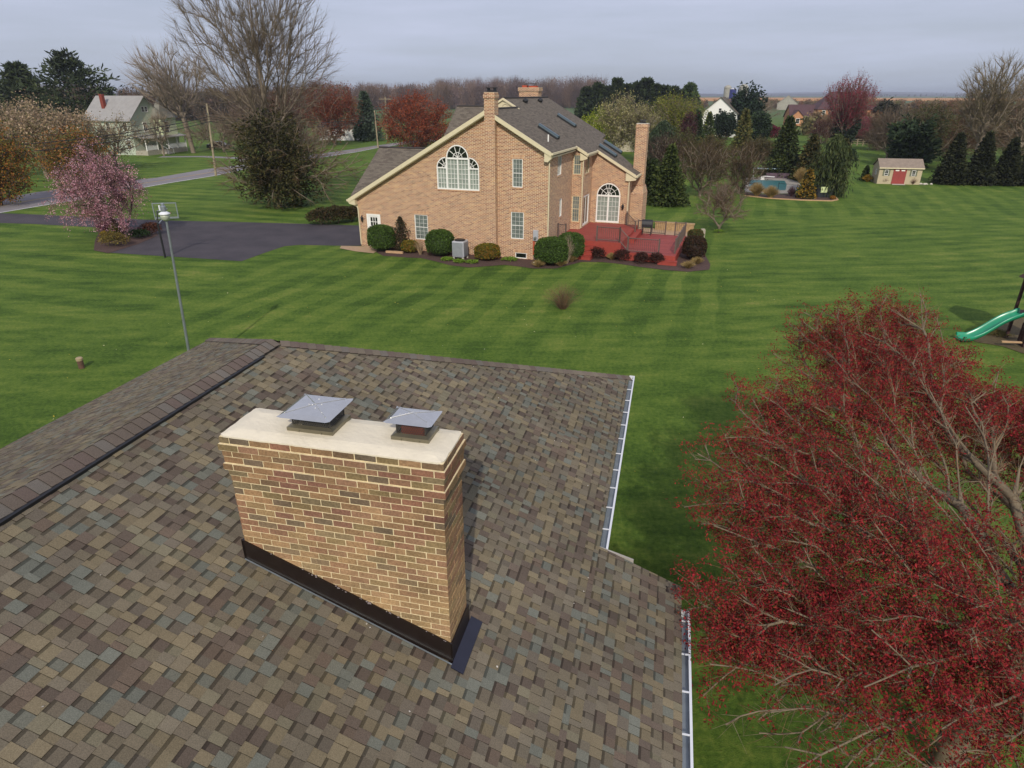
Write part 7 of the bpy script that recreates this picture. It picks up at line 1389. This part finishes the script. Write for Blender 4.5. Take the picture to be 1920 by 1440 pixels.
for a, c in zip(fp[:-1], fp[1:]):
    for z in (0.15, 1.25): mb.tube([a + Vector((0, 0, z)), c + Vector((0, 0, z))], 0.014, 4)
    n = int((c - a).length / 0.11)
    for k in range(1, n): p = a + (c - a) * (k / n); mb.tube([p + Vector((0, 0, 0.15)), p + Vector((0, 0, 1.25))], 0.006, 3, caps=False)
mb.build('pickets', M['gate_blk'], fe)
hp = thing('pool_equipment', 'dark pool equipment box with a pale yellow-green panel by the weeping evergreen', 'equipment', at(1543, 371), R(-6)); mb = MB(); mb.box(-0.6, 0.9, 0, 0.7, 0.0, 0.95); mb.build('box', M['gate_blk'], hp, bevel=0.03); mb = MB(); mb.box(-0.38, 0.28, -0.10, -0.02, 0.55, 1.12); mb.build('panel', M['signy'], hp)
twiggy('grass_tuft', 'left of the two tall tan grass clumps in front of the pool', at(1418, 368), 0.95, 1.5, TAN + ('#a8885a',), 201, 900, 0.010, group='tall tan grass clumps at the pool', cat='grass tuft')
twiggy('grass_tuft', 'right of the two tall tan grass clumps in front of the pool', at(1444, 372), 0.95, 1.35, TAN + ('#a8885a',), 202, 900, 0.010, group='tall tan grass clumps at the pool', cat='grass tuft')
twiggy('grass_tuft', 'tallest tan grass clump behind the golden-tipped dwarf conifer', at(1500, 343), 1.0, 1.9, TAN + ('#a8885a',), 203, 900, 0.010, group='tall tan grass clumps at the pool', cat='grass tuft')
twiggy('bush', 'small purple-brown bare bush between the tan grass and the dwarf conifer', at(1483, 369), 0.55, 1.1, ('#4c343a', '#553c40'), 204, 420, 0.010, cat='bush')
shrub('shrub', 'tiny orange-yellow shrub at the right tip of the pool bed', at(1561, 374.5), 0.28, 0.25, 0.4, ('#9a6c20', '#8a5c1c'), 205, 400, 0.04, cat='shrub')
# split rail fences on the far lawn
def rails(x0, y0, x1, y1, label, n):
    a, c = at(x0, y0), at(x1, y1); f_ = thing('rail_fence', label, 'fence', a, 0, 'weathered rail fences on the far lawn'); d = c - a
    for k in range(n + 1): mb = MB(); p = d * (k / n); mb.box(p.x - 0.09, p.x + 0.09, p.y - 0.09, p.y + 0.09, 0, 1.35); mb.build('post', M['wood_pole'], f_)
    for z in (0.4, 0.8, 1.2): mb = MB(); mb.tube([Vector((0, 0, z)), d * 0.5 + Vector((0, 0, z + 0.03)), d + Vector((0, 0, z))], 0.065, 5); mb.build('rail', M['wood_pole'], f_)
rails(1482, 258, 1500, 252, 'short rail fence section left of the tall crimson tree', 2); rails(1585, 272, 1650, 275, 'longer rail fence section right of the tall crimson tree', 6)
# stone post by the deck
mb = MB(); mb.box(-0.16, 0.16, -0.14, 0.14, 0, 1.0); mb.box(-0.13, 0.13, -0.1, 0.1, 1.0, 1.05); o = mb.build('garden_post', plain('pale_driftwood', hexc('#a09684'), 0.9, noise=0.2, nscale=7), loc=at(1315, 456)); tag(o, 'pale weathered post at the right end of the patio beside the red deck', 'post')

# ------------------------------------------------------------------ playset at the right edge
pb = at(1925, 652); ps = thing('playset', 'dark brown wooden playset tower at the right edge with a green slide', 'playset', pb, R(-8))
hN = atY(1917, 590, pb.y + 0.6).z
for (x, y) in ((-0.15, 0), (1.25, 0), (-0.15, 1.3), (1.25, 1.3)): mb = MB(); mb.box(x - 0.05, x + 0.05, y - 0.05, y + 0.05, 0, 2.75); mb.build('post', M['wood_brown'], ps)
mb = MB(); mb.box(-0.2, 1.3, -0.05, 1.35, hN - 0.06, hN); mb.build('platform', M['wood_brown'], ps)
for (z0_, z1_, nm) in ((hN + 0.05, 2.55, 'upper_slats'), (0.05, 1.0, 'lower_slats')):
    mb = MB()
    for k in range(12): x = -0.10 + k * 0.115; mb.box(x, x + 0.08, -0.075, -0.052, z0_, z1_ + 0.04 * math.sin(k * 1.9))
    for k in range(3): y = 0.06 + k * 0.13; mb.box(-0.225, -0.202, y, y + 0.09, z0_, z1_)
    mb.box(-0.2, 1.3, -0.05, -0.03, z1_ - 0.2, z1_ - 0.1); o = mb.build(nm, M['wood_brown'], ps)
mb = MB(); mb.prism([(-0.35, -0.2, 2.75), (1.45, -0.2, 2.75), (0.55, -0.2, 3.4)], (0, 1.7, 0)); mb.build('roof', M['wood_brown'], ps)
mb = MB(); mb.box(-1.1, -0.3, -0.1, 0.0, 0.22, 0.28); mb.build('beam', M['timber'], ps)
s0 = at(1797, 640) - pb; c_, s_ = math.cos(R(8)), math.sin(R(8)); s0 = Vector((s0.x * c_ - s0.y * s_, s0.x * s_ + s0.y * c_, 0)); s1 = Vector((-0.2, 0.65, hN))
dd_ = Vector((s0.x - s1.x, s0.y - s1.y, 0)); LN = dd_.length; dd_.normalize(); pp_ = Vector((-dd_.y, dd_.x, 0)); mb = MB(); prof = []
for k in range(33):
    t = k / 32; e = (1 - t) ** 1.0
    z = hN * (1 - t) - 0.0 + 0.11 * math.sin(t * 2 * math.pi * 1.0) * (1 - abs(2 * t - 1) * 0.3)
    if t < 0.12: z = hN - (hN - z) * (t / 0.12)
    if t > 0.86: z = max(z, 0.10) * 0.4 + 0.6 * 0.16
    prof.append(Vector((s1.x, s1.y, 0)) + dd_ * (LN * t) + Vector((0, 0, z)))
sec = [(-0.31, 0.17), (-0.27, 0.20), (-0.23, 0.16), (-0.20, 0.01), (0.20, 0.01), (0.23, 0.16), (0.27, 0.20), (0.31, 0.17), (0.24, -0.04), (-0.24, -0.04)]
rings = []
for k, p in enumerate(prof):
    fl_ = 1 + 0.15 * max(0, (k - 27) / 5); rings.append([mb.vert(p + pp_ * (a * fl_) + Vector((0, 0, q))) for a, q in sec])
for k in range(len(rings) - 1):
    for j in range(len(sec)): mb.faces_idx([rings[k][j], rings[k][(j + 1) % len(sec)], rings[k + 1][(j + 1) % len(sec)], rings[k + 1][j]])
mb.faces_idx(rings[0]); mb.faces_idx(rings[-1][::-1]); mb.build('slide', M['slide'], ps, smooth=True)
sheet('mulch_bed', [(1818, 634), (1850, 606), (1900, 596), (1990, 600), (2010, 690), (1920, 664), (1880, 650), (1830, 642)], 0.02, plain('playset_mulch', hexc('#4a3a24'), 0.95, nscale=7, c2=hexc('#5c5230'), bump=0.6))
twiggy('plant', 'low weeds under the green slide', at(1868, 628), 0.7, 0.25, ('#56562c', '#6a6234', '#5e4a30'), 210, 300, 0.006, leaf=500, lpal=('#55582c', '#6a6236'), cat='plant', ls=0.03)

# ------------------------------------------------------------------ haze: even thin air round everything
hz_ = MB(); hz_.box(-7600, 7600, -500, 7600, -1.0, 34.0)
mh = bpy.data.materials.new('thin_haze'); mh.use_nodes = True; t = mh.node_tree; t.nodes.clear(); o_ = t.nodes.new('ShaderNodeOutputMaterial'); pv = t.nodes.new('ShaderNodeVolumePrincipled')
pv.inputs['Color'].default_value = (0.78, 0.84, 0.95, 1); pv.inputs['Density'].default_value = 0.00018; pv.inputs['Anisotropy'].default_value = 0.2; t.links.new(pv.outputs[0], o_.inputs['Volume'])
tag(hz_.build('haze', mh), kind='stuff')

# dandelions and fallen bits: small pale flecks scattered over the near lawn and roof
rngf = np.random.default_rng(9)
Pf = np.c_[rngf.uniform(-22, 16, 260), rngf.uniform(13, 40, 260), np.full(260, 0.03)]; Vf, Ff = leaves(Pf, 0.03, rngf, 0.8, (0, 0, 3)); tag(np_obj('lawn_flowers', Vf, Ff, M['leaf'], None, shade(260, ('#b8a840', '#c9c49a', '#a89a3c'), rngf)), 'tiny yellow and white flecks scattered over the mown lawn', 'flowers', kind='stuff')
uf, tf = rngf.uniform(2, 12, 60), rngf.uniform(0.4, 6.0, 60); Pr = []
for a_, b_ in zip(uf, tf):
    v_, u_, z_ = slope_pt(1, a_, b_, 0.022); Pr.append((u_ * math.sin(NA) + v_ * math.cos(NA), u_ * math.cos(NA) - v_ * math.sin(NA), z_))
Vf, Ff = leaves(np.array(Pr), 0.011, rngf, 0.8, (0, 0, 3)); tag(np_obj('roof_debris', Vf, Ff, M['leaf'], None, shade(60, ('#c4bcac', '#8a6a4a', '#d8d2c6'), rngf)), 'tiny pale specks of debris scattered on the near shingle roof', 'debris', kind='stuff')
